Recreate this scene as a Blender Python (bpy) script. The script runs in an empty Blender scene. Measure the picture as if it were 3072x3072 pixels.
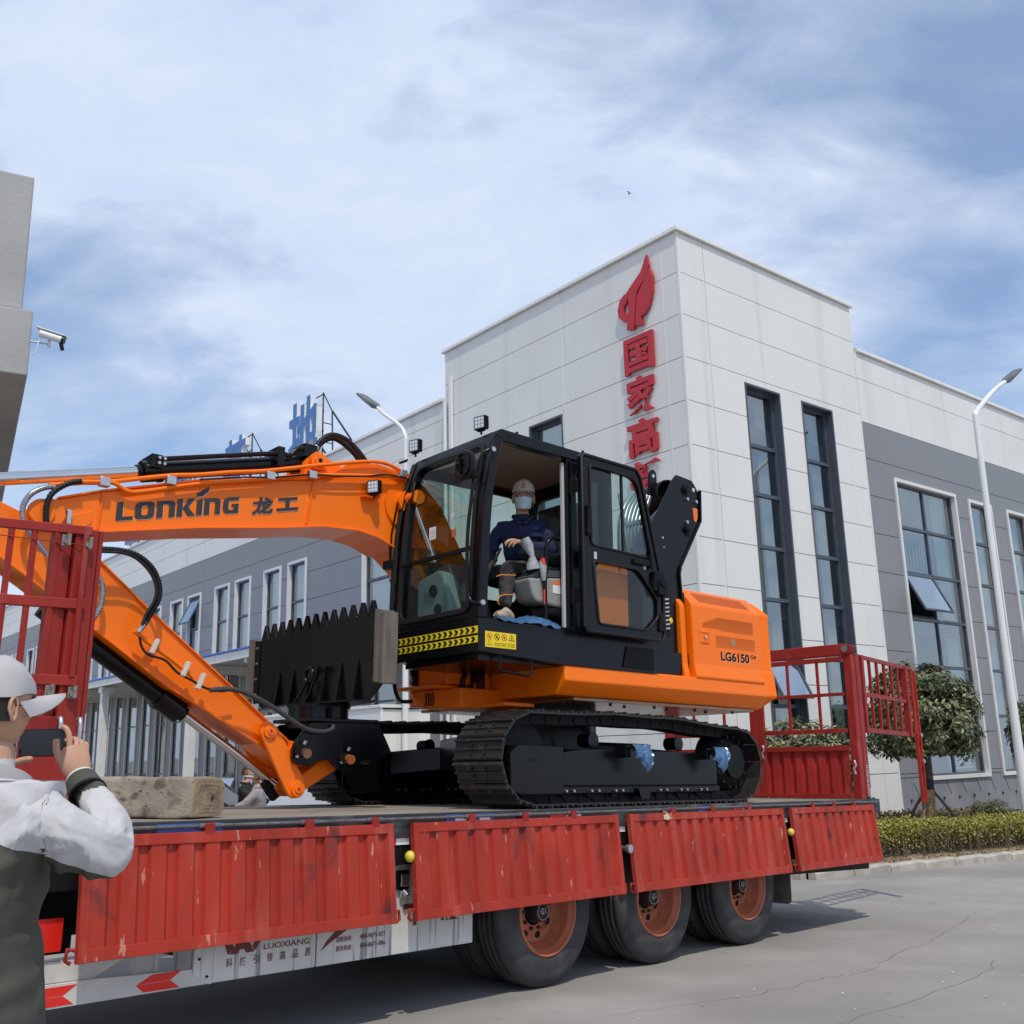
import bpy, bmesh, math, random
import numpy as np
from mathutils import Matrix, Vector, noise
S = bpy.context.scene
COL = S.collection
random.seed(7)
R = math.radians
# ---------------------------------------------------------------- camera
CAMH = 1.407
cd = bpy.data.cameras.new('camera'); cam = bpy.data.objects.new('camera', cd); COL.objects.link(cam)
# the rotation's columns are the camera's right, up and back axes
mx = Matrix(((0.99968307, 0.02517467, 0.0), (0.00582322, -0.23123927, -0.97287948), (-0.02449192, 0.97257115, -0.23131258)))
cam.matrix_world = Matrix.Translation((0, 0, CAMH)) @ mx.to_4x4()
cd.sensor_width = 36.0; cd.lens = 36.0 * 3060.0 / 3072.0; cd.clip_start = 0.05; cd.clip_end = 2500.0
S.camera = cam
# ---------------------------------------------------------------- world and sun
SUN_AZ, SUN_EL = R(165), R(60)          # azimuth clockwise from +Y
w = bpy.data.worlds.new('World'); S.world = w; w.use_nodes = True
nt = w.node_tree; nt.nodes.clear()
def N(t, **k):
    n = nt.nodes.new(t)
    for a, b in k.items(): setattr(n, a, b)
    return n
out = N('ShaderNodeOutputWorld'); mixs = N('ShaderNodeMixShader'); bg1 = N('ShaderNodeBackground'); bg2 = N('ShaderNodeBackground')
sky = N('ShaderNodeTexSky', sky_type='NISHITA', sun_disc=False, sun_elevation=SUN_EL, sun_rotation=SUN_AZ, altitude=50.0, air_density=1.0, dust_density=0.25, ozone_density=3.0)
tc = N('ShaderNodeTexCoord'); sep = N('ShaderNodeSeparateXYZ'); L = nt.links.new
L(tc.outputs['Generated'], sep.inputs[0])
def M(op, a, b=None, c=None):
    n = N('ShaderNodeMath', operation=op)
    for i, v in enumerate((a, b, c)):
        if v is None: continue
        if isinstance(v, (int, float)): n.inputs[i].default_value = v
        else: L(v, n.inputs[i])
    return n.outputs[0]
zz = M('ADD', M('MAXIMUM', sep.outputs[2], 0.0), 0.55)
comb = N('ShaderNodeCombineXYZ'); L(M('DIVIDE', sep.outputs[0], zz), comb.inputs[0]); L(M('DIVIDE', sep.outputs[1], zz), comb.inputs[1])
def noise_tex(scale, detail, rough, rotz, sx, sy, off=(0, 0, 0), dist=0.0):
    mp = N('ShaderNodeMapping'); mp.inputs['Rotation'].default_value = (0, 0, rotz); mp.inputs['Scale'].default_value = (sx, sy, 1); mp.inputs['Location'].default_value = off
    L(comb.outputs[0], mp.inputs[0]); n = N('ShaderNodeTexNoise'); n.inputs['Scale'].default_value = scale; n.inputs['Detail'].default_value = detail
    n.inputs['Roughness'].default_value = rough; n.inputs['Distortion'].default_value = dist; L(mp.outputs[0], n.inputs['Vector']); return n.outputs[0]
n1 = noise_tex(2.0, 4, .5, R(38), 0.85, 1.25, (13.2, 4.4, 0), .3)
n2 = noise_tex(7.5, 8, .62, R(38), 0.7, 1.3, (8.1, 1.3, 0), .35)
n3 = noise_tex(1.3, 2, .5, R(-10), 1, 1, (6.5, 1.7, 0))
mask = M('ADD', M('ADD', M('MULTIPLY', n1, 1.05), M('MULTIPLY', n2, 0.34)), M('MULTIPLY', n3, 0.45))
mask = M('ADD', mask, M('MULTIPLY', M('MAXIMUM', M('SUBTRACT', 0.22, sep.outputs[2]), 0.0), 1.1))   # thin haze of cloud towards the horizon
ramp = N('ShaderNodeValToRGB'); L(mask, ramp.inputs[0]); e = ramp.color_ramp.elements
e[0].position = 0.78; e[0].color = (0.34, 0.34, 0.34, 1); e[1].position = 1.14; e[1].color = (1, 1, 1, 1)
e2 = ramp.color_ramp.elements.new(0.93); e2.color = (0.72, 0.72, 0.72, 1)
ccol = N('ShaderNodeValToRGB'); L(n2, ccol.inputs[0]); c = ccol.color_ramp.elements
c[0].position = 0.3; c[0].color = (0.58, 0.70, 0.93, 1); c[1].position = 0.7; c[1].color = (0.72, 0.81, 0.97, 1)
hs = N('ShaderNodeHueSaturation'); hs.inputs['Saturation'].default_value = 1.25; L(sky.outputs[0], hs.inputs['Color']); L(hs.outputs[0], bg1.inputs[0]); bg1.inputs[1].default_value = 0.14
L(ccol.outputs[0], bg2.inputs[0]); bg2.inputs[1].default_value = 1.0
L(ramp.outputs[0], mixs.inputs[0]); L(bg1.outputs[0], mixs.inputs[1]); L(bg2.outputs[0], mixs.inputs[2]); L(mixs.outputs[0], out.inputs[0])
sd = bpy.data.lights.new('sun', 'SUN'); sun = bpy.data.objects.new('sun', sd); COL.objects.link(sun)
sd.energy = 2.6; sd.angle = R(1.2); sd.color = (1.0, 0.93, 0.82)
sv = Vector((math.sin(SUN_AZ) * math.cos(SUN_EL), math.cos(SUN_AZ) * math.cos(SUN_EL), math.sin(SUN_EL)))
sun.rotation_euler = sv.to_track_quat('Z', 'Y').to_euler(); sun.location = sv * 60
S.view_settings.view_transform = 'Standard'; S.view_settings.look = 'None'; S.view_settings.exposure = 0.0; S.view_settings.gamma = 1.0
S.view_settings.use_curve_mapping = False
# ---------------------------------------------------------------- frames
def frame(x, y, z, o): return Matrix(((x[0], y[0], z[0], o[0]), (x[1], y[1], z[1], o[1]), (x[2], y[2], z[2], o[2]), (0, 0, 0, 1)))
FW = Matrix.Identity(4)
TX, TY, TZ = (0.6886668, 0.7243373, -0.03276464), (-0.72472641, 0.68903675, 0.0), (0.02257604, 0.0237454, 0.99946309)
FT = frame(TX, TY, TZ, (0, 0, 0))                                   # trailer: x to its rear, y away from the camera
_a = R(5.5); FU = FT @ Matrix.Translation((7.08, 6.5, 0)) @ Matrix.Rotation(-_a, 4, 'Z')  # slewed upper works of the excavator
_b = R(50.3); BO = (21.4 * math.sin(R(10.42)), 21.4 * math.cos(R(10.42)), 0)
FB = frame((math.sin(_b), math.cos(_b), 0), (-math.cos(_b), math.sin(_b), 0), (0, 0, 1), BO)  # factory: corner is the origin
def gz(x, y): return -(0.02257604 * x + 0.0237454 * y) / 0.99946309   # height of the sloping yard
def gzf(F, x, y):
    p = F @ Vector((x, y, 0)); return gz(p.x, p.y)
# ---------------------------------------------------------------- materials
_mats = {}
def mat(name, col, rough=.5, metal=0., spec=.5, coat=0., var=.0, vs=4., bump=0., bs=40., dirt=None, dirt2=None, alpha=None, sub=0., emis=None, stretch=(1, 1, 1), facevar=0.):
    if name in _mats: return _mats[name]
    m = bpy.data.materials.new(name); m.use_nodes = True; t = m.node_tree; n = t.nodes; b = n['Principled BSDF']; lk = t.links.new
    b.inputs['Roughness'].default_value = rough; b.inputs['Metallic'].default_value = metal; b.inputs['Specular IOR Level'].default_value = spec
    b.inputs['Coat Weight'].default_value = coat; b.inputs['Coat Roughness'].default_value = .08
    cur = None; tcn = n.new('ShaderNodeTexCoord')
    def nz(scale, det=4, st=(1, 1, 1), dis=0., off=0.):
        mp = n.new('ShaderNodeMapping'); mp.inputs['Scale'].default_value = st; mp.inputs['Location'].default_value = (off, off, off)
        lk(tcn.outputs['Object'], mp.inputs[0]); x = n.new('ShaderNodeTexNoise'); x.inputs['Scale'].default_value = scale; x.inputs['Detail'].default_value = det
        x.inputs['Distortion'].default_value = dis; lk(mp.outputs[0], x.inputs['Vector']); return x.outputs[0]
    def rmp(src, p0, p1, c0=(0, 0, 0, 1), c1=(1, 1, 1, 1)):
        r = n.new('ShaderNodeValToRGB'); lk(src, r.inputs[0]); r.color_ramp.elements[0].position = p0; r.color_ramp.elements[1].position = p1
        r.color_ramp.elements[0].color = c0; r.color_ramp.elements[1].color = c1; return r.outputs[0]
    def mixc(fac, a, bb):
        x = n.new('ShaderNodeMix'); x.data_type = 'RGBA'
        if isinstance(fac, float): x.inputs[0].default_value = fac
        else: lk(fac, x.inputs[0])
        for s, v in ((6, a), (7, bb)):
            if isinstance(v, tuple): x.inputs[s].default_value = (*v, 1) if len(v) == 3 else v
            else: lk(v, x.inputs[s])
        return x.outputs[2]
    cur = tuple(col)
    if var > 0:
        cur = rmp(nz(vs, 5, stretch), .3, .7, tuple(min(1, k * (1 - var)) for k in col) + (1,), tuple(min(1, k * (1 + var)) for k in col) + (1,))
    if facevar > 0:
        g = n.new('ShaderNodeNewGeometry'); x = n.new('ShaderNodeHueSaturation'); mm = n.new('ShaderNodeMapRange')
        lk(g.outputs['Random Per Island'], mm.inputs[0]); mm.inputs[3].default_value = 1 - facevar; mm.inputs[4].default_value = 1 + facevar; lk(mm.outputs[0], x.inputs['Value'])
        m2 = n.new('ShaderNodeMapRange'); lk(g.outputs['Random Per Island'], m2.inputs[0]); m2.inputs[3].default_value = .5 - facevar * .05; m2.inputs[4].default_value = .5 + facevar * .05; lk(m2.outputs[0], x.inputs['Hue'])
        if isinstance(cur, tuple): x.inputs['Color'].default_value = (*cur, 1)
        else: lk(cur, x.inputs['Color'])
        cur = x.outputs[0]
    for i, d in enumerate((dirt or [])):          # (colour, low, high, scale, stretch, strength)
        f = rmp(nz(d[3], 6, d[4], .3, 3.7 * (i + 1)), d[1], d[2])
        mu = n.new('ShaderNodeMath'); mu.operation = 'MULTIPLY'; lk(f, mu.inputs[0]); mu.inputs[1].default_value = d[5]
        cur = mixc(mu.outputs[0], cur, d[0])
    if isinstance(cur, tuple): b.inputs['Base Color'].default_value = (*cur, 1)
    else: lk(cur, b.inputs['Base Color'])
    if bump > 0:
        bp = n.new('ShaderNodeBump'); bp.inputs['Strength'].default_value = bump; bp.inputs['Distance'].default_value = .01; lk(nz(bs, 6, stretch), bp.inputs['Height']); lk(bp.outputs[0], b.inputs['Normal'])
    if emis: b.inputs['Emission Color'].default_value = (*emis, 1); b.inputs['Emission Strength'].default_value = 1
    if sub: b.inputs['Subsurface Weight'].default_value = sub; b.inputs['Subsurface Radius'].default_value = (.02, .008, .004)
    _mats[name] = m; return m
def glass(name, tint, tr, r0=.06, rough=.01, refl=(1, 1, 1)):
    if name in _mats: return _mats[name]
    m = bpy.data.materials.new(name); m.use_nodes = True; t = m.node_tree; n = t.nodes; n.clear(); lk = t.links.new
    o = n.new('ShaderNodeOutputMaterial'); mx_ = n.new('ShaderNodeMixShader'); g = n.new('ShaderNodeBsdfGlossy'); g.inputs['Roughness'].default_value = rough; g.inputs['Color'].default_value = (*refl, 1)
    tr_ = n.new('ShaderNodeBsdfTransparent'); tr_.inputs[0].default_value = (*[k * tr for k in tint], 1)
    f = n.new('ShaderNodeLayerWeight'); p = n.new('ShaderNodeMath'); p.operation = 'POWER'; lk(f.outputs['Facing'], p.inputs[0]); p.inputs[1].default_value = 4.0   # Schlick, the same from both sides
    q = n.new('ShaderNodeMath'); q.operation = 'MULTIPLY_ADD'; lk(p.outputs[0], q.inputs[0]); q.inputs[1].default_value = 1 - r0; q.inputs[2].default_value = r0; f.inputs['Blend'].default_value = .5
    lk(q.outputs[0], mx_.inputs[0]); lk(tr_.outputs[0], mx_.inputs[1]); lk(g.outputs[0], mx_.inputs[2]); lk(mx_.outputs[0], o.inputs[0])
    _mats[name] = m; return m
ORG = mat('orange_paint', (1.0, 0.185, 0.001), .38, spec=.3, coat=.10, var=.03, vs=2, bump=.02, bs=200)
BLK = mat('black_paint', (0.0045, 0.0045, 0.005), .24, spec=.28, var=.25, vs=6, bump=.05, bs=90)
BLM = mat('black_matte', (0.007, 0.007, 0.0072), .55, spec=.18, var=.2)
RUB = mat('black_rubber_hose', (0.010, 0.010, 0.010), .5, spec=.35)
SHOE = mat('track_steel', (0.034, 0.031, 0.029), .42, metal=.35, var=.3, vs=12, bump=.25, bs=60, dirt=[((.10, .085, .07), .56, .72, 9., (1, 1, 1), .55)])
CHR = mat('chrome_rod', (0.62, 0.62, 0.64), .13, metal=1., var=.03)
ZNC = mat('zinc_fitting', (0.55, 0.55, 0.55), .35, metal=.9, var=.1, vs=30)
RED = mat('worn_red_paint', (0.385, 0.034, 0.017), .55, spec=.28, var=.2, vs=3.5, bump=.12, bs=45, stretch=(1, 1, .45), dirt=[
    ((.50, .10, .075), .54, .68, 5.0, (1.6, 1, .35), .45), ((.60, .34, .25), .67, .70, 15., (1.8, 1, .45), .6), ((.09, .03, .03), .62, .72, 3.6, (1.2, 1, .8), .8), ((.26, .05, .035), .6, .75, 20., (1, 1, .3), .5)])
REDC = mat('red_frame_paint', (0.30, 0.022, 0.014), .5, spec=.3, var=.14, vs=5, bump=.05, bs=60, dirt=[((.16, .07, .05), .66, .74, 14., (1, 1, 1), .6), ((.42, .09, .08), .6, .72, 6., (1, 1, .4), .4)])
REDB = mat('bright_red_enamel', (0.50, 0.020, 0.030), .42, var=.05, vs=3)
TYR = mat('tyre_rubber', (0.035, 0.035, 0.037), .72, var=.2, vs=5, bump=.15, bs=70, dirt=[((.12, .105, .085), .5, .72, 4., (1, 1, 1), .55)])
RIM = mat('rust_orange_rim', (0.48, 0.135, 0.060), .48, var=.18, vs=9, bump=.08, dirt=[((.10, .03, .02), .58, .7, 12., (1, 1, 1), .7)])
SKW = mat('dirty_white_skirt', (0.66, 0.65, 0.62), .5, var=.08, vs=3, dirt=[((.12, .12, .12), .56, .66, 30., (1, 1, .05), .7), ((.30, .28, .25), .45, .7, 2.2, (1, 1, 1), .35)])
SKL = mat('maroon_print', (0.16, 0.018, 0.018), .5)
DECK = mat('dusty_deck', (0.26, 0.225, 0.18), .8, var=.22, vs=2.2, bump=.3, bs=30, stretch=(.5, 2.5, 1), dirt=[((.10, .09, .08), .52, .68, 3., (.6, 3, 1), .6)])
WOOD = mat('weathered_timber', (0.30, 0.255, 0.20), .85, var=.3, vs=3.0, bump=.6, bs=26, stretch=(.5, 2, 2), dirt=[((.09, .065, .045), .53, .64, 7., (.7, 1.4, 2), .8), ((.52, .46, .36), .56, .74, 3.5, (.7, 1, 1), .45), ((.05, .03, .02), .67, .70, 12., (.6, 1.5, 3), .9)])
WEND = mat('timber_end_grain', (0.36, 0.26, 0.155), .85, var=.28, vs=9, bump=.7, bs=40)
CON = mat('yard_concrete', (0.285, 0.268, 0.243), .86, var=.16, vs=.45, bump=.25, bs=30, dirt=[((.42, .40, .37), .5, .75, .9, (1, 1, 1), .5), ((.22, .212, .20), .56, .72, .35, (1, 3, 1), .45), ((.10, .095, .09), .68, .75, 6., (1, 1, 1), .4)])
KRB = mat('kerb_concrete', (0.44, 0.40, 0.34), .85, var=.2, vs=3, bump=.4, bs=30, dirt=[((.28, .25, .21), .5, .7, 5., (1, 1, 1), .5)])
SOIL = mat('dry_soil', (0.34, 0.27, 0.185), .95, var=.25, vs=6, bump=1., bs=14)
PW = mat('white_cladding', (0.765, 0.75, 0.70), .42, var=.02, vs=.6, dirt=[((.46, .45, .40), .55, .78, 1.4, (1.4, 1.4, .07), .38), ((.68, .66, .60), .5, .7, .35, (1, 1, 1), .5)])
PG = mat('grey_cladding', (0.232, 0.234, 0.240), .45, var=.035, vs=.5, dirt=[((.27, .28, .30), .55, .75, 1.3, (1.5, 1.5, .1), .3)])
GAP = mat('cladding_joint', (0.07, 0.07, 0.07), .8)
WFR = mat('window_frame_grey', (0.070, 0.082, 0.105), .4, var=.06)
WTR = mat('white_window_trim', (0.72, 0.71, 0.68), .45, var=.05, vs=3, dirt=[((.4, .38, .34), .6, .75, 4., (1, 1, .3), .4)])
WGL = glass('window_glass', (0.80, 0.90, 0.90), .88, .19)
CGL = glass('cab_glass', (0.66, 0.84, 0.78), .92, .045)
WHT = mat('white_paint', (0.76, 0.77, 0.76), .4, var=.03)
WHD = mat('white_plastic', (0.8, 0.8, 0.78), .35)
BLU = mat('blue_sign_face', (0.075, 0.20, 0.50), .5, var=.05)
BLR = mat('blue_roof_sheet', (0.03, 0.13, 0.50), .45, var=.1)
INT = mat('dark_interior', (0.10, 0.097, 0.09), .9, var=.2, vs=1)
CURT = mat('pale_curtain', (0.60, 0.56, 0.47), .9, var=.12, vs=9, stretch=(3, 3, .3))
YEL = mat('yellow_label', (0.86, 0.62, 0.01), .45)
SKIN = mat('skin', (0.53, 0.29, 0.185), .5, sub=.08, var=.06, vs=25)
NAVY = mat('navy_workwear', (0.010, 0.016, 0.060), .85, var=.15, vs=14, bump=.35, bs=10)
TROU = mat('charcoal_trousers', (0.045, 0.042, 0.040), .9, var=.2, vs=12, bump=.3, bs=12)
CAPM = mat('beige_cap_cloth', (0.50, 0.44, 0.38), .85, var=.05)
GLEAF = [mat('glossy_dark_leaf', (0.085, 0.105, 0.042), .38, facevar=.5), mat('yellow_green_leaf', (0.27, 0.25, 0.030), .5, facevar=.4), mat('olive_leaf', (0.15, 0.155, 0.06), .45, facevar=.45), mat('straw_leaf', (0.30, 0.24, 0.12), .55, facevar=.4), mat('rusty_leaf', (0.17, 0.095, 0.04), .6, facevar=.4)]
BARK = mat('tree_bark', (0.10, 0.075, 0.055), .9, var=.3, vs=20, bump=.6, bs=30)
ROPE = mat('straw_rope', (0.34, 0.22, 0.105), .9, var=.3, vs=30, bump=.5, bs=60)
# ---------------------------------------------------------------- mesh building
V3 = Vector
class MB:
    def __init__(s): s.v = []; s.f = []; s.m = []; s.sm = []
    def add(s, vs, fs, m=0, smooth=False):
        o = len(s.v); s.v += [tuple(p) for p in vs]; s.f += [tuple(i + o for i in f) for f in fs]; s.m += [m] * len(fs); s.sm += [smooth] * len(fs); return s
    def box(s, x0, x1, y0, y1, z0, z1, m=0):
        return s.add([(x0, y0, z0), (x1, y0, z0), (x1, y1, z0), (x0, y1, z0), (x0, y0, z1), (x1, y0, z1), (x1, y1, z1), (x0, y1, z1)],
                     [(0, 3, 2, 1), (4, 5, 6, 7), (0, 1, 5, 4), (1, 2, 6, 5), (2, 3, 7, 6), (3, 0, 4, 7)], m)
    def bar(s, p, q, w, h, m=0, up=(0, 0, 1)):      # a rectangular bar from p to q
        p, q = V3(p), V3(q); d = (q - p).normalized(); u = V3(up); sd_ = d.cross(u)
        if sd_.length < 1e-4: sd_ = d.cross(V3((1, 0, 0)))
        sd_.normalize(); u = sd_.cross(d); a = sd_ * w / 2; b = u * h / 2
        vs = [p - a - b, p + a - b, p + a + b, p - a + b, q - a - b, q + a - b, q + a + b, q - a + b]
        return s.add(vs, [(3, 2, 1, 0), (4, 5, 6, 7), (0, 1, 5, 4), (1, 2, 6, 5), (2, 3, 7, 6), (3, 0, 4, 7)], m)
    def prism(s, pts, a, b, ax='y', m=0, tilt=None):  # polygon extruded along an axis; pts are the two other coordinates in order
        n = len(pts)
        def P(p, t):
            if ax == 'y': return (p[0], t, p[1])
            if ax == 'x': return (t, p[0], p[1])
            return (p[0], p[1], t)
        vs = [P(p, a) for p in pts] + [P(p, b) for p in pts]
        return s.add(vs, [tuple(range(n)), tuple(range(2 * n - 1, n - 1, -1))] + [(i, i + n, (i + 1) % n + n, (i + 1) % n) for i in range(n)], m)
    def ring(s, A, B, a, b, ax='y', m=0):            # frame between two loops with equal counts
        n = len(A)
        def P(p, t): return (p[0], t, p[1]) if ax == 'y' else ((t, p[0], p[1]) if ax == 'x' else (p[0], p[1], t))
        vs = [P(p, a) for p in A] + [P(p, a) for p in B] + [P(p, b) for p in A] + [P(p, b) for p in B]
        fs = []
        for i in range(n):
            j = (i + 1) % n
            fs += [(i, j, j + n, i + n), (i + 2 * n, i + 3 * n, j + 3 * n, j + 2 * n), (i, i + 2 * n, j + 2 * n, j), (i + n, j + n, j + 3 * n, i + 3 * n)]
        return s.add(vs, fs, m)
    def cyl(s, p, q, r0, r1=None, n=16, m=0, caps=True, smooth=True):
        r1 = r0 if r1 is None else r1; p, q = V3(p), V3(q); d = (q - p).normalized(); u = d.orthogonal().normalized(); v = d.cross(u)
        vs = [];
        for c_, r in ((p, r0), (q, r1)):
            for i in range(n):
                t = 2 * math.pi * i / n; vs.append(c_ + u * (r * math.cos(t)) + v * (r * math.sin(t)))
        s.add(vs, [(i, (i + 1) % n, (i + 1) % n + n, i + n) for i in range(n)], m, smooth)
        if caps: s.add(vs, [tuple(range(n - 1, -1, -1)), tuple(range(n, 2 * n))], m)
        return s
    def lathe(s, prof, o, d, n=24, m=0, smooth=True):  # profile of (distance along d, radius)
        o, d = V3(o), V3(d).normalized(); u = d.orthogonal().normalized(); v = d.cross(u); vs = []
        for t, r in prof:
            for i in range(n):
                a = 2 * math.pi * i / n; vs.append(o + d * t + u * (r * math.cos(a)) + v * (r * math.sin(a)))
        k = len(prof)
        return s.add(vs, [(j * n + i, j * n + (i + 1) % n, (j + 1) * n + (i + 1) % n, (j + 1) * n + i) for j in range(k - 1) for i in range(n)], m, smooth)
    def tube(s, pts, r, n=8, m=0, smooth=True, caps=True, flat=1.):
        pts = [V3(p) for p in pts]; k = len(pts); rs = r if isinstance(r, (list, tuple)) else [r] * k
        vs = []; t0 = (pts[1] - pts[0]).normalized(); u = t0.orthogonal().normalized()
        for j in range(k):
            t = (pts[min(j + 1, k - 1)] - pts[max(j - 1, 0)]).normalized(); u = (u - t * u.dot(t)).normalized(); v = t.cross(u)
            for i in range(n):
                a = 2 * math.pi * i / n; vs.append(pts[j] + u * (rs[j] * math.cos(a)) + v * (rs[j] * flat * math.sin(a)))
        s.add(vs, [(j * n + i, j * n + (i + 1) % n, (j + 1) * n + (i + 1) % n, (j + 1) * n + i) for j in range(k - 1) for i in range(n)], m, smooth)
        if caps: s.add(vs, [tuple(range(n - 1, -1, -1)), tuple(range((k - 1) * n, k * n))], m)
        return s
    def loft(s, rings, m=0, smooth=True, caps=True):
        n = len(rings[0]); vs = [p for r_ in rings for p in r_]; k = len(rings)
        s.add(vs, [(j * n + i, j * n + (i + 1) % n, (j + 1) * n + (i + 1) % n, (j + 1) * n + i) for j in range(k - 1) for i in range(n)], m, smooth)
        if caps: s.add(vs, [tuple(range(n - 1, -1, -1)), tuple(range((k - 1) * n, k * n))], m, smooth)
        return s
    def sphere(s, c_, r, m=0, nu=16, nv=10, sc=(1, 1, 1)):
        c_ = V3(c_); rings = []
        for j in range(nv + 1):
            a = math.pi * j / nv; rr = max(math.sin(a), 1e-3); rings.append([c_ + V3((sc[0] * r * rr * math.cos(2 * math.pi * i / nu), sc[1] * r * rr * math.sin(2 * math.pi * i / nu), -sc[2] * r * math.cos(a))) for i in range(nu)])
        return s.loft(rings, m)
def spline(pts, k=6):      # Catmull-Rom through the points
    P = [V3(p) for p in pts]; o = []
    for i in range(len(P) - 1):
        a, b, c_, d = P[max(i - 1, 0)], P[i], P[i + 1], P[min(i + 2, len(P) - 1)]
        for j in range(k):
            t = j / k; o.append(.5 * ((2 * b) + (c_ - a) * t + (2 * a - 5 * b + 4 * c_ - d) * t * t + (3 * b - a - 3 * c_ + d) * t ** 3))
    return o + [P[-1]]
def rpoly(pts, r, n=4):    # fillet the corners of a polygon
    o = []; k = len(pts)
    for i in range(k):
        p, a, b = Vector(pts[i]), Vector(pts[i - 1]), Vector(pts[(i + 1) % k]); rr = r[i] if isinstance(r, (list, tuple)) else r
        da, db = (a - p), (b - p); rr = min(rr, da.length * .48, db.length * .48); s0, s1 = p + da.normalized() * rr, p + db.normalized() * rr
        for j in range(n + 1):
            t = j / n; o.append(tuple((1 - t) ** 2 * s0 + 2 * t * (1 - t) * p + t * t * s1))
    return o
def mesh(name, mb, mats):
    me = bpy.data.meshes.new(name); me.from_pydata(mb.v, [], mb.f); ms = mats if isinstance(mats, (list, tuple)) else [mats]
    for m in ms: me.materials.append(m)
    me.polygons.foreach_set('material_index', mb.m); me.polygons.foreach_set('use_smooth', mb.sm); me.update()
    return me
def fixn(me):
    b = bmesh.new(); b.from_mesh(me); bmesh.ops.recalc_face_normals(b, faces=b.faces); b.to_mesh(me); b.free()
def tag(o, label=None, cat=None, group=None, kind=None):
    if label: o['label'] = label
    if cat: o['category'] = cat
    if group: o['group'] = group
    if kind: o['kind'] = kind
    return o
CUR = {}
def thing(name, label, cat, F=FW, base=(0, 0, 0), group=None, kind=None):   # an Empty at the thing's base; its parts are built in frame F
    o = bpy.data.objects.new(name, None); COL.objects.link(o); o.empty_display_size = .1
    o.matrix_world = F @ Matrix.Translation(base); CUR[o.name] = Vector(base); return tag(o, label, cat, group, kind)
def obj(name, mb, mats, par=None, F=FW, base=(0, 0, 0), bev=0., label=None, cat=None, group=None, kind=None, fix=True, seg=2, me=None):
    if me is None:
        b = CUR[root(par).name] if par is not None else Vector(base)
        if b.length > 0: mb.v = [(p[0] - b[0], p[1] - b[1], p[2] - b[2]) for p in mb.v]
        me = mesh(name, mb, mats)
        if fix: fixn(me)
    o = bpy.data.objects.new(name, me); COL.objects.link(o)
    if par is not None: o.parent = par
    else: o.matrix_world = F @ Matrix.Translation(base)
    if bev > 0:
        md = o.modifiers.new('bevel', 'BEVEL'); md.width = bev; md.segments = seg; md.limit_method = 'ANGLE'; md.angle_limit = R(35)
    return tag(o, label, cat, group, kind)
def root(o):
    while o.parent is not None: o = o.parent
    return o
def tree_copy(o, par=None):
    c_ = o.copy(); COL.objects.link(c_); c_.parent = par
    for ch in [x for x in o.children]: tree_copy(ch, c_)
    return c_
_tx = {}
def glyphs(s, bold=0.):
    if (s, bold) in _tx: return _tx[s, bold]
    cu = bpy.data.curves.new('t', 'FONT'); cu.body = s; cu.offset = bold; cu.resolution_u = 3; o = bpy.data.objects.new('t', cu); COL.objects.link(o)
    bpy.context.view_layer.update(); me = bpy.data.meshes.new_from_object(o.evaluated_get(bpy.context.evaluated_depsgraph_get()))
    v = [(p.co.x, p.co.y) for p in me.vertices]; f = [tuple(p.vertices) for p in me.polygons]
    bpy.data.objects.remove(o); bpy.data.curves.remove(cu); bpy.data.meshes.remove(me); _tx[s, bold] = (v, f); return v, f
def text(mb, s, o, xd, yd, wd, ht, depth=.002, bold=0., m=0):   # flat or raised lettering filling wd x ht from corner o
    v, f = glyphs(s, bold); xs = [p[0] for p in v]; ys = [p[1] for p in v]; x0, y0 = min(xs), min(ys); sx = wd / (max(xs) - x0); sy = ht / (max(ys) - y0)
    o, xd, yd = V3(o), V3(xd), V3(yd); nd = xd.cross(yd).normalized() * depth
    fr = [o + xd * ((p[0] - x0) * sx) + yd * ((p[1] - y0) * sy) + nd for p in v]; n = len(v)
    if depth < .004: return mb.add(fr, f, m)
    bk = [p - nd for p in fr]; cnt = {}
    for q in f:
        for i in range(len(q)):
            a, b = q[i], q[(i + 1) % len(q)]; k = (min(a, b), max(a, b)); cnt[k] = cnt.get(k, []) + [(a, b)]
    sides = [(v_[0][0], v_[0][0] + n, v_[0][1] + n, v_[0][1]) for v_ in cnt.values() if len(v_) == 1]
    return mb.add(fr + bk, list(f) + sides, m)
# ================================================================ the yard
g = MB(); g.add([(-400, -60, 0), (400, -60, 0), (400, 500, 0), (-400, 500, 0)], [(0, 1, 2, 3)])
obj('ground', g, CON, F=FT, kind='structure', fix=False)
t_ = thing('kerb', None, None, FB, (0, -4.45, 0), kind='structure')
kx = -3.2; kb = []
for i in range(34):
    ln = 0.98; z0 = gzf(FB, kx + .5, -4.4)
    mb = MB(); ch = .03
    mb.prism([(-4.46, z0 - .2), (-4.46, z0 + .10), (-4.43, z0 + .13), (-4.32, z0 + .13), (-4.32, z0 - .2)], kx + .006, kx + ln, 'x'); obj('kerb_stone', mb, KRB, t_, bev=.006); kx += 1.0
for i in range(5):
    y0 = -4.3 + i; z0 = gzf(FB, -3.2, y0 + .5); mb = MB(); mb.box(-3.34, -3.2, y0 + .006, y0 + .98, z0 - .2, z0 + .13); obj('kerb_stone', mb, KRB, t_, bev=.006)
def bedz(x, y): return gzf(FB, x, y) + .10
mb = MB(); nx, ny = 66, 10; vs = []
for j in range(ny + 1):
    for i in range(nx + 1):
        x, y = -3.2 + 33.5 * i / nx, -4.33 + 4.30 * j / ny
        vs.append((x, y, bedz(x, y) + (.05 * noise.noise(V3((x * 1.3, y * 1.3, 0))) + .02 if 0 < j < ny else 0) + .05 * j / ny))
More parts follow.
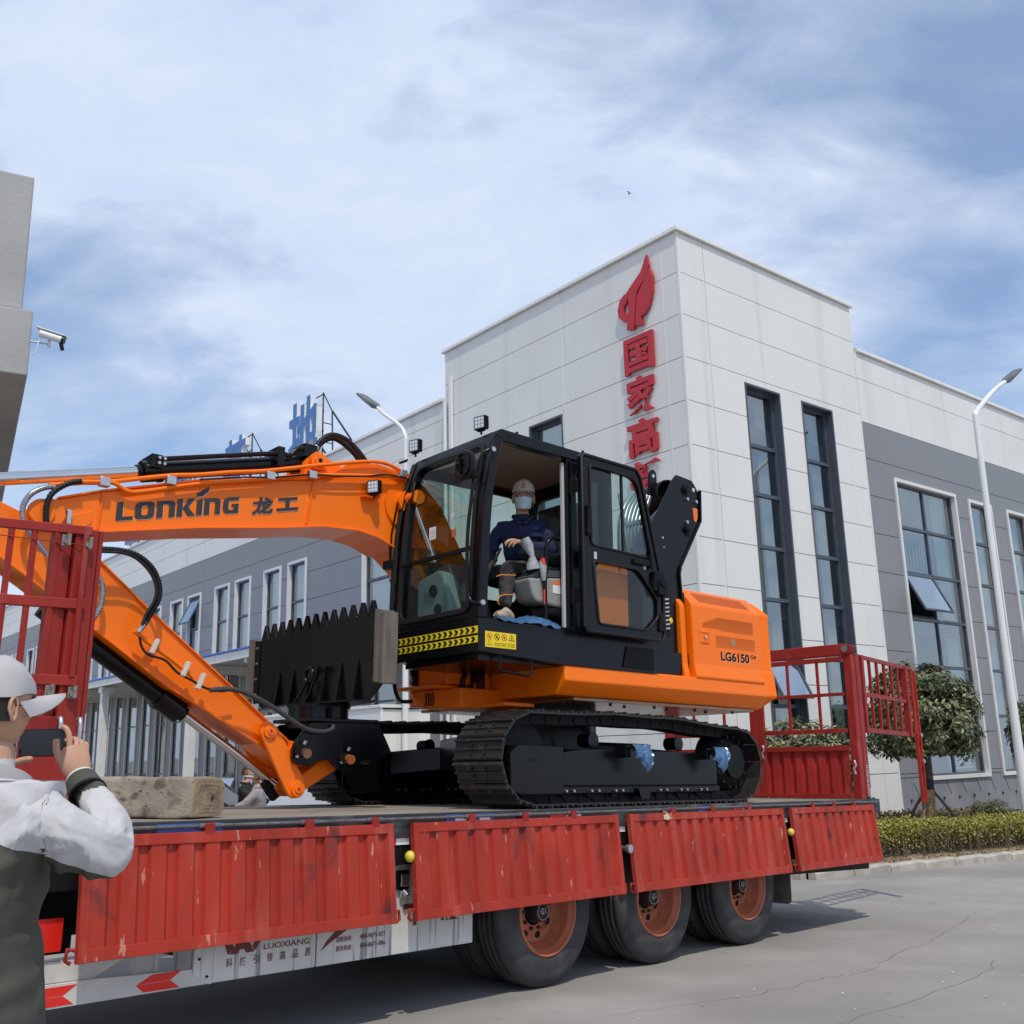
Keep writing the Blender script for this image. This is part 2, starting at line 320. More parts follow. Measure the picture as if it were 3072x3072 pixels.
mb.add(vs, [(j * (nx + 1) + i, j * (nx + 1) + i + 1, (j + 1) * (nx + 1) + i + 1, (j + 1) * (nx + 1) + i) for j in range(ny) for i in range(nx)], 0, True)
obj('planting_bed', mb, SOIL, F=FB, kind='structure', fix=False)
# cracks, twigs and litter lying on the concrete
cr = MB()
def flat(pts, wd, z=.004):
    for a, b in zip(pts, pts[1:]):
        a, b = V3((*a, z)), V3((*b, z)); s_ = (b - a).cross(V3((0, 0, 1))).normalized() * wd / 2; cr.add([a - s_, b - s_, b + s_, a + s_], [(0, 1, 2, 3)])
for p0, p1, n in (((5.35, 4.35), (7.6, 3.9), 22), ((7.6, 3.9), (12.5, 4.6), 30), ((9.2, 5.9), (16, 3.2), 30), ((12, 6.5), (22, 8.5), 30), ((5, 3.1), (9, 3.4), 20)):
    pts = []; q = 0
    for i in range(n + 1):
        q = .8 * q + random.uniform(-.05, .05); pts.append((p0[0] + (p1[0] - p0[0]) * i / n, p0[1] + (p1[1] - p0[1]) * i / n + q))
    flat(pts, .0035)
obj('crack', cr, mat('crack_dark', (.17, .16, .15), .9), F=FT, kind='structure', fix=False)
lt = MB()
for i in range(70):
    x, y = random.uniform(5.2, 14), random.uniform(2.2, 6.6); r_ = random.uniform(.006, .018)
    if y > 5.0 and x < 10.8: continue
    a = random.uniform(0, 3); c_, s_ = math.cos(a) * r_, math.sin(a) * r_
    lt.add([(x - c_, y - s_, .006), (x + s_ * .6, y - c_ * .6, .006), (x + c_, y + s_, .012), (x - s_ * .6, y + c_ * .6, .008)], [(0, 1, 2, 3)])
obj('litter', lt, mat('paper_litter', (.6, .58, .54), .8), F=FT, kind='stuff', label='scattered pale grit and paper scraps on the grey yard', cat='litter', fix=False)
# ================================================================ the factory
fac = thing('factory_building', 'long factory building with a tall white corner tower and grey clad wings', 'building', FB)
def fb(mb, face, u0, u1, d0, d1, z0, z1, m=0):
    return mb.box(u0, u1, d0, d1, z0, z1, m) if face == 'R' else mb.box(d0, d1, u0, u1, z0, z1, m)
back = MB()
def clad(face, u0, u1, z0, z1, joints, vj, holes, m, d=0.):
    zs = [z1] + [j for j in joints if z0 + .05 < j < z1 - .05] + [z0]; us = [u0] + [v for v in vj if u0 < v < u1] + [u1]
    for zt, zb in zip(zs, zs[1:]):
        for a, b in zip(us, us[1:]):
            hh = [h for h in holes if h[0] < b and h[1] > a and h[2] < zt and h[3] > zb]
            ed = sorted({a, b} | {min(max(h[k], a), b) for h in hh for k in (0, 1)}); piece = []
            for p, q in zip(ed, ed[1:]):
                if q - p < .01: continue
                zc = [(zb, zt)]
                for h in hh:
                    if h[0] < (p + q) / 2 < h[1]:
                        zc = [s_ for (e0, e1) in zc for s_ in ((e0, min(e1, h[2])), (max(e0, h[3]), e1)) if s_[1] - s_[0] > .01]
                if not zc:
                    if piece: emit(face, piece, a, b, zb, zt, m, d); piece = []
                else: piece += [(p, q, *c_) for c_ in zc]
            if piece: emit(face, piece, a, b, zb, zt, m, d)
def emit(face, piece, a, b, zb, zt, m, d):
    mb = MB(); G = .008
    for p, q, e0, e1 in piece:
        fb(mb, face, p + (G if p == a else 0), q - (G if q == b else 0), d, d + .06, e0 + (G if e0 == zb else 0), e1 - (G if e1 == zt else 0))
        fb(back, face, max(p, .062), q, d + .045, d + .30, e0, e1)
    obj('cladding_panel', mb, m, fac)
JT = [11.87 - 1.011 * k for k in range(14)]; JG = [9.67 - .995 * k for k in range(1, 11)]
def curtain(mb, face, u0, u1, z0, z1, d):
    n = max(8, int((u1 - u0) / .035)); P = lambda u, dd, z: (u, dd, z) if face == 'R' else (dd, u, z)
    vs = [];
    for k, z in enumerate((z0, z1)):
        for i in range(n + 1): vs.append(P(u0 + (u1 - u0) * i / n, d + .035 * math.sin(i * 1.9) + .015 * math.sin(i * .7 + k), z))
    mb.add(vs, [(i, i + 1, i + n + 2, i + n + 1) for i in range(n)], 0, True)
cur_mb = MB(); rail_mb = MB(); room = MB(); blind_mb = MB()
def window(face, u0, u1, z0, z1, cols, rows, trim=False, rec=.14, opens=(), curt=None, fw=.055, storeys=()):
    wm = MB(); t = .0
    if trim:
        tw = .09; tm = MB(); A = [(u0 - .0, z0), (u1, z0), (u1, z1), (u0, z1)]
        for (a, b, c_, d_) in ((u0, u0 + tw, z0, z1), (u1 - tw, u1, z0, z1), (u0 + tw, u1 - tw, z1 - tw, z1), (u0 + tw, u1 - tw, z0, z0 + tw)): fb(tm, face, a, b, -.045, rec, c_, d_)
        i0, i1, j0, j1 = u0 + tw, u1 - tw, z0 + tw, z1 - tw
    else:
        tm = MB(); tw = .05
        for (a, b, c_, d_) in ((u0, u0 + tw, z0, z1), (u1 - tw, u1, z0, z1), (u0 + tw, u1 - tw, z1 - tw, z1), (u0 + tw, u1 - tw, z0, z0 + tw)): fb(tm, face, a, b, -.012, rec, c_, d_)
        i0, i1, j0, j1 = u0 + tw, u1 - tw, z0 + tw, z1 - tw
    us = [i0 + (i1 - i0) * k / cols for k in range(cols + 1)]; zs = [j0] + sorted(rows) + [j1]
    for (a, b, c_, d_) in ((i0, i0 + fw, j0, j1), (i1 - fw, i1, j0, j1), (i0 + fw, i1 - fw, j1 - fw, j1), (i0 + fw, i1 - fw, j0, j0 + fw)): fb(wm, face, a, b, rec - .04, rec + .05, c_, d_)
    for u in us[1:-1]: fb(wm, face, u - fw / 2, u + fw / 2, rec - .038, rec + .048, j0 + fw, j1 - fw)
    for z in zs[1:-1]:
        for a, b in zip(us, us[1:]): fb(wm, face, a + (fw if a == i0 else fw / 2), b - (fw if b == i1 else fw / 2), rec - .05, rec + .04, z - fw * .7, z + fw * .7)
    W_ = obj('window', wm, WFR, fac); obj('window_surround', tm, WTR if trim else WFR, W_)
    for ci, (a, b) in enumerate(zip(us, us[1:])):
        for ri, (c_, d_) in enumerate(zip(zs, zs[1:])):
            a_, b_, c2, d2 = a + (fw if a == i0 else fw / 2), b - (fw if b == i1 else fw / 2), c_ + (fw if c_ == j0 else fw * .7), d_ - (fw if d_ == j1 else fw * .7)
            if (ci, ri) in opens:
                sm = MB(); an = R(26); h = d2 - c2
                def Q(u, s_, o): dd = rec - .02 - s_ * math.sin(an) - o * math.cos(an); z = d2 - s_ * math.cos(an) + o * math.sin(an); return (u, dd, z) if face == 'R' else (dd, u, z)
                def slab(ua, ub, s0, s1, o0, o1, m_): sm.add([Q(u, s_, o) for o in (o0, o1) for (u, s_) in ((ua, s0), (ub, s0), (ub, s1), (ua, s1))], [(0, 3, 2, 1), (4, 5, 6, 7), (0, 1, 5, 4), (1, 2, 6, 5), (2, 3, 7, 6), (3, 0, 4, 7)], m_)
                for q in ((a_, a_ + .05, 0, h), (b_ - .05, b_, 0, h), (a_ + .05, b_ - .05, 0, .05), (a_ + .05, b_ - .05, h - .05, h)): slab(*q, 0, .04, 0)
                slab(a_ + .05, b_ - .05, .05, h - .05, .015, .02, 1); obj('sash', sm, [WFR, glass('sash_glass', (.8, .9, .9), .8, .5)], W_)
            else:
                pm = MB(); fb(pm, face, a_ - .004, b_ + .004, rec + .004, rec + .010, c2 - .004, d2 + .004); obj('pane', pm, WGL, W_)
    dp = 2.2                                              # the room behind
    P = lambda u, dd, z: (u, dd, z) if face == 'R' else (dd, u, z)
    a, b, c_, d_ = u0 - .6, u1 + .6, z0 - .1, z1 + .1
    q = [P(a, .31, c_), P(b, .31, c_), P(b, .31, d_), P(a, .31, d_), P(a, dp, c_), P(b, dp, c_), P(b, dp, d_), P(a, dp, d_)]
    room.add(q, [(4, 5, 6, 7), (0, 1, 5, 4), (1, 2, 6, 5), (2, 3, 7, 6), (3, 0, 4, 7)])
    for s_ in storeys: fb(room, face, a, b, .32, dp, s_ - .25, s_ + .25)
    for cc in (curt or []): curtain(cur_mb, face, cc[0], cc[1], cc[2], cc[3], rec + .25)
# ---- right face, tower and wing
TW = [(2.07, 3.42, .45, 9.69), (4.27, 5.60, .45, 9.69)]
mr = [8.27, 7.10, 5.87, 4.67, 3.4, 2.3]
clad('R', 0.0, 6.92, -1.6, 12.86, JT, [.9, 6.25], TW, PW)
for k, h in enumerate(TW): window('R', *h, 1, mr, opens=((0, 1),) if k == 0 else (), rec=.22, curt=[(h[1] - .42, h[1] - .1, .6, 9.5)], storeys=(4.5, 8.55), fw=.06)
wing = [(8.17, 11.42, .53, 8.33), (12.14, 13.55, .53, 8.3), (14.48, 15.9, .53, 8.3), (17.4, 20.6, .53, 8.3), (21.6, 23.0, .53, 8.3)]
clad('R', 6.92, 32, 9.67, 11.62, [10.87], [17.0, 27.0], [], PW)
clad('R', 6.92, 32, .62, 9.67, JG, [17.0, 27.0], wing, PG)
for k, h in enumerate(wing):
    cl = 2 if h[1] - h[0] > 2 else 1
    window('R', *h, cl, [7.05, 5.82, 4.6, 3.38, 2.12], True, .13, opens=((0, 3),) if k == 0 else (), curt=[(h[1] - .75 * (1 if cl == 2 else .6), h[1] - .12, 2.2, 8.2)] + ([(h[0] + .1, h[0] + .45, 5.9, 8.2)] if k == 0 else []), storeys=(4.5,))
bl = MB()
for k in range(16): fb(bl, 'R', 9.9, 11.2, .32, .34, .75 + k * .085, .822 + k * .085)
obj('window_blind', bl, WHT, fac)
gb = mat('bare_grey_render', (.23, .24, .26), .85, var=.12, vs=2, bump=.2, dirt=[((.34, .34, .34), .5, .7, 1.2, (1, 1, .4), .5), ((.10, .10, .11), .6, .7, 3., (1, 1, .3), .4)])
mb = MB(); mb.box(6.92, 32, .012, .3, -2.2, .615); pl = obj('plinth', mb, gb, fac)
for i in range(22):                                      # anchors and raking scratches of the unclad plinth
    x = 7.3 + i * .78; a = MB(); a.box(x, x + .045, -.02, .012, .05, .11); obj('anchor', a, mat('anchor_dark', (.05, .05, .055), .6, metal=.6), pl)
    for zz_ in (.35, -.45):
        s_ = MB(); s_.bar((x + .25, .008, zz_ + .14), (x + .42, .008, zz_ - .18), .012, .01); obj('groove', s_, GAP, pl)
for zc_, x0, x1 in ((12.86, -.08, 7.0), (11.62, 7.0, 32)):
    mb = MB(); mb.box(x0, x1, -.08, .4, zc_, zc_ + .05); mb.box(x0 + .03, x1, -.045, .4, zc_ + .052, zc_ + .12); obj('coping', mb, PW, fac, bev=.008)
for q in ((6.86, 6.92, -.012, .06, -1.6, 9.68), (.84, .885, -.006, .0, 2, 12.8), (6.24, 6.28, -.006, .0, 2, 12.8)):
    mb = MB(); mb.box(*q); obj('joint_cover', mb, PW, fac)
# ---- left face
LW = [(4.0, 5.28, 4.6, 9.62)]
clad('L', 0.06, 8.95, -1.6, 12.86, JT, [.52, 3.95, 8.4], LW, PW)
window('L', 4.0, 5.28, 4.6, 9.62, 1, [8.27, 7.1, 5.87], rec=.2, storeys=(4.5, 8.5))
lwin = [(10.25, 13.43, 4.9, 8.1)]
for y0 in (17.05, 21.34, 25.9, 30.2, 34.8, 39.1, 43.6, 48, 52.5): lwin += [(y0, y0 + 1.35, 4.95, 8.13), (y0 + 1.87, y0 + 3.22, 4.95, 8.13)]
clad('L', 8.95, 62, 9.45, 11.40, [10.87, 10.2], [17.1, 26.2, 35.5, 44.5, 53], [], PW)
clad('L', 8.95, 62, 4.72, 9.45, [8.55, 7.6, 6.65, 5.7], [17.0 - .05, 26.2 - .5, 35.5 - 1.1, 44.5 - 1.4], lwin, PG)
for k, h in enumerate(lwin): window('L', *h, 2 if k == 0 else 1, [6.75, 5.5] if k == 0 else [6.72], True, .13, opens=((0, 1),) if k == 5 else (), storeys=(5.0,))
for zc_, y0, y1 in ((12.86, .402, 9.03), (11.40, 9.03, 62)):
    mb = MB(); mb.box(-.08, .4, y0, y1, zc_, zc_ + .05); mb.box(-.045, .4, y0 + .03, y1, zc_ + .052, zc_ + .12); obj('coping', mb, PW, fac, bev=.008)
for q in ((-.006, 0, .50, .54, 2, 12.8), (-.006, 0, 3.93, 3.97, 9.7, 12.8), (-.006, 0, 8.38, 8.42, 2, 12.8), (-.05, .02, 8.92, 9.0, 4.7, 11.45), (-.004, .06, -.004, .06, -1.6, 12.86)):
    mb = MB(); mb.box(*q); obj('joint_cover', mb, PW, fac)
mb = MB(); mb.box(-.10, -.02, 8.55, 8.66, -1.5, 12.0); mb.cyl((-.09, 8.85, -1.5), (-.09, 8.85, 11.3), .055, n=10); obj('downpipe', mb, WHT, fac)
# ground floor shopfront under the canopy
y = 9.3; k = 0
sh = MB(); sh.box(.3, .5, 8.95, 62, -2.5, 4.72); obj('shopfront_back', sh, INT, fac)
while y < 56:
    wd = (.62, 1.0, .62, 1.25)[k % 4]
    if k % 2 == 0:
        mb = MB(); mb.box(.02, .2, y + .03, y + wd - .03, -2.4, 4.6); obj('shopfront_panel', mb, PG, fac)
    else:
        mb = MB(); mb.box(.06, .12, y, y + .05, -2.4, 4.6); mb.box(.06, .12, y + wd - .05, y + wd, -2.4, 4.6)
        for z in (.95, 3.0): mb.box(.06, .12, y + .05, y + wd - .05, z, z + .06)
        W_ = obj('window', mb, WFR, fac)
        for z0, z1 in ((-2.4, .95), (1.01, 3.0), (3.06, 4.6)):
            pm = MB(); pm.box(.09, .096, y + .04, y + wd - .04, z0, z1); obj('pane', pm, WGL, W_)
        if k % 6 in (1, 3):
            sm = MB(); sm.add([(.0, y + .08, .93), (.0, y + wd - .08, .93), (-.5, y + wd - .08, -.1), (-.5, y + .08, -.1), (.03, y + .08, .93), (.03, y + wd - .08, .93), (-.47, y + wd - .08, -.1), (-.47, y + .08, -.1)], [(0, 1, 2, 3), (7, 6, 5, 4), (0, 4, 5, 1), (1, 5, 6, 2), (2, 6, 7, 3), (3, 7, 4, 0)])
            obj('sash', sm, glass('sash_glass', (.8, .9, .9), .8, .5), W_)
    mb = MB(); mb.box(-.02, .2, y - .025, y + .025, -2.4, 4.6); obj('mullion', mb, WTR, fac)
    y += wd; k += 1
obj('wall', back, GAP, fac, fix=False)
mb = MB(); mb.box(.31, 32, .31, 25, -2, 11.3); mb.box(.31, 8, .31, 9, 11.3, 12.7)
mb = MB(); mb.box(.3, 7, .3, 9, 11.35, 12.6); mb.box(.3, 31, 2.3, 40, -2, 11.3); mb.box(2.3, 25, 20, 62, -2, 11.3); mb.box(.32, 2.3, 8.95, 62, 8.6, 11.3); mb.box(6.5, 31, .32, 2.3, 8.9, 11.3); obj('core', mb, PW, fac, fix=False)
obj('room', room, INT, fac, fix=False); obj('curtain', cur_mb, CURT, fac, fix=False)
rl = MB()
for (x0, x1, z0) in ((8.35, 11.2, 6.2), (2.2, 3.2, 4.0), (12.35, 13.4, 6.1), (4.4, 5.4, 6.6)):
    n = int((x1 - x0) / .17)
    for i in range(n + 1): rl.cyl((x0 + i * (x1 - x0) / n, .75, z0), (x0 + i * (x1 - x0) / n, .75, z0 + 1.0), .014, n=6)
    rl.cyl((x0, .75, z0 + 1.0), (x1, .75, z0 + 1.0), .02, n=6)
obj('stair_railing', rl, WHT, fac)
# ---- canopy
cp = thing('canopy', 'blue roofed canopy on white posts along the shopfront of the factory', 'canopy', FB, (-3, 19.55, gzf(FB, -3, 19.5)))
rf = MB(); n = 330
for i in range(n):                                       # ribbed roof sheet
    y0 = 9.2 + i * .16
    rf.prism([(y0, 4.70), (y0 + .03, 4.74), (y0 + .07, 4.74), (y0 + .10, 4.70), (y0 + .16, 4.70), (y0 + .16, 4.685), (y0, 4.685)], -3.15, -.02, 'x')
obj('roof_sheet', rf, BLR, cp, fix=False, kind='stuff')
mb = MB(); mb.box(-3.1, -3.0, 9.2, 62, 4.42, 4.68); mb.box(-3.1, -.03, 9.2, 9.3, 4.42, 4.68); obj('fascia', mb, WTR, cp, bev=.01)
mb = MB(); mb.box(-2.95, -.03, 9.35, 62, 4.60, 4.66); obj('soffit', mb, mat('soffit_grey', (.42, .41, .38), .7, var=.1), cp)
for i in range(12):
    yc = 10.85 + 4.36 * i
    mb = MB(); mb.box(-2.98, -.03, yc - .07, yc + .07, 4.30, 4.59); obj('rafter', mb, WTR, cp)
for i in range(6):
    yc = 10.85 + 8.72 * i; mb = MB(); zb = gzf(FB, -2.8, yc); mb.box(-2.94, -2.66, yc - .14, yc + .14, zb, 4.30); mb.box(-3.0, -2.5, yc - .2, yc + .2, 4.18, 4.41); obj('column', mb, WTR, cp, bev=.01)
# ---- porch box
cb = thing('site_cabin', 'plain white panelled cabin standing behind the trailer beside the columns', 'cabin', FB, (-3.9, 8, gzf(FB, -3.9, 8)))
zb = gzf(FB, -3.9, 8)
for i in range(6):
    y0 = 5.2 + i * .97; mb = MB(); mb.box(-4.5, -4.44, y0 + .004, y0 + .966, zb + .05, 2.45); obj('wall_panel', mb, WHT, cb, bev=.004)
mb = MB(); mb.box(-4.44, -3.2, 5.22, 11.0, zb, 2.42); mb.box(-4.53, -3.17, 5.17, 11.05, 2.451, 2.52); obj('shell', mb, PW, cb, bev=.01)
# ---- lettering on the tower
sg = thing('wall_sign', 'red raised Chinese characters and emblem running down the white tower', 'sign', FB, (0, 1.28, 6.88))
zs_ = [(10.74, 9.87, '国'), (9.77, 8.86, '家'), (8.74, 7.88, '高'), (7.75, 6.88, '新')]
for zt, zb, ch in zs_:
    mb = MB(); text(mb, ch, (-.03, 1.72 + .03 * (ch in '高新'), zb), (0, -1, 0), (0, 0, 1), .90 + .03 * (ch in '高新'), zt - zb, .07, .028); obj('character', mb, REDB, sg)
em = MB()                                                # flame shaped emblem: two raised pieces
def lz(p): return (2.62 - (p[0] - 840) * .0083, 12.25 - (p[1] - 255) * .00475 - (p[0] - 840) * .0 )
A_ = [(968, 252), (976, 300), (960, 350), (938, 385), (918, 420), (912, 470), (905, 520), (900, 575), (870, 580), (880, 500), (884, 455), (873, 425), (900, 385), (940, 330), (955, 290)]
B_ = [(978, 310), (990, 345), (986, 410), (970, 470), (945, 510), (932, 515), (938, 552), (905, 560), (912, 500), (920, 430), (950, 370), (962, 330)]
C_ = [(868, 425), (846, 455), (834, 500), (838, 530), (858, 545), (874, 542), (878, 515), (860, 505), (862, 480), (876, 460), (880, 440)]
for P_ in (A_, B_, C_):
    e_ = MB(); e_.prism([(1.85 - (x - 834) * .00744, 11.56 - .0059 * (y - 500) - .003 * (x - 834)) for x, y in P_], -.10, -.03, 'x'); obj('emblem_stroke', e_, REDB, sg, bev=.006)
# ---- rooftop letters
for yc, ch, lab in ((17.35, '地', 'blue rooftop character nearest the tower, right of its neighbour'), (22.95, '基', 'blue rooftop character half hidden by the boom cylinder'), (28.5, '产', 'blue rooftop character seen only below the boom'), (34.1, '生', 'far blue rooftop character behind the red guard frame')):
    t = thing('rooftop_letter', lab, 'rooftop sign', FB, (.3, yc, 11.5), 'blue sign characters along the factory roof')
    mb = MB(); text(mb, ch, (.10, yc + 1.08, 11.66), (0, -1, 0), (0, 0, 1), 2.15, 2.25, .22, .028, 0); obj('character_side', mb, WHT, t)
    mb = MB(); text(mb, ch, (-.124, yc + 1.08, 11.66), (0, -1, 0), (0, 0, 1), 2.15, 2.25, .003, .026, 0); obj('character_face', mb, BLU, t, fix=False)
    mb = MB()
    for yy in (yc - .95, yc, yc + .95):
        mb.bar((.14, yy, 11.45), (.14, yy, 13.9), .04, .04); mb.bar((.55, yy, 11.45), (.5, yy, 13.3), .04, .04); mb.bar((.14, yy, 13.88), (.5, yy, 13.3), .03, .03)
        for z in (12.1, 12.8): mb.bar((.14, yy, z), (.52, yy, z), .03, .03)
    for z in (11.8, 12.5, 13.2, 13.85): mb.bar((.15, yc - 1, z), (.15, yc + 1, z), .03, .03)
    mb.bar((.5, yc - .95, 13.3), (1.9, yc - 1.0, 11.6), .05, .05); mb.bar((.5, yc + .9, 13.3), (1.9, yc + .9, 11.6), .05, .05)
    obj('support_frame', mb, mat('dark_steel', (.05, .05, .055), .6), t)
# ---- street lamps
def lamp(lab, F, bx, by, pts, head, hd, r0, r1):
    zb = gzf(F, bx, by); t = thing('street_lamp', lab, 'street lamp', F, (bx, by, zb), 'street lamps in the factory yard')
    P_ = spline(pts, 5); k = len(P_); mb = MB(); mb.tube([V3((bx, by, zb))] + P_, [r0] + [r0 * .62 + (r1 - r0 * .62) * i / (k - 1) for i in range(k)], 14); obj('pole', mb, WHT, t)
    mb = MB(); h = V3(head); d = V3(hd).normalized(); sd_ = d.cross(V3((0, 0, 1))).normalized(); up = sd_.cross(d).normalized(); rr = []
    for s_, wd, th in ((0, .05, .04), (.12, .1, .07), (.3, .145, .05), (.9, .145, .03), (1.02, .1, .018)):
        rr.append([h + d * s_ + sd_ * a * wd + up * b * th for a, b in ((-1, -.6), (-.8, -1), (.8, -1), (1, -.6), (1, .6), (.8, 1), (-.8, 1), (-1, .6))])
    mb.loft(rr, smooth=False); obj('lamp_head', mb, mat('lamp_grey', (.12, .125, .13), .5), t)
    mb = MB(); c_ = [h + d * s_ + sd_ * a * .11 + up * (-.056 + (s_ - .3) * .035) for s_, a in ((.36, -1), (.36, 1), (.92, 1), (.92, -1))]; mb.add(c_, [(0, 1, 2, 3)]); obj('lens', mb, mat('lamp_lens', (.45, .45, .40), .25), t, fix=False)
lamp('white street lamp behind the excavator boom, head tilted to the left', FB, -4, 5.0, [(-4, 5.0, 5), (-4, 4.99, 8.2), (-4, 5.02, 8.6), (-4, 5.25, 8.9), (-4, 5.9, 9.35), (-4, 6.2, 9.6)], (-4, 6.2, 9.6), (0, 1.0, .72), .085, .04)
lamp('tall white street lamp at the right edge beside the grey wing', FB, 6.75, -3, [(6.78, -3, 4), (6.86, -3, 8.6), (6.95, -3, 9.05), (7.3, -3, 9.35), (8.1, -3, 9.9), (8.75, -3, 10.25)], (8.7, -3, 10.22), (1, 0, .62), .12, .05)
# ---- neighbouring concrete building on the left, seen as its corner
_c = R(61.5); ca = R(-26.66); FC = frame((math.sin(_c), math.cos(_c), 0), (-math.cos(_c), math.sin(_c), 0), (0, 0, 1), (9.6 * math.tan(ca), 9.6, 0))
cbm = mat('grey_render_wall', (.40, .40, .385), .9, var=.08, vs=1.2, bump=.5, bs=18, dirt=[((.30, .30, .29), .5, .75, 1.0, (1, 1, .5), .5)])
t = thing('concrete_building', 'grey rendered corner of a neighbouring building at the left edge', 'building', FC, (-3, 2, -.2))
mb = MB(); mb.box(-6, -.10, .05, 6, 5.93, 7.44); obj('parapet_wall', mb, cbm, t, bev=.02)
mb = MB(); mb.box(-6, 0, 0, 6, 5.22, 5.925); obj('ledge', mb, cbm, t, bev=.015)
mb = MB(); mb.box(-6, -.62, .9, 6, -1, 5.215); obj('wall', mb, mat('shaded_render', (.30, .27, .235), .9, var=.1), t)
t = thing('security_camera', 'white bullet security camera on a bracket at the concrete ledge corner', 'camera', FC, (0.05, .1, 5.55))
B0 = V3((.01, -.02, 5.60)); dr = V3((.86, -.25, -.26)).normalized()
mb = MB(); mb.tube([B0 + V3((-.06, .05, .0)), B0 + V3((.09, -.0, -.02)), B0 + V3((.17, -.02, -.03))], .009, 8); mb.cyl(B0 + V3((.16, -.02, -.06)), B0 + V3((.16, -.02, .02)), .014, n=10); obj('bracket', mb, ZNC, t)
c0 = B0 + V3((.07, -.02, .075)); mb = MB(); mb.cyl(c0, c0 + dr * .22, .038, n=20); obj('housing', mb, WHD, t, bev=.006)
mb = MB(); mb.box(-1, 1, -1, 1, -1, 1); sd_ = dr.cross(V3((0, 0, 1))).normalized(); up = sd_.cross(dr)
mb.v = [tuple(c0 + dr * (.10 + .15 * x) + sd_ * (.045 * y) + up * (.043 + .004 * z)) for x, y, z in mb.v]; obj('sun_shield', mb, WHD, t, bev=.004)
mb = MB(); mb.cyl(c0 + dr * .22, c0 + dr * .245, .041, n=20); mb.cyl(c0 + dr * .22 - up * .035, c0 + dr * .26 - up * .10, .02, n=10); obj('lens_hood', mb, BLK, t)
mb = MB(); mb.tube(spline([B0 + V3((0, 0, -.16)), B0 + V3((.04, -.02, -.14)), B0 + V3((.07, -.02, 0)), B0 + V3((.1, -.02, .1))], 5), .005, 6); obj('cable', mb, WHD, t)
# ================================================================ the trailer (frame FT)
tr = thing('flatbed_trailer', 'dusty flatbed truck trailer with lowered corrugated red side boards', 'trailer', FT, (7.0, 6.36, 0))
DZ = 1.20
mb = MB()
for i in range(8):                                       # deck plates
    x0 = 1.9 + i * 1.13; mb = MB(); mb.box(x0 + .003, x0 + 1.127, 5.13, 7.62, DZ - .03, DZ); obj('deck_plate', mb, DECK, tr, bev=.003)
mb = MB(); mb.box(1.9, 10.98, 5.09, 5.128, 1.06, DZ + .004); mb.box(1.9, 10.98, 7.622, 7.66, 1.06, DZ + .004); mb.box(10.94, 10.98, 5.128, 7.622, 1.06, DZ - .002)
obj('side_rail', mb, mat('worn_black_rail', (.03, .031, .034), .5, var=.3, vs=8, dirt=[((.22, .20, .17), .55, .7, 6., (.4, 1, 1), .6)]), tr, bev=.004, kind='stuff')
mb = MB(); mb.cyl((2.0, 5.072, 1.176), (10.9, 5.072, 1.176), .010, n=12); obj('hinge_tube', mb, mat('hinge_steel', (.16, .16, .165), .45, metal=.5, var=.3, vs=20), tr)
for y in (5.75, 6.95):
    mb = MB(); mb.box(1.0, 10.9, y - .07, y + .07, 1.02, 1.058); mb.box(1.0, 10.9, y - .012, y + .012, .66, 1.02); mb.box(1.0, 10.9, y - .07, y + .07, .62, .66); obj('main_beam', mb, BLM, tr)
for i in range(18):
    x = 2.2 + i * .5; mb = MB(); mb.box(x, x + .05, 5.13, 7.62, 1.05, 1.165); obj('cross_member', mb, BLM, tr)
mb = MB(); mb.box(1.95, 10.9, 5.115, 5.13, .90, 1.058); obj('side_sill', mb, BLM, tr)
mb = MB(); mb.box(10.2, 10.95, 5.12, 7.6, .60, .66); mb.box(9.2, 10.95, 5.25, 5.35, .66, 1.05); mb.prism([(8.95, .545), (10.72, .5), (10.74, .585), (9.0, .60)], 5.15, 5.3); obj('rear_bumper_beam', mb, BLM, tr, bev=.004, kind='stuff')
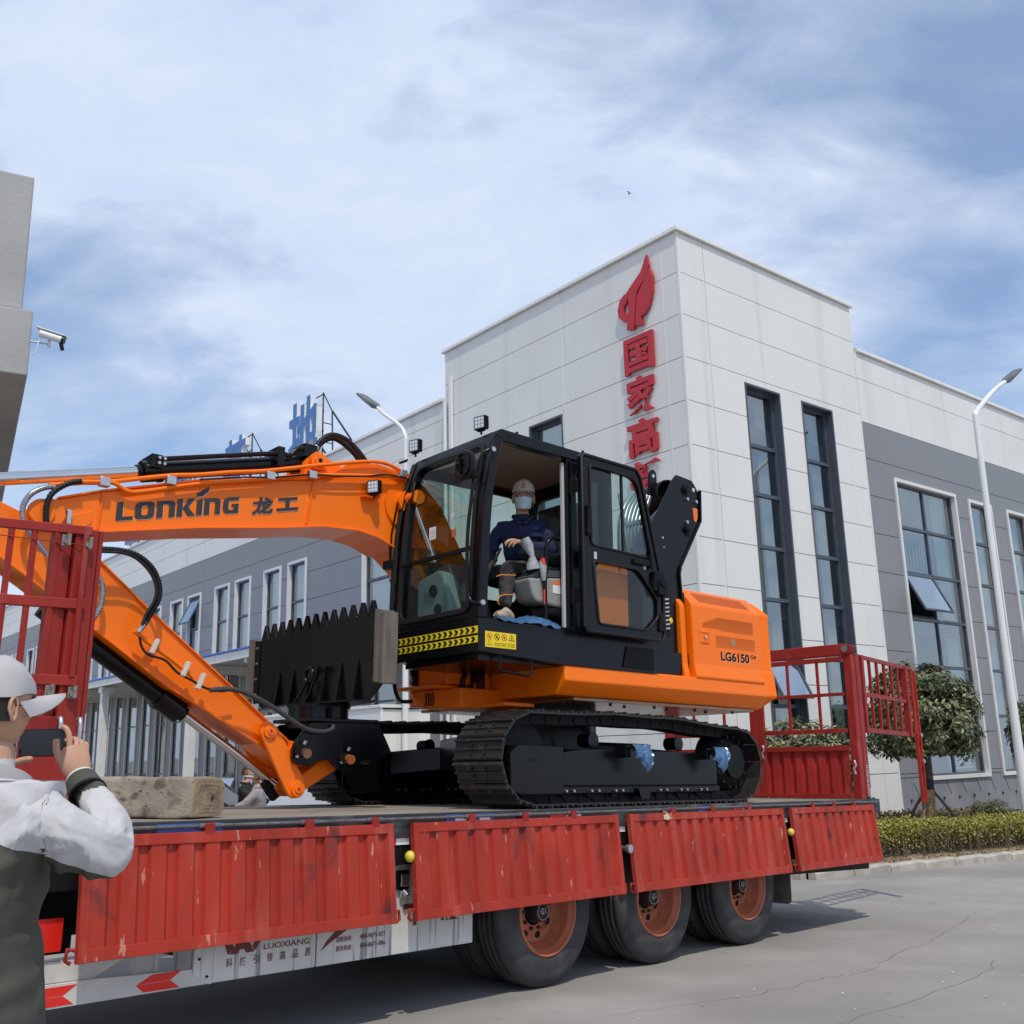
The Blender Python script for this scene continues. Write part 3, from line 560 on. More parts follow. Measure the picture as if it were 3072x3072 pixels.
# side boards hanging on the hinge tube
gates = [(2.235, 4.155), (4.318, 6.37), (6.515, 8.85), (9.005, 10.735)]
for gi, (x0, x1) in enumerate(gates):
    base = V3((0, 5.062, 1.150)); tl = R(6.0)
    def G(x, dn, o): return (x, 5.062 - dn * math.sin(tl) - o * math.cos(tl), 1.150 - dn * math.cos(tl) + o * math.sin(tl))   # along, down, outwards
    H = .572
    def gbox(mb, xa, xb, d0, d1, o0, o1): return mb.add([G(x, d, o) for o in (o0, o1) for (x, d) in ((xa, d0), (xb, d0), (xb, d1), (xa, d1))], [(0, 1, 2, 3), (7, 6, 5, 4), (0, 4, 5, 1), (1, 5, 6, 2), (2, 6, 7, 3), (3, 7, 4, 0)])
    fr = MB(); gbox(fr, x0, x0 + .045, 0, H, -.03, .012); gbox(fr, x1 - .045, x1, 0, H, -.03, .012); gbox(fr, x0 + .045, x1 - .045, 0.002, .058, -.03, .010); gbox(fr, x0 + .045, x1 - .045, H - .062, H - .002, -.03, .010)
    P_ = obj('side_board', fr, RED, tr, bev=.003, label=('red side board with a white chip near its top edge' if gi == 2 else None), kind='stuff')
    n = max(1, round((x1 - x0 - .09) / .158)); pw = (x1 - x0 - .09) / n
    pr = []
    for i in range(n):
        a = x0 + .045 + i * pw; pr += [(a, .004), (a + pw * .52, .004), (a + pw * .66, -.017), (a + pw * .93, -.017)]
    pr.append((x1 - .045, .004)); cm = MB(); k = len(pr)
    cm.add([G(x, .055, o) for x, o in pr] + [G(x, H - .06, o) for x, o in pr], [(i, i + 1, i + 1 + k, i + k) for i in range(k - 1)]); obj('corrugated_sheet', cm, RED, P_, fix=False)
    for q in (.25, .5, .75) if gi else (.35, .68, .93):
        xx = x0 + (x1 - x0) * q; hm = MB(); hm.box(xx - .028, xx + .028, 5.05, 5.09, 1.13, 1.19); obj('hinge', hm, REDC, P_, bev=.004)
        hm = MB(); hm.cyl((xx - .06, 5.072, 1.176), (xx + .06, 5.072, 1.176), .014, n=12); obj('hinge_sleeve', hm, mat('hinge_steel', (.16, .16, .165), .45), P_)
    for xe, s_ in ((x0, -1), (x1, 1)):
        hk = MB(); o_ = G(xe, H - .06, -.02); hk.tube([V3(o_), V3(o_) + V3((s_ * .04, 0, .01)), V3(o_) + V3((s_ * .045, 0, -.04)), V3(o_) + V3((s_ * .02, 0, -.055))], .010, 6); obj('latch_hook', hk, REDC, P_)
    if gi == 2:
        ch = MB(); pts = [(7.0 + .05 * math.cos(a) * random.uniform(.6, 1.1), .032 + .035 * math.sin(a) * random.uniform(.6, 1.1)) for a in [k_ * .45 for k_ in range(14)]]
        ch.add([G(x, d, .0125) for x, d in pts], [tuple(range(14))]); obj('paint_chip', ch, mat('primer_chip', (.62, .50, .36), .8), P_, fix=False)
# the far side boards hang too (only their tops catch light)
mb = MB(); mb.box(2.2, 10.7, 7.68, 7.72, .60, 1.15); obj('far_side_board', mb, RED, tr)
# reflective tape, marker lamps
tapr, tapw = mat('red_reflective_tape', (.75, .02, .01), .3), mat('white_reflective_tape', (.8, .8, .8), .3)
for x0, x1, w_ in ((4.15, 4.225, 0), (4.225, 4.33, 1), (6.36, 6.44, 0), (6.44, 6.52, 1), (8.84, 8.93, 0), (8.93, 9.01, 1)):
    mb = MB(); mb.box(x0, x1, 5.105, 5.112, 1.02, 1.075); obj('reflective_tape', mb, tapw if w_ else tapr, tr)
for x0, x1, w_ in ((5.63, 5.80, 0), (5.80, 5.97, 1), (7.0, 7.15, 1), (8.05, 8.2, 0), (8.2, 8.33, 1)):
    mb = MB(); mb.box(x0, x1, 5.083, 5.088, 1.15, 1.185); obj('reflective_tape', mb, tapw if w_ else tapr, tr)
bt = mat('blue_plate', (.03, .11, .45), .4)
for x0, x1 in ((2.62, 3.0), (4.62, 5.06), (7.50, 7.76)):
    mb = MB(); mb.box(x0, x1, 5.084, 5.088, 1.14, 1.19); o_ = obj('blue_marker_plate', mb, bt, tr)
    if x0 == 4.62:
        mb = MB(); mb.box(4.70, 4.80, 5.080, 5.083, 1.15, 1.18); mb.box(4.92, 5.02, 5.080, 5.083, 1.15, 1.18); obj('white_mark', mb, tapw, o_, kind='stuff')
for x in (4.31, 9.0):
    mb = MB(); mb.sphere((x, 5.07, .95 if x < 5 else .93), .035, nu=12, nv=8); obj('marker_lamp', mb, mat('amber_lens', (.75, .60, .08), .3), tr)
mb = MB(); mb.cyl((6.45, 5.10, .90), (6.45, 5.02, .90), .02, n=10); mb.cyl((6.45, 5.03, .90), (6.45, 5.00, .90), .032, n=10); obj('marker_lamp', mb, ZNC, tr)
# skirt with its printing, locker, underrun guard
def skirt(x0, x1, z0, z1, y=5.2):
    mb = MB(); mb.box(x0, x1, y, y + .03, z0, z1); return obj('skirt_panel', mb, SKW, tr, bev=.004)
s1 = skirt(3.066, 3.722, .372, .88); s2 = skirt(3.732, 4.978, .372, .90)
mb = MB(); mb.box(3.05, 3.064, 5.2, 5.6, .37, .88); obj('skirt_bracket', mb, SKW, tr)
mb = MB(); mb.prism([(2.942, .43), (3.045, .368), (3.045, .88), (2.942, .88)], 5.19, 5.22); obj('skirt_bracket', mb, SKW, tr, bev=.003)
for z in (.41, .50): 
    mb = MB(); mb.cyl((2.975 + (z < .45) * .05, 5.19, z), (2.975 + (z < .45) * .05, 5.182, z), .007, n=8); obj('bolt', mb, BLM, tr)
Y = 5.199; X_, Z_ = (1, 0, 0), (0, 0, 1)
def prn(name, par, items, m=SKL):
    mb = MB()
    for s_, x, z, wd, ht, b_ in items: text(mb, s_, (x, Y, z), X_, Z_, wd, ht, .0015, b_)
    return obj(name, mb, m, par, fix=False, kind='stuff')
prn('lettering', s1, [('LUOXIANG', 3.372, .503, .305, .030, .01)] + [(c_, 3.142 + i * .0845, .437 + .0, .038, .046, .01) for i, c_ in enumerate('科技引领高品质')])
prn('lettering', s2, [('销售热线：', 3.866, .487, .120, .030, .012), ('400-9675-077', 4.04, .4885, .196, .027, .012), ('服务热线：', 3.866, .437, .120, .030, .012), ('400-8671-886', 4.04, .4385, .196, .027, .012), ('卡', 4.375, .525, .20, .21, .03), ('板', 4.66, .53, .20, .21, .03)])
lg = MB()
for P_ in ([(3.150, .500), (3.125, .560), (3.175, .560), (3.185, .53)], [(3.160, .500), (3.225, .585), (3.262, .585), (3.312, .500), (3.262, .500), (3.25, .52), (3.222, .52), (3.212, .500)], [(3.30, .53), (3.318, .560), (3.36, .56), (3.315, .505)]): lg.prism(P_, Y - .0016, Y)
obj('emblem', lg, SKL, s1, kind='stuff')
lg = MB(); lg.prism([(3.756, .452), (3.80, .505), (3.86, .55), (3.92, .575), (3.99, .585), (3.94, .55), (3.88, .52), (3.82, .49)], Y - .0016, Y); obj('crescent_mark', lg, SKL, s2)
mb = MB(); mb.box(4.305, 4.40, 5.175, 5.2, .745, .86); mb.box(4.325, 4.385, 5.165, 5.175, .765, .84, 1); mb.cyl((4.345, 5.17, .74), (4.36, 5.15, .715), .02, n=10, m=1); mb.box(4.33, 4.40, 5.17, 5.185, .70, .74, 1); obj('locker_latch', mb, [BLK, ZNC], s2, bev=.004, kind='stuff')
gd = MB(); gd.prism([(1.2, .36), (3.045, .372), (2.942, .455), (2.42, .475), (1.2, .475)], 5.195, 5.215); G_ = obj('underrun_guard', gd, mat('grubby_white', (.60, .58, .54), .55, var=.1, vs=5, dirt=[((.3, .28, .25), .55, .75, 4., (1, 1, 1), .4)]), tr, bev=.003)
gd = MB(); gd.prism([(1.2, .49), (2.42, .475), (2.6, .56), (1.2, .60)], 5.22, 5.24); obj('tool_box_side', gd, mat('grubby_white', (.6, .58, .54)), tr)
gd = MB(); gd.box(2.66, 2.757, 5.26, 5.32, .46, 1.0); gd.box(2.757, 2.777, 5.25, 5.30, .46, 1.0); obj('guard_post', gd, mat('grubby_white', (.6, .58, .54)), tr)
mb = MB()
for P_ in ([(2.64, .417), (2.72, .457), (2.88, .457), (2.82, .419)], [(2.635, .415), (2.68, .378), (2.877, .378), (2.822, .417)], [(2.12, .461), (2.335, .463), (2.27, .42), (2.10, .418)], [(2.10, .416), (2.27, .417), (2.325, .377), (2.12, .374)]): mb.prism(P_, 5.193, 5.195)
obj('red_arrow', mb, tapr, G_, kind='stuff')
mb = MB(); mb.box(1.9, 2.236, 5.19, 5.22, .62, .77); obj('front_sign_panel', mb, tapr, tr)
mb = MB(); mb.box(3.1, 4.9, 5.24, 5.9, .45, 1.0); obj('locker', mb, BLM, tr); mb = MB(); mb.box(1.2, 2.6, 5.9, 6.9, .5, 1.0); obj('landing_gear_box', mb, BLM, tr)
# wheels
def wheel(cx, y0=5.17, first=None):
    c0 = (cx, y0, .50); d = (0, 1, 0); rt = .50
    ty = MB(); ty.lathe([(.012, .298), (.0, .315), (-.004, .34), (.0, .38), (.004, .42), (.004, .424), (.012, .452), (.03, .478), (.045, .492), (.06, .498), (.085, .500), (.086, .489), (.096, .489), (.097, .501), (.135, .502), (.136, .490), (.146, .490), (.147, .502), (.185, .501), (.186, .490), (.196, .490), (.197, .499), (.225, .494), (.245, .478), (.262, .44), (.27, .38), (.262, .298)], c0, d, 72)
    T_ = obj('tyre', ty, TYR, tr)
    rm = MB(); rm.lathe([(.012, .300), (.0, .294), (-.002, .284), (.008, .279), (.03, .268), (.04, .255), (.05, .250), (.10, .246), (.112, .232), (.15, .222), (.158, .205)], c0, d, 64)
    rm.lathe([(.158, .206), (.162, .19), (.158, .155), (.150, .135), (.150, .10)], c0, d, 64); R_ = obj('rim', rm, RIM, T_)
    hb = MB()
    for i in range(8):
        a = 2 * math.pi * (i + .35) / 8; p = V3((cx + .172 * math.cos(a), y0 + .156, .50 + .172 * math.sin(a))); hb.cyl(p, p + V3((0, .004, 0)), .026, n=16)
    obj('hand_hole', hb, mat('pit_black', (.004, .004, .004), .9), T_, kind='stuff')
    hb = MB()
    for i in range(10):
        a = 2 * math.pi * i / 10; p = V3((cx + .122 * math.cos(a), y0 + .15, .50 + .122 * math.sin(a))); hb.cyl(p, p - V3((0, .028, 0)), .013, n=6)
    obj('wheel_nut', hb, mat('dark_nut', (.06, .045, .04), .6), T_, kind='stuff')
    hb = MB(); hb.lathe([(.15, .085), (.075, .072), (.062, .066), (.058, .0)], c0, d, 32); hb.lathe([(.0575, .060), (.0555, .060), (.0555, .055), (.0575, .055)], c0, d, 32, 1); text(hb, 'G', (cx - .032, y0 + .0555, .48), X_, Z_, .036, .042, .002, .03, 1)
    for k in range(2): text(hb, '品牌'[k], (cx + .012, y0 + .0555, .505 - k * .024), X_, Z_, .020, .020, .002, .0, 1)
    obj('hub_cap', hb, [mat('dull_black_hub', (.02, .02, .022), .55), mat('silver_print', (.4, .4, .4), .5)], T_, fix=False, kind='stuff')
    hb = MB(); hb.cyl((cx, 5.45, .50), (cx, 6.3, .5), .07, n=12); hb.cyl((cx, y0 + .175, .5), (cx, y0 + .30, .5), .19, n=24); obj('brake_drum', hb, BLM, T_)
    return T_
W0 = wheel(5.705)
def moved(src, dx, dy, flip=False):
    c_ = src.copy(); COL.objects.link(c_); c_.parent = tr; c_.matrix_local = Matrix.Translation((dx, dy, 0)) @ src.matrix_local
    for ch in list(src.children):
        k = ch.copy(); COL.objects.link(k); k.parent = c_
    return c_
for dx in (1.325, 2.66): moved(W0, dx, 0)
for dx in (0, 1.325, 2.66):
    for yy in (.305, 1.88, 2.19):
        c_ = W0.copy(); COL.objects.link(c_); c_.parent = tr; c_.location = (dx, yy, 0)
for cx in (7.03, 8.36, 9.2)[:0]: pass
fl = MB(); fl.prism(rpoly([(8.98, .98), (9.26, .98), (9.28, .26), (8.995, .245)], [.0, .0, .05, .04]), 5.22, 5.235); 
mb = MB(); mb.prism(rpoly([(5.24, 1.0), (5.24, .262), (5.78, .262), (5.78, 1.0)], [0, .05, .05, 0]), 9.22, 9.235, 'x'); obj('mud_flap', mb, mat('muddy_flap', (.115, .105, .085), .8, var=.3, vs=8), tr)
# rear gate with tall posts
RX = 10.60
def rbar(nm_, p, q, w_, h_, m=REDC, par=None, **k):
    mb = MB(); mb.bar(p, q, w_, h_); return obj(nm_, mb, m, par or rg, bev=.003, **k)
rg = bpy.data.objects.new('rear_gate', None); COL.objects.link(rg); rg.parent = tr
CUR[rg.name] = CUR[tr.name]
for y, x in ((5.15, 10.72), (7.58, 10.72)):
    mb = MB(); mb.box(x - .10, x - .005, y - .04, y + .05, DZ, 2.74); mb.box(x + .005, x + .10, y - .045, y + .03, DZ + .03, 2.755); obj('corner_post', mb, REDC, rg, bev=.006, kind='stuff')
mb = MB(); mb.box(10.56, 10.60, 6.20, 6.28, DZ + .02, 2.68); obj('centre_post', mb, REDC, rg, bev=.004)
mb = MB(); mb.box(10.56, 10.60, 6.30, 6.38, DZ + .02, 2.68); obj('centre_post', mb, REDC, rg, bev=.004)
mb = MB(); mb.prism(rpoly([(5.13, 2.735), (5.06, 2.83), (5.2, 2.86), (7.5, 2.86), (7.62, 2.83), (7.62, 2.735)], .03), 10.60, 10.70, 'x'); obj('top_beam', mb, REDC, rg, bev=.01)
mb = MB(); mb.cyl((10.595, 5.16, 2.80), (10.585, 5.16, 2.80), .035, n=18); obj('plug', mb, mat('plug_grey', (.15, .17, .18), .5), rg)
for y0, y1 in ((5.20, 6.195), (6.385, 7.54)):
    for z, h_ in ((2.69, .05), (2.31, .035), (1.92, .045), (1.735, .05), (1.235, .05)): rbar('gate_rail', (10.58, y0, z), (10.58, y1, z), .04, h_)
    for q in (.30, .67): rbar('gate_bar', (10.58, y0 + (y1 - y0) * q, 1.94), (10.58, y0 + (y1 - y0) * q, 2.67), .028, .028)
    n = 7; pw = (y1 - y0) / n; pr = []
    for i in range(n):
        a = y0 + i * pw; pr += [(10.585, a), (10.585, a + pw * .55), (10.612, a + pw * .68), (10.612, a + pw * .94)]
    pr.append((10.585, y1)); k = len(pr); cm = MB(); cm.add([(x, y, 1.26) for x, y in pr] + [(x, y, 1.71) for x, y in pr], [(i, i + 1, i + 1 + k, i + k) for i in range(k - 1)]); obj('corrugated_sheet', cm, mat('deep_red_paint', (.37, .024, .020), .5, var=.14, vs=4, dirt=[((.5, .12, .1), .6, .72, 5., (1, 1, .4), .4)]), rg, fix=False)
for y, z in ((5.13, 1.60), (6.22, 1.78)):
    mb = MB(); mb.tube([(10.55, y, z), (10.535, y - .02, z - .05), (10.54, y + .01, z - .08), (10.535, y - .01, z - .14)], .012, 6); obj('latch_hook', mb, ZNC, rg)
mb = MB(); text(mb, 'ШШШ', (10.755, 5.103, 1.26), (0, 0, 1), (-1, 0, 0), .22, .05, .002, 0.01)
mb = MB()
for i in range(15):
    z = 1.24 + i * .022; mb.box(10.755, 10.80, 5.100, 5.104, z, z + .009)
for i in range(4): mb.box(10.755, 10.762, 5.1, 5.104, 1.26 + i * .06, 1.27 + i * .06 + .03)
obj('stencil_mark', mb, mat('faded_white_stencil', (.62, .5, .48), .7), rg, kind='stuff')
# side grating swung back past the rear post
sgp = V3((10.86, 5.12, 0)); an = R(-5.5); du = V3((math.cos(an), -math.sin(an), 0))
sgr = bpy.data.objects.new('swung_side_grating', None); COL.objects.link(sgr); sgr.parent = tr; CUR[sgr.name] = CUR[tr.name]
def SP(u, z): return sgp + du * u + V3((0, 0, z))
for z, h_ in ((2.73, .045), (2.32, .045), (1.93, .05)): rbar('grating_rail', SP(0.0, z), SP(1.68, z), .03, h_, par=sgr)
for u in (.28, .52, .76, 1.0, 1.22): rbar('grating_bar', SP(u, 1.95), SP(u, 2.71), .03, .03, par=sgr)
rbar('grating_stile', SP(.03, 1.9), SP(.03, 2.75), .05, .05, par=sgr); rbar('grating_stile', SP(1.50, 1.15), SP(1.50, 2.74), .10, .05, par=sgr, up=(0, 1, 0)) if False else rbar('grating_stile', SP(1.48, 1.9), SP(1.48, 2.74), .07, .05, par=sgr)
mb = MB(); 
for a_, b_, dd in ((1.66, 1.68, 0), (1.68, 1.78, -.03), (1.78, 1.80, 0)):
    p0, p1 = SP(a_, 0), SP(b_, 0); nn = V3((0, 1, 0)); y0_, y1_ = (-.04, .0) if dd == 0 else (-.005, .0)
    mb.add([p + nn * o + V3((0, 0, z)) for z in (1.14, 2.72) for p, o in ((p0, y0_), (p1, y0_), (p1, y1_), (p0, y1_))], [(0, 3, 2, 1), (4, 5, 6, 7), (0, 1, 5, 4), (1, 2, 6, 5), (2, 3, 7, 6), (3, 0, 4, 7)])
obj('channel_stile', mb, RED, sgr, bev=.003)
mb = MB(); mb.tube([SP(1.62, 2.7) + V3((0, -.04, 0)), SP(1.62, 2.05) + V3((0, -.04, 0)), SP(1.58, 1.94) + V3((0, -.04, 0))], .008, 6); obj('latch_rod', mb, REDC, sgr)
for z in (1.93, 1.62):
    mb = MB(); c_ = SP(1.73, z) + V3((0, -.05, 0)); mb.cyl(c_, c_ + V3((0, -.02, 0)), .025, n=12); obj('latch_bolt', mb, ZNC, sgr)
# front guard frame on the left
fgr = bpy.data.objects.new('front_guard_frame', None); COL.objects.link(fgr); fgr.parent = tr; CUR[fgr.name] = CUR[tr.name]
mb = MB(); mb.box(2.06, 2.175, 5.10, 5.22, DZ, 2.66); mb.box(1.975, 2.055, 5.13, 5.22, DZ, 2.64); obj('guard_post', mb, REDC, fgr, bev=.005, kind='stuff')
mb = MB(); mb.box(2.178, 2.20, 5.10, 5.30, DZ, 2.66); obj('guard_plate', mb, REDC, fgr, bev=.004)
an2 = R(19); gu = V3((-math.cos(an2), math.sin(an2), 0)); g0 = V3((2.13, 5.085, 0))
def GP(u, z, o=0.): return g0 + gu * u + V3((0, -o, z))
for z, h_ in ((2.645, .045), (2.265, .05), (1.885, .05)): rbar('guard_rail', GP(.0, z), GP(1.3, z), .035, h_, par=fgr)
for u in (.03, .16, .265, .37, .48, .6, .72, .84, .96, 1.08, 1.2): rbar('guard_bar', GP(u, 1.90), GP(u, 2.63), .026 if u > .05 else .05, .026, par=fgr)
for z in (2.58, 1.83):
    for u in (.02, .13):
        mb = MB(); c_ = V3((2.14 - u, 5.085, z)); mb.cyl(c_ + V3((.0, -.02, -.03)), c_ + V3((0, -.02, .03)), .012, n=10); mb.box(c_.x - .03, c_.x + .012, c_.y - .012, c_.y, z - .035, z + .025); mb.cyl(c_ + V3((-.012, -.01, -.01)), c_ + V3((-.012, -.022, -.01)), .014, n=10); obj('lock_bracket', mb, mat('tarnished_zinc', (.26, .24, .20), .5, metal=.6, var=.3, vs=40), fgr, bev=.004, kind='stuff')
for u in (.0, .095):
    mb = MB(); c_ = V3((2.155 - u, 5.08, 1.70)); mb.tube([c_, c_ + V3((0, -.03, .0)), c_ + V3((.0, -.035, -.03)), c_ + V3((.002, -.03, -.11))], .012, 8); obj('latch_hook', mb, ZNC, fgr)
mb = MB(); mb.tube([GP(0, 2.565, .02), GP(.6, 2.585, .02), GP(1.3, 2.60, .02)], .003, 5); obj('guard_wire', mb, REDC, fgr)
mb = MB(); mb.box(1.5, 2.10, 5.10, 5.14, 1.60, 1.71); obj('lower_rail', mb, REDC, fgr, bev=.004)
mb = MB(); mb.box(1.90, 2.175, 5.105, 5.13, 1.20, 1.60); obj('guard_skirt', mb, REDC, fgr)
# timber block
tb = thing('timber_block', 'heavy squared timber block with weathered end grain lying on the trailer deck', 'timber', FT, (2.75, 5.5, DZ))
# the block lies askew: C0 is its near lower corner, U_ runs along it away from the camera, W_ across its end
C0, U_, W_ = V3((2.93, 5.32, 0)), V3((-.47, .88, 0)), V3((.88, .47, 0)); n = 26
prof = rpoly([(0, 1.203), (.37, 1.203), (.36, 1.425), (0.01, 1.43)], [.02, .07, .07, .03], 4); rings = []
for i in range(n + 1):
    x = 1.25 * (1 - i / n); ring_ = []
    for y, z in prof:
        d = .010 * noise.noise(V3((x * 5, y * 7, z * 7))) + .005 * noise.noise(V3((x * 22, y * 20, z * 20))); e = 0 if i < n - 1 else (.02 if i == n - 1 else .05)
        q = C0 + U_ * (x + (.0 if i < n else .004)) + W_ * (y + (.18 - y) * e + d); ring_.append((q.x, q.y, max(1.203, z + (1.315 - z) * e + d)))
    rings.append(ring_)
mb = MB(); mb.loft(rings, smooth=True, caps=False); obj('block_body', mb, WOOD, tb)
mb = MB(); c_ = V3((0, 0, 0))
for p in rings[-1]: c_ += V3(p)
c_ /= len(prof); vs = [c_ + W_ * .03]; R0 = rings[-1]; K = 10; c1 = c_ + W_ * .03
for j in range(1, K + 1):
    for p in R0:
        q = c1.lerp(V3(p), j / K); q -= U_ * ((.006 if j % 2 else -.003) * (j < K) + .008 * noise.noise(q * 22) * (j < K)); vs.append(q)
m_ = len(R0); fs = [(0, 1 + i, 1 + (i + 1) % m_) for i in range(m_)] + [(1 + j * m_ + i, 1 + (j + 1) * m_ + i, 1 + (j + 1) * m_ + (i + 1) % m_, 1 + j * m_ + (i + 1) % m_) for j in range(K - 1) for i in range(m_)]
mb.add(vs, fs, 0, True); obj('end_grain', mb, WEND, tb)
mb = MB(); mb.sphere(c1 + W_ * .01 - U_ * .004, .011, nu=8, nv=6, sc=(.8, .8, 1.7)); obj('knot', mb, mat('knot_dark', (.03, .02, .012), .9), tb)
mb = MB()
for k in range(5):
    a = k * 1.35 + .4; r1 = random.uniform(.5, 1); p = c1 - U_ * .007; mb.tube([p + W_ * (.02 * math.cos(a)) + V3((0, 0, .014 * math.sin(a))), p + W_ * (.07 * r1 * math.cos(a + .25)) + V3((0, 0, .045 * r1 * math.sin(a + .25))), p + W_ * (.12 * r1 * math.cos(a + .12)) + V3((0, 0, .075 * r1 * math.sin(a + .12)))], .0010, 4)
obj('drying_crack', mb, mat('knot_dark', (.03, .02, .012), .9), tb, kind='stuff')
# ================================================================ the excavator
EB = (7.08, 6.5, DZ)
ex = thing('crawler_excavator', 'orange and black crawler excavator with its boom folded forward on the trailer', 'excavator', FT, EB)
UT = Matrix.Translation((7.08, 6.5, 0)) @ Matrix.Rotation(-_a, 4, 'Z')
def uo(name, mb, mats, par=None, **k):
    mb.v = [tuple(UT @ V3(p)) for p in mb.v]; return obj(name, mb, mats, par or ex, **k)
def ubox(name, q, m, par=None, bev=.006, **k):
    mb = MB(); mb.box(*q); return uo(name, mb, m, par, bev=bev, **k)
# ---- tracks (frame FT)
def track_path(s):     # closed path of the shoe mid-line in x,z; s in metres
    pass
XF, XR, RS, ZB, ZTp = 5.275, 8.876, .345, DZ + .035, 1.90
def build_track(yc, lab):
    T_ = MB(); T_.box(5.95, 8.25, yc - .16, yc + .16, 1.30, 1.36); T_.prism([(5.93, 1.36), (5.93, 1.60), (6.3, 1.645), (8.05, 1.645), (8.2, 1.60), (8.2, 1.36)], yc - .17, yc + .17)
    T_.prism(rpoly([(5.42, 1.33), (5.41, 1.60), (5.50, 1.66), (6.0, 1.655), (6.0, 1.30), (5.52, 1.30)], .03), yc - .23, yc + .13)
    tk = obj('track_frame', T_, BLK, ex, bev=.01, label=lab, kind='stuff')
    # path: bottom flat, rear sprocket arc, sagging top, front idler arc
    pts = []; cr, cf = (XR - .37, 1.57), (XF + .38, 1.575)
    for i in range(41): t = i / 40; pts.append((cf[0] + (cr[0] - cf[0]) * t, DZ + .035))
    rr = cr[1] - (DZ + .035)
    for i in range(1, 30): a = -math.pi / 2 + math.pi * i / 30; pts.append((cr[0] + rr * math.cos(a) * 1.0, cr[1] + rr * .86 * math.sin(a) if a > 0 else cr[1] + rr * math.sin(a)))
    ztr = cr[1] + rr * .86
    for i in range(41):
        t = i / 40; x = cr[0] + (cf[0] - cr[0]) * t; pts.append((x, ztr + (1.905 - ztr) * min(1, t * 2.6) ** 1.0 * .75 + .03 * math.sin(t * math.pi) - .012 * abs(math.sin(t * math.pi * 3))))
    zt2 = pts[-1][1]; r2 = cf[1] - (DZ + .035)
    for i in range(1, 30): a = math.pi / 2 + math.pi * i / 30; pts.append((cf[0] + r2 * 1.02 * math.cos(a), cf[1] + (zt2 - cf[1]) * math.sin(a) if a < math.pi else cf[1] + r2 * math.sin(a)))
    P_ = [V3((p[0], 0, p[1])) for p in pts]; P_.append(P_[0]); Ls = [0]
    for a, b in zip(P_, P_[1:]): Ls.append(Ls[-1] + (b - a).length)
    n = 46; pitch = Ls[-1] / n
    def at(s):
        s %= Ls[-1]
        for i in range(len(Ls) - 1):
            if Ls[i + 1] >= s: return P_[i].lerp(P_[i + 1], (s - Ls[i]) / max(1e-6, Ls[i + 1] - Ls[i]))
    sh = MB(); h = pitch / 2 * .96
    pr = [(-h, 0), (-h, -.012), (-h + .012, -.034), (-h + .024, -.034), (-h + .03, -.012), (-.012, -.012), (-.006, -.026), (.006, -.026), (.012, -.012), (h - .024, -.012), (h - .020, -.024), (h - .01, -.024), (h, -.010), (h, 0)]
    sh.prism(pr, -.25, .25); 
    for bx_ in (-.03, .03):
        for by in (-.07, .07): sh.cyl((bx_, by, -.012), (bx_, by, -.026), .011, n=6)
    lk = MB()
    for y in (-.085, .085): lk.box(-h, h, y - .018, y + .018, .0, .072)
    lk.cyl((h, -.11, .035), (h, .11, .035), .024, n=10)
    shm, lkm = None, None
    for k in range(n):
        a, b = at(k * pitch), at((k + 1) * pitch); c_ = (a + b) / 2; ang = math.atan2(b.z - a.z, b.x - a.x)
        # outside of the loop lies to the right of travel (bottom runs rearwards), so local -z must face out
        Mx = Matrix.Translation((c_.x - EB[0], yc - EB[1], c_.z - EB[2])) @ Matrix.Rotation(-ang, 4, 'Y')
        if shm is None:
            shm = mesh('track_shoe', sh, SHOE); fixn(shm); lkm = mesh('track_link', lk, BLM); fixn(lkm)
        o = obj('track_shoe', None, None, tk, me=shm); o.matrix_local = Mx
        o2 = obj('track_link', None, None, tk, me=lkm); o2.matrix_local = Mx
    for i in range(7):
        x = 6.13 + i * .305; mb = MB(); z = 1.30; mb.cyl((x, yc - .15, 1.345), (x, yc + .15, 1.345), .035, n=12); mb.cyl((x, yc - .13, 1.36), (x, yc - .07, 1.36), .085, n=20); mb.cyl((x, yc + .07, 1.36), (x, yc + .13, 1.36), .085, n=20); obj('track_roller', mb, BLM, tk, kind='stuff')
        if i < 7:
            mb = MB()
            for s_ in (-.045, .045): mb.cyl((x + s_, yc - .165, 1.325), (x + s_, yc - .185, 1.325), .011, n=6)
            obj('roller_bolt', mb, ZNC, tk, kind='stuff')
    mb = MB(); mb.prism([(6.98, 1.34), (7.16, 1.34), (7.12, 1.25), (7.02, 1.25)], yc - .19, yc - .17); obj('track_guide', mb, BLK, tk)
    for x in (6.55, 7.75):
        mb = MB(); mb.cyl((x, yc - .06, 1.72), (x, yc + .06, 1.72), .055, n=18); mb.cyl((x, yc - .075, 1.72), (x, yc - .06, 1.72), .065, n=18); obj('carrier_roller', mb, BLK, tk)
    mb = MB(); mb.lathe([(-.165, .03), (-.165, .16), (-.12, .20), (-.10, .27), (.10, .27), (.12, .2)], (cr[0], yc, cr[1]), (0, 1, 0), 36); obj('final_drive', mb, BLM, tk)
    mb = MB()
    for i in range(14):
        a = 2 * math.pi * i / 14; p = V3((cr[0] + .232 * math.cos(a), yc - .12, cr[1] + .232 * math.sin(a))); mb.cyl(p, p - V3((0, .02, 0)), .012, n=6)
    obj('drive_bolt', mb, SHOE, tk, kind='stuff')
    mb = MB(); mb.cyl((cr[0] - .02, yc - .19, cr[1]), (cr[0] - .02, yc - .166, cr[1]), .155, n=32); obj('drive_cover', mb, BLM, tk, bev=.006)
    mb = MB()
    mb.lathe([(-.10, .05), (-.10, .25), (-.06, .30), (.06, .30), (.1, .25)], (cf[0] + .02, yc, cf[1]), (0, 1, 0), 32); obj('idler', mb, BLM, tk)
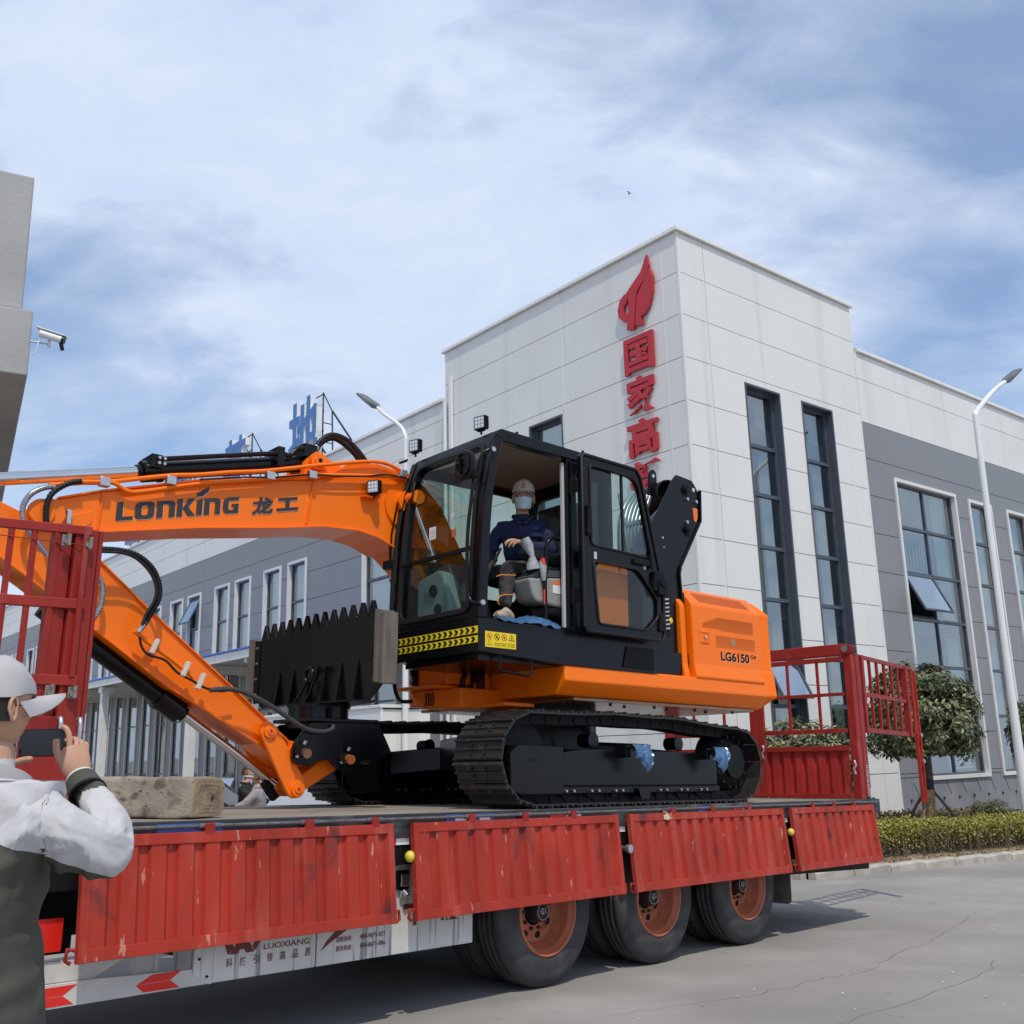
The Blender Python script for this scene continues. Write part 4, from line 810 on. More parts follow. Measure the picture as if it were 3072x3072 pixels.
    mb = MB(); mb.box(5.62, 5.70, yc - .236, yc - .229, 1.54, 1.56); obj('guard_slot', mb, mat('pit_black', (.004, .004, .004), .9), tk)
    for x in (6.72, 7.88):
        mb = MB(); mb.box(x, x + .05, yc - .28, yc - .16, 1.58, 1.68); mb.box(x, x + .20, yc - .29, yc - .16, 1.655, 1.675); obj('step_bracket', mb, BLK, tk, bev=.004)
    return tk
tn = build_track(5.50, 'near crawler track with steel shoes facing the camera'); tf = build_track(7.50, 'far crawler track mostly hidden behind the near one')
mb = MB(); mb.prism([(5.75, 6.2), (8.35, 6.2), (8.0, 6.9), (6.2, 6.9)][::1], 1.45, 1.75, 'z'); mb.cyl((7.08, 6.5, 1.6), (7.08, 6.5, 2.06), .52, n=40); mb.bar((6.0, 5.6, 1.55), (6.8, 6.4, 1.65), .25, .2); mb.bar((8.1, 5.6, 1.55), (7.4, 6.4, 1.65), .25, .2); mb.bar((6.0, 7.4, 1.55), (6.8, 6.6, 1.65), .25, .2); mb.bar((8.1, 7.4, 1.55), (7.4, 6.6, 1.65), .25, .2)
obj('carbody', mb, BLK, ex, bev=.01, kind='stuff')
# ---- revolving frame
mb = MB(); mb.prism([(-1.215, 2.30), (-1.225, 2.175), (-1.12, 2.065), (-.30, 2.065), (-.30, 2.30)], -.83, 1.866, 'x'); sk = uo('side_skirt', mb, ORG, bev=.012)
mb = MB(); mb.box(-.83, 1.85, -.28, .92, 2.07, 2.28); uo('revolving_frame', mb, ORG, bev=.01)
mb = MB(); mb.prism([(1.215, 2.30), (1.225, 2.175), (1.12, 2.065), (.94, 2.065), (.94, 2.30)], -.45, 1.866, 'x'); uo('side_skirt', mb, ORG, bev=.012)
mb = MB(); mb.box(-.6, 1.8, -1.08, 1.05, 2.035, 2.063); uo('belly_plate', mb, mat('painted_belly', (.40, .20, .10), .22, metal=.3, var=.3, vs=3, dirt=[((.30, .28, .22), .5, .6, 2.5, (1, 1, 1), .8)]), bev=.004)
mb = MB()
for i in range(9): mb.cyl((-.6 + i * .28, -.95 + .1 * (i % 2), 2.034), (-.6 + i * .28, -.95 + .1 * (i % 2), 2.02), .016, n=6)
uo('belly_bolt', mb, SHOE, kind='stuff')
mb = MB(); mb.box(-1.10, -.78, -.80, .0, 1.985, 2.015); mb.prism([(-1.02, 2.015), (-.99, 2.30), (-.86, 2.35), (-.84, 2.015)], -.30, -.26); mb.prism([(-1.02, 2.015), (-.99, 2.30), (-.86, 2.35), (-.84, 2.015)], -.12, -.08); uo('front_bracket', mb, ORG, bev=.006, kind='stuff')
mb = MB()
for i in range(5): mb.tube(spline([(-1.0, -.25 + .05 * i, 2.40), (-1.1, -.24 + .05 * i, 2.2), (-.95, -.2 + .04 * i, 2.10), (-.8, -.2 + .05 * i, 2.2)], 5), .022, 8)
mb.box(-1.0, -.9, -.3, -.2, 2.02, 2.35); uo('hose_bundle', mb, RUB, kind='stuff')
# far front tool box with railing
mb = MB(); mb.prism(rpoly([(.28, 2.20), (.34, 2.31), (.26, 2.40), (-.22, 2.385), (-.22, 2.19)], .02), -1.25, -.6, 'x'); 
bx_ = uo('tool_box', mb, ORG, bev=.012)
mb = MB(); mb.prism([(.40, 2.165), (-.20, 2.155), (-.20, 2.185), (.40, 2.195)], -1.33, -.6, 'x'); mb.prism([(.33, 2.16), (.15, 2.0), (-.40, 1.985), (-.4, 2.15), (-.2, 2.15)], -1.24, -.6, 'x'); uo('box_tray', mb, ORG, bx_, bev=.01, kind='stuff')
mb = MB()
for i in range(4): mb.prism([(.10 - .035 * i, 2.13), (.085 - .035 * i, 2.13), (.07 - .035 * i, 2.075), (.085 - .035 * i, 2.02), (.10 - .035 * i, 2.02), (.085 - .035 * i, 2.075)], -1.245, -1.239, 'x')
uo('chevron_decal', mb, BLM, bx_, kind='stuff')
mb = MB(); mb.box(-1.275, -1.25, .19, .25, 2.2, 2.38); mb.cyl((-1.28, .22, 2.31), (-1.30, .22, 2.31), .03, n=12); uo('box_latch', mb, BLK, bx_)
mb = MB(); mb.tube(spline([(-1.25, .52, 2.9), (-1.28, .53, 2.45), (-1.27, .52, 2.2), (-1.25, .45, 2.09), (-1.22, .33, 2.08)], 5), .018, 8); uo('hand_rail', mb, BLK)
# ---- black base under cab, box behind it
mb = MB(); mb.prism(rpoly([(-1.715, 2.335), (-1.715, 2.59), (-.12, 2.59), (.25, 2.55), (.25, 2.29), (-.8, 2.29)], .008), -1.225, -.13); cbs = uo('cab_base', mb, BLK, bev=.012)
mb = MB(); mb.box(-1.66, -.3, -1.15, -.2, 2.285, 2.33); uo('cab_floor_underside', mb, BLK, cbs)
mb = MB(); mb.box(.262, .862, -1.14, -.2, 2.305, 2.515); o_ = uo('valve_box', mb, BLK, bev=.012)
mb = MB()
for x, z in ((.34, 2.48), (.78, 2.47), (.30, 2.34)): mb.cyl((x, -1.14, z), (x, -1.147, z), .010, n=6)
uo('bolt', mb, SHOE, o_, kind='stuff')
mb = MB(); mb.prism([(-.17, 2.32), (-.12, 2.50), (.22, 2.50), (.22, 2.32)], -1.236, -1.226); uo('access_panel', mb, BLM, cbs, bev=.003)
mb = MB(); mb.tube([(-1.49, -1.20, 2.34), (-1.49, -1.20, 2.23), (-1.47, -1.20, 2.205), (-1.19, -1.20, 2.185), (-1.175, -1.20, 2.20), (-1.175, -1.20, 2.32)], .010, 8); uo('step_bar', mb, BLK, cbs)
# warning strips and safety decal on the base
yb = mat('yellow_strip', (.85, .66, .02), .4)
for z0, z1 in ((2.473, 2.528), (2.403, 2.455)):
    mb = MB(); mb.box(-1.7185, -1.716, -1.215, -.135, z0, z1); st = uo('warning_strip', mb, yb, cbs)
    mb = MB(); n = 15; h = (z1 - z0)
    for i in range(n):
        y = -.155 - i * 1.045 / (n - .1); pz = [(y, z1 - .006), (y - .030, z1 - .006), (y - .052, (z0 + z1) / 2), (y - .030, z0 + .006), (y, z0 + .006), (y - .022, (z0 + z1) / 2)]; mb.prism(pz, -1.7205, -1.7185, 'x')
    uo('chevron', mb, BLM, st, kind='stuff')
mb = MB(); mb.box(-1.655, -1.35, -1.2285, -1.2255, 2.374, 2.492); dc = uo('safety_decal', mb, YEL, cbs)
mb = MB(); Yd = -1.2295
def disc(mb, cx, cz, r0, r1, y, n=24, m=0):
    vs = [(cx + r * math.cos(2 * math.pi * i / n), y, cz + r * math.sin(2 * math.pi * i / n)) for r in (r0, r1) for i in range(n)]
    mb.add(vs, [(i, (i + 1) % n, n + (i + 1) % n, n + i) for i in range(n)], m)
for k, cx in enumerate((-1.614, -1.540, -1.468)):
    disc(mb, cx, 2.455, .021, .026, Yd, m=0 if k != 1 else 1); mb.bar((cx - .018, Yd, 2.472), (cx + .018, Yd, 2.438), .001, .005, m=0 if k != 1 else 1, up=(0, 0, 1))
    mb.box(cx - .008, cx + .007, Yd, Yd + .0005, 2.445, 2.462, 1)
mb.prism([(-1.425, 2.435), (-1.365, 2.435), (-1.395, 2.487)], Yd, Yd + .0006, m=1); mb.prism([(-1.417, 2.440), (-1.373, 2.440), (-1.395, 2.478)], Yd - .0005, Yd, m=2); mb.box(-1.398, -1.392, Yd - .001, Yd - .0006, 2.443, 2.465, 1)
text(mb, '禁止', (-1.633, Yd, 2.409), X_, Z_, .035, .014, .001, 0, 0); text(mb, '请勿靠近 旋转危险', (-1.565, Yd, 2.402), X_, Z_, .125, .010, .001, 0, 1); text(mb, '注意安全 严禁站人', (-1.565, Yd, 2.387), X_, Z_, .125, .010, .001, 0, 1)
text(mb, 'WARNING', (-1.645, Yd, 2.39), X_, Z_, .06, .008, .001, 0, 1); disc(mb, -1.395, 2.402, .0, .0001, Yd); mb.box(-1.428, -1.365, Yd, Yd + .0004, 2.388, 2.415, 1); mb.box(-1.425, -1.368, Yd - .0006, Yd - .0002, 2.391, 2.412, 2); text(mb, '小心夹伤', (-1.422, Yd - .001, 2.395), X_, Z_, .05, .013, .0004, 0, 1)
uo('decal_print', mb, [mat('decal_red', (.6, .05, .02), .5), BLM, YEL], dc, fix=False, kind='stuff')
# ---- hood and counterweight
hp = [(-1.20, 2.285), (-1.232, 2.30), (-1.205, 2.425), (-1.195, 2.955), (-1.185, 2.985), (-1.07, 3.12), (-1.03, 3.135), (-.75, 3.135), (-.75, 2.285)]
mb = MB(); mb.prism(hp, .80, 1.822, 'x'); hd = uo('engine_hood', mb, ORG, bev=.014)
mb = MB(); hp2 = [(y + .05, z - .01 if z > 2.9 else z) for y, z in hp]; mb.prism(hp2, .70, .772, 'x'); uo('hood_side_panel', mb, ORG, hd, bev=.012)
mb = MB(); mb.box(.775, .797, -1.12, -.75, 2.3, 3.08); uo('hood_gap', mb, BLM, hd)
mb = MB(); mb.box(.9, 1.822, -.745, 1.0, 2.3, 3.06); uo('engine_cover', mb, ORG, hd, bev=.02)
mb = MB(); mb.prism([(-y, z) for y, z in hp], .5, 1.822, 'x'); uo('far_hood', mb, ORG, bev=.014)
def perf(mb, x0, x1, z0, z1, dx, dz, yf, cut=None):
    j = 0; z = z0
    while z <= z1:
        x = x0 + (dx / 2 if j % 2 else 0)
        while x <= x1:
            if cut is None or cut(x, z):
                y = yf(z) - .0016; h = dz * .48; w_ = dx * .30; mb.add([(x - w_, y, z), (x, yf(z - h) - .0016, z - h), (x + w_, y, z), (x, yf(z + h) - .0016, z + h)], [(0, 1, 2, 3)])
            x += dx
        z += dz; j += 1
pf = MB(); perf(pf, .945, 1.70, 2.745, 2.875, .0215, .0125, lambda z: -1.1985, lambda x, z: z < 2.80 + (x - .945) * .35 and z > 2.745 + (.02 if x < 1.2 else 0)); perf(pf, 1.13, 1.72, 2.60, 2.705, .0215, .0125, lambda z: -1.2005)
perf(pf, .92, 1.70, 3.005, 3.105, .0215, .0125, lambda z: -1.185 + (z - 2.985) * .852 - .004, lambda x, z: x > .88 + (3.105 - z) * 0.6 and x < 1.66 + (3.1 - z) * .5)
uo('vent_perforation', pf, mat('perforation_dark', (.10, .012, .001), .8), hd, fix=False, kind='stuff')
mb = MB(); mb.box(.885, 1.03, -1.205, -1.200, 2.612, 2.735); mb.box(.90, 1.015, -1.212, -1.205, 2.715, 2.725); mb.box(.90, 1.015, -1.212, -1.205, 2.622, 2.632); mb.box(1.015, 1.025, -1.212, -1.205, 2.622, 2.725); lt_ = uo('latch_recess', mb, ORG, hd, bev=.003, kind='stuff')
mb = MB(); mb.cyl((.965, -1.206, 2.675), (.965, -1.22, 2.675), .016, n=14); uo('latch_knob', mb, ZNC, lt_)
mb = MB(); text(mb, 'LG6150', (1.185, -1.2045, 2.475), (.9995, 0, -.0), Z_, .43, .088, .001, .035); text(mb, 'G4', (1.635, -1.2045, 2.525), X_, Z_, .085, .036, .001, .012); uo('model_lettering', mb, BLM, hd, fix=False, kind='stuff')
mb = MB(); text(mb, 'LG6150', (1.189, -1.2038, 2.471), (.9995, 0, -.0), Z_, .43, .088, .0005, .045); uo('lettering_outline', mb, mat('decal_light', (.75, .6, .45), .5), hd, fix=False, kind='stuff')
mb = MB(); mb.box(1.34, 1.42, -1.2035, -1.2030, 2.63, 2.69); uo('faded_plate', mb, mat('faded_plate', (.45, .20, .08), .4), hd)
cw = MB(); rings = []
def cwring(z, o, s_=1.):
    o_ = []
    for k in range(25):
        a = -1 + 2 * k / 24; y = a * (1.205 + o); o_.append((1.84 + (.155 + .16 * (1 - abs(a) ** 2.6)) * s_ + o * .5, y, z))
    return o_ + [(1.838, 1.16 + o, z), (1.838, -1.16 - o, z)]
for z, o, s_ in ((2.055, -.13, .6), (2.06, -.12, .65), (2.175, .012, 1.), (2.19, .018, 1.0), (2.41, -.0, 1.), (2.43, -.012, .97), (2.92, -.014, .93), (2.975, -.01, .97), (3.085, -.11, .75), (3.10, -.13, .7)): rings.append(cwring(z, o, s_))
cw.loft(rings, smooth=False); uo('counterweight', cw, ORG, bev=.012)
# ---- lift plates, ducting and drum behind the cab
bp = [(.80, 2.50), (.765, 2.95), (.745, 3.25), (.765, 3.32), (1.09, 3.81), (1.105, 4.09), (1.06, 4.16), (1.01, 4.205), (.79, 4.222), (.74, 4.17), (.40, 3.65), (.36, 3.5), (.30, 2.52)]
mb = MB(); mb.prism(bp, -1.10, -1.075); pl_ = uo('lift_plate', mb, BLK, bev=.004)
mb = MB()
for p, q in (((.80, 2.50), (.765, 2.95)), ((.765, 2.95), (.745, 3.25)), ((.745, 3.25), (.765, 3.32)), ((.765, 3.32), (1.09, 3.81)), ((1.09, 3.81), (1.105, 4.12))): mb.bar((p[0] + .012, -1.05, p[1]), (q[0] + .012, -1.05, q[1]), .14, .018, up=(1, 0, 0)) if False else mb.prism([(p[0], p[1]), (q[0], q[1]), (q[0] + .018, q[1]), (p[0] + .018, p[1])], -1.125, -.98)
uo('plate_flange', mb, BLK, pl_, kind='stuff', bev=.003)
mb = MB(); mb.prism([(x + .25, z - .02) for x, z in bp if x > .3] + [(.60, 2.5)], -.62, -.6); uo('lift_plate', mb, BLK, bev=.004)
for cx, cz, r_ in ((.905, 4.09, .034), (.90, 3.695, .034)):
    mb = MB(); mb.cyl((cx, -1.10, cz), (cx, -1.13, cz), r_, n=20); mb.cyl((cx, -1.13, cz), (cx, -1.136, cz), r_ * .5, n=16); mb.box(cx - .03, cx + .03, -1.107, -1.10, cz - .06, cz + .05); uo('pivot_boss', mb, BLM, pl_, bev=.003)
for cx, cz in ((.915, 4.0), (1.045, 3.995), (.895, 3.77)):
    mb = MB(); mb.cyl((cx, -1.10, cz), (cx, -1.125, cz), .017, n=6); uo('hex_bolt', mb, ZNC, pl_)
for cx, cz, r_ in ((1.03, 4.115, .020), (.555, 3.57, .010), (.565, 3.48, .006)):
    mb = MB(); mb.cyl((cx, -1.1015, cz), (cx, -1.1025, cz), r_, n=16); uo('plate_hole', mb, mat('seen_sky_hole', (.6, .6, .6), .6), pl_)
mb = MB(); mb.prism(rpoly([(1.0, 3.93), (1.07, 3.93), (1.065, 3.84), (1.04, 3.79), (1.01, 3.80)], .015), -1.108, -1.101); uo('orange_tag', mb, mat('orange_tag', (.85, .19, .03), .5), pl_)
ea = MB(); A_ = rpoly([(.62, 4.02), (.64, 4.26), (.68, 4.31), (.73, 4.28), (.74, 4.06)], .03); ea.prism(A_, -.90, -.87); er = uo('lifting_eye', ea, BLK, bev=.004)
mb = MB(); mb.cyl((.685, -.901, 4.235), (.685, -.902, 4.235), .018, n=16); uo('eye_hole', mb, mat('seen_sky_hole', (.6, .6, .6), .6), er)
mb = MB(); mb.box(.42, .60, -1.112, -1.101, 2.66, 3.02); op_ = uo('fitting_window', mb, mat('pit_black', (.004, .004, .004), .9), pl_)
mb = MB()
for i in range(8): mb.cyl((.45, -1.115, 2.72 + i * .038), (.50, -1.13, 2.725 + i * .038), .012, n=8); mb.cyl((.53, -1.115, 2.72 + i * .038), (.565, -1.13, 2.725 + i * .038), .010, n=8)
uo('hose_fitting', mb, ZNC, op_, kind='stuff')
mb = MB(); mb.sphere((.60, -1.12, 2.80), .022, sc=(1, .3, 1.3)); uo('yellow_tag', mb, YEL, pl_)
drm = MB(); drm.lathe([(-.0, .115), (-.02, .135), (-.0, .14), (.5, .14)], (.80, -.98, 4.06), (.3, 1, 0), 28); drm.lathe([(.0, .115), (.06, .10), (.06, .0)], (.80, -.98, 4.06), (.3, 1, 0), 28); uo('air_filter_drum', drm, BLM)
mb = MB(); mb.prism([(.30, 3.45), (.36, 3.60), (.78, 3.98), (.72, 3.6), (.5, 3.3)], -.95, -.93); uo('deflector_sheet', mb, mat('blue_grey_sheet', (.10, .12, .19), .4), bev=.003)
dc_ = MB()
for i in range(7): 
    o_ = .052 * i; p = spline([(.17 + o_, -.92 + .01 * i, 3.40), (.18 + o_ * .9, -.92, 3.66), (.27 + o_ * .9, -.9, 3.86), (.42 + o_ * .7, -.88, 4.02)], 8); dc_.tube(p, .026, 8)
uo('duct_bundle', dc_, mat('galvanised_duct', (.30, .33, .34), .35, metal=.6, var=.1), kind='stuff')
mb = MB(); mb.bar((.18, -.95, 3.66), (.56, -.95, 3.78), .01, .03); mb.bar((.15, -.95, 3.95), (.25, -.95, 3.4), .01, .04); mb.bar((.2, -.95, 3.38), (.5, -.95, 3.46), .01, .05); uo('duct_strap', mb, mat('galvanised_duct', (.3, .33, .34), .35), kind='stuff')
# ---- cab
def FX(z): t = (z - 2.58) / 1.55; return -1.705 + .05 * t + .14 * max(t, 0) ** 4
cab = bpy.data.objects.new('cab', None); COL.objects.link(cab); cab.parent = ex
def dens(A_, n=6):       # subdivide each edge so a loop can follow the bowed front
    o = []
    for p, q in zip(A_, A_[1:] + A_[:1]):
        for i in range(n): o.append((p[0] + (q[0] - p[0]) * i / n, p[1] + (q[1] - p[1]) * i / n))
    return o
def front(name, A_, B_, o0, o1, m, **k):
    mb = MB(); a, b = dens(A_, 3), dens(B_, 3); mb.ring(a, b, 0, 1, 'x'); mb.v = [(FX(z) + (o0 if x < .5 else o1), y, z) for x, y, z in mb.v]; return uo(name, mb, m, cab, **k)
def frect(y0, y1, z0, z1, r): return rpoly([(y0, z0), (y1, z0), (y1, z1), (y0, z1)], r, 4)
front('front_frame', frect(-1.205, -.075, 2.59, 4.115, .05), frect(-1.12, -.17, 2.655, 4.03, .12), -.01, .06, BLK, bev=.004)
front('windscreen_seal', frect(-1.135, -.155, 2.64, 4.045, .13), frect(-1.10, -.195, 2.68, 4.01, .10), -.028, -.008, RUB, bev=.003)
def gpane(z0, z1, name):
    mb = MB(); n = 8; vs = []
    for i in range(n + 1):
        z = z0 + (z1 - z0) * i / n
        for y in (-1.105, -.19): vs.append((FX(z) + .012, y, z))
    mb.add(vs, [(2 * i, 2 * i + 1, 2 * i + 3, 2 * i + 2) for i in range(n)], 0, True); return uo(name, mb, CGL, cab, fix=False)
gpane(3.16, 4.02, 'windscreen_glass'); gpane(2.67, 3.13, 'lower_front_glass')
mb = MB(); mb.bar((FX(3.145) - .012, -1.11, 3.145), (FX(3.145) - .012, -.17, 3.145), .035, .03); uo('windscreen_bar', mb, BLM, cab, bev=.003)
# papers stuck inside the glass
for y0, y1, z0, z1, m_ in ((-.62, -.72 - .03, 3.37, 3.50, WHT), (-.86, -.915, 3.43, 3.54, WHT), (-.88, -.955, 3.30, 3.385, ORG)):
    pass
wp = [(-.50, -.59, 3.315, 3.42, WHT, 'notice_sheet'), (-.79, -.835, 3.40, 3.49, WHT, 'small_notice'), (-.81, -.868, 3.285, 3.35, mat('orange_tag', (.85, .19, .03), .5), 'orange_notice')]
for y0, y1, z0, z1, m_, nm_ in wp:
    mb = MB(); x = FX((z0 + z1) / 2) + .008; mb.box(x, x + .001, y1, y0, z0, z1); o_ = uo(nm_, mb, m_, cab)
    mb = MB()
    for i in range(6): mb.box(x - .001, x - .0004, y1 + .006, y0 - .006 - .01 * (i % 3), z0 + .01 + i * (z1 - z0 - .02) / 6, z0 + .013 + i * (z1 - z0 - .02) / 6)
    uo('print_line', mb, mat('grey_print', (.3, .3, .3), .7), o_, kind='stuff')
# side structure
def yx(name, A_, B_, y0, y1, m, **k):
    mb = MB(); mb.ring(A_, B_, y0, y1, 'y'); return uo(name, mb, m, cab, **k)
mb = MB(); vs = [(FX(z), z) for z in [2.59 + 1.53 * i / 10 for i in range(11)]]; mb.prism([(x - .005, z) for x, z in vs] + [(x + .075, z) for x, z in reversed(vs)], -1.225, -1.15); uo('front_pillar', mb, BLK, cab, bev=.012)
mb = MB(); mb.prism([(x - .005, z) for x, z in vs] + [(x + .075, z) for x, z in reversed(vs)], -.15, -.075); uo('front_pillar', mb, BLK, cab, bev=.012)
mb = MB(); mb.box(-.775, -.715, -1.22, -1.15, 2.59, 4.06); uo('centre_pillar', mb, BLK, cab, bev=.008)
mb = MB(); mb.box(-.80, -.776, -1.19, -1.16, 2.60, 4.0); uo('pillar_trim', mb, mat('pale_grey_trim', (.5, .5, .49), .6), cab, bev=.004)
mb = MB(); mb.box(-.30, -.23, -1.22, -1.15, 2.59, 4.06); mb.box(-.30, -.23, -.15, -.075, 2.59, 4.06); uo('rear_pillar', mb, BLK, cab, bev=.008)
mb = MB(); mb.prism(rpoly([(-1.545, 4.085), (-1.50, 4.135), (-.30, 4.118), (-.215, 4.06), (-.225, 4.03), (-1.53, 4.03)], .015), -1.225, -1.145); uo('roof_rail', mb, BLK, cab, bev=.01)
mb = MB(); mb.prism(rpoly([(-1.545, 4.085), (-1.50, 4.135), (-.30, 4.118), (-.215, 4.06), (-.225, 4.03), (-1.53, 4.03)], .015), -.15, -.07); uo('roof_rail', mb, BLK, cab, bev=.01)
mb = MB(); mb.prism([(-1.50, 4.10), (-1.45, 4.145), (-.35, 4.13), (-.25, 4.085)], -1.144, -.151); uo('roof', mb, BLK, cab, bev=.01)
mb = MB(); mb.prism([(-1.48, 4.07), (-1.42, 4.095), (-.35, 4.085), (-.26, 4.04)], -1.143, -.152); uo('roof_lining', mb, mat('tan_lining', (.23, .17, .135), .9, var=.1), cab)
mb = MB(); mb.prism(rpoly([(-.42, 4.12), (-.40, 4.165), (-.22, 4.14), (-.17, 4.08), (-.3, 4.08)], .01), -1.15, -.3); uo('roof_vent', mb, BLM, cab, bev=.006)
mb = MB()
for x in (-1.3, -.55): mb.cyl((x, -1.19, 4.13), (x, -1.19, 4.155), .012, n=8)
uo('roof_stud', mb, BLM, cab, kind='stuff')
mb = MB(); mb.box(-1.66, -.24, -1.20, -.12, 2.56, 2.60); uo('cab_floor', mb, BLM, cab)
# far side wall with its big window, rear wall
yx('far_side_frame', rpoly([(-1.66, 2.60), (-.25, 2.60), (-.25, 4.06), (-1.53, 4.06)], .03), rpoly([(-1.58, 2.98), (-.36, 2.98), (-.36, 3.98), (-1.47, 3.98)], .10), -.12, -.085, BLM, bev=.003)
mb = MB(); mb.box(-.86, -.82, -.125, -.09, 2.98, 3.98); uo('far_window_post', mb, BLM, cab)
mb = MB(); mb.add([(-1.6, -.10, 2.95), (-.33, -.10, 2.95), (-.33, -.10, 4.0), (-1.5, -.10, 4.0)], [(0, 1, 2, 3)]); uo('far_side_glass', mb, CGL, cab, fix=False)
mb = MB(); mb.ring(frect(-1.15, -.15, 2.60, 4.04, .03), frect(-1.02, -.27, 3.30, 3.92, .08), -.29, -.25, 'x'); uo('rear_frame', mb, BLM, cab)
mb = MB(); mb.add([(-.27, -1.03, 3.28), (-.27, -.26, 3.28), (-.27, -.26, 3.94), (-.27, -1.03, 3.94)], [(0, 1, 2, 3)]); uo('rear_glass', mb, CGL, cab, fix=False)
# rear quarter of the near side: window above, orange service door below
yx('quarter_frame', rpoly([(-.715, 3.20), (-.30, 3.20), (-.30, 4.03), (-.715, 4.03)], .01), rpoly([(-.66, 3.29), (-.33, 3.29), (-.33, 3.96), (-.66, 3.96)], .05), -1.21, -1.16, BLK, bev=.003)
mb = MB(); mb.add([(-.67, -1.19, 3.28), (-.32, -1.19, 3.28), (-.32, -1.19, 3.97), (-.67, -1.19, 3.97)], [(0, 1, 2, 3)]); uo('quarter_glass', mb, CGL, cab, fix=False)
mb = MB(); mb.box(-.715, .22, -1.20, -1.16, 2.595, 3.2); uo('quarter_panel', mb, BLK, cab)
mb = MB(); mb.prism(rpoly([(-.50, 2.65), (-.075, 2.65), (-.07, 3.17), (-.39, 3.185), (-.43, 3.15)], [.01, .01, .01, .03, .03]), -1.225, -1.201); sdn = uo('service_door', mb, ORG, cab, bev=.006)
# ---- the open door folded back
dY0, dY1 = -1.345, -1.305
Uo = rpoly([(-.735, 3.215), (.205, 3.215), (-.015, 4.045), (-.735, 4.065)], [.0, .0, .13, .05], 5); Ui = rpoly([(-.63, 3.285), (.12, 3.265), (-.045, 3.965), (-.63, 3.975)], [.05, .04, .12, .04], 5)
Lo = rpoly([(-.735, 2.555), (.235, 2.555), (.255, 2.70), (.25, 3.0), (.205, 3.214), (-.735, 3.214)], [.06, .04, .02, .02, .0, .0], 4); Li = rpoly([(-.56, 2.635), (.02, 2.635), (.165, 2.76), (.17, 2.91), (-.07, 3.15), (-.615, 3.15)], [.04, .04, .04, .04, .05, .04], 4)
mb = MB(); mb.ring(Uo, Ui, dY0, dY1, 'y'); mb.ring(Lo, Li, dY0, dY1, 'y'); dr_ = uo('cab_door', mb, BLK, cab, bev=.006, kind='stuff') if False else None
dr_ = bpy.data.objects.new('cab_door', None); COL.objects.link(dr_); dr_.parent = ex
def dp_(name, mb, m, **k): return uo(name, mb, m, dr_, **k)
mb = MB(); mb.ring(Uo, Ui, dY0, dY1, 'y'); dp_('upper_door_frame', mb, BLK, bev=.007); mb = MB(); mb.ring(Lo, Li, dY0, dY1, 'y'); dp_('lower_door_frame', mb, BLK, bev=.007)
def scl(P_, d):
    cx = sum(p[0] for p in P_) / len(P_); cz = sum(p[1] for p in P_) / len(P_); return [(p[0] + d * (1 if p[0] > cx else -1), p[1] + d * (1 if p[1] > cz else -1)) for p in P_]
for A_, nm_ in ((Ui, 'upper_window_seal'), (Li, 'lower_window_seal')):
    mb = MB(); mb.tube([(p[0], dY0 - .004, p[1]) for p in A_] + [(A_[0][0], dY0 - .004, A_[0][1])], .011, 6, caps=False); dp_(nm_, mb, RUB, fix=False)
mb = MB(); O_ = [(-.725, 2.60), (-.70, 2.565), (.21, 2.565), (.24, 2.62), (.24, 3.0), (.195, 3.22), (.0, 3.98), (-.06, 4.045), (-.70, 4.055), (-.725, 4.03)]; mb.tube([(x, dY0 - .006, z) for x, z in O_ + O_[:1]], .014, 6); dp_('door_rim_seal', mb, RUB, fix=False)
mb = MB(); mb.add([(p[0], -1.325, p[1]) for p in scl(Ui, .012)], [tuple(range(len(Ui)))]); dp_('upper_door_glass', mb, CGL, fix=False)
mb = MB(); mb.add([(p[0], -1.325, p[1]) for p in scl(Li, .012)], [tuple(range(len(Li)))]); dp_('lower_door_glass', mb, CGL, fix=False)
mb = MB(); mb.box(-.235, -.215, -1.335, -1.315, 3.28, 3.97); dp_('sliding_glass_rail', mb, RUB)
for x0, x1, z0, z1, t_ in ((.09, .235, 2.98, 3.16, .04), (.13, .25, 2.95, 3.06, .06), (-.14, .10, 3.19, 3.245, .03), (-.70, -.64, 3.36, 3.62, .035), (.16, .235, 2.64, 2.80, .02)):
    mb = MB(); mb.prism(rpoly([(x0, z0), (x1, z0), (x1 - .01, z1), (x0 + .02, z1)], .02), dY0 - t_, dY0); dp_('door_latch' if x0 > 0 else 'door_handle', mb, BLM, bev=.006)
mb = MB(); mb.cyl((.185, dY0 - .05, 3.05), (.185, dY0 - .075, 3.05), .035, n=20); dp_('latch_dial', mb, BLM)
mb = MB(); mb.cyl((.08, dY0 - .03, 3.17), (.075, dY0 - .03, 3.30), .018, n=10); dp_('latch_pin', mb, BLM)
mb = MB(); mb.box(-.60, -.57, dY0 - .006, dY0, 3.17, 3.23); mb.box(.0, .03, dY0 - .006, dY0, 3.16, 3.22); dp_('grey_cap', mb, mat('pale_grey_trim', (.5, .5, .49), .6), kind='stuff')
for z in (3.78, 2.86):
    mb = MB(); mb.cyl((-.75, -1.25, z - .07), (-.75, -1.25, z + .07), .016, n=10); mb.box(-.76, -.735, -1.30, -1.22, z - .05, z + .05); dp_('door_hinge', mb, BLM)
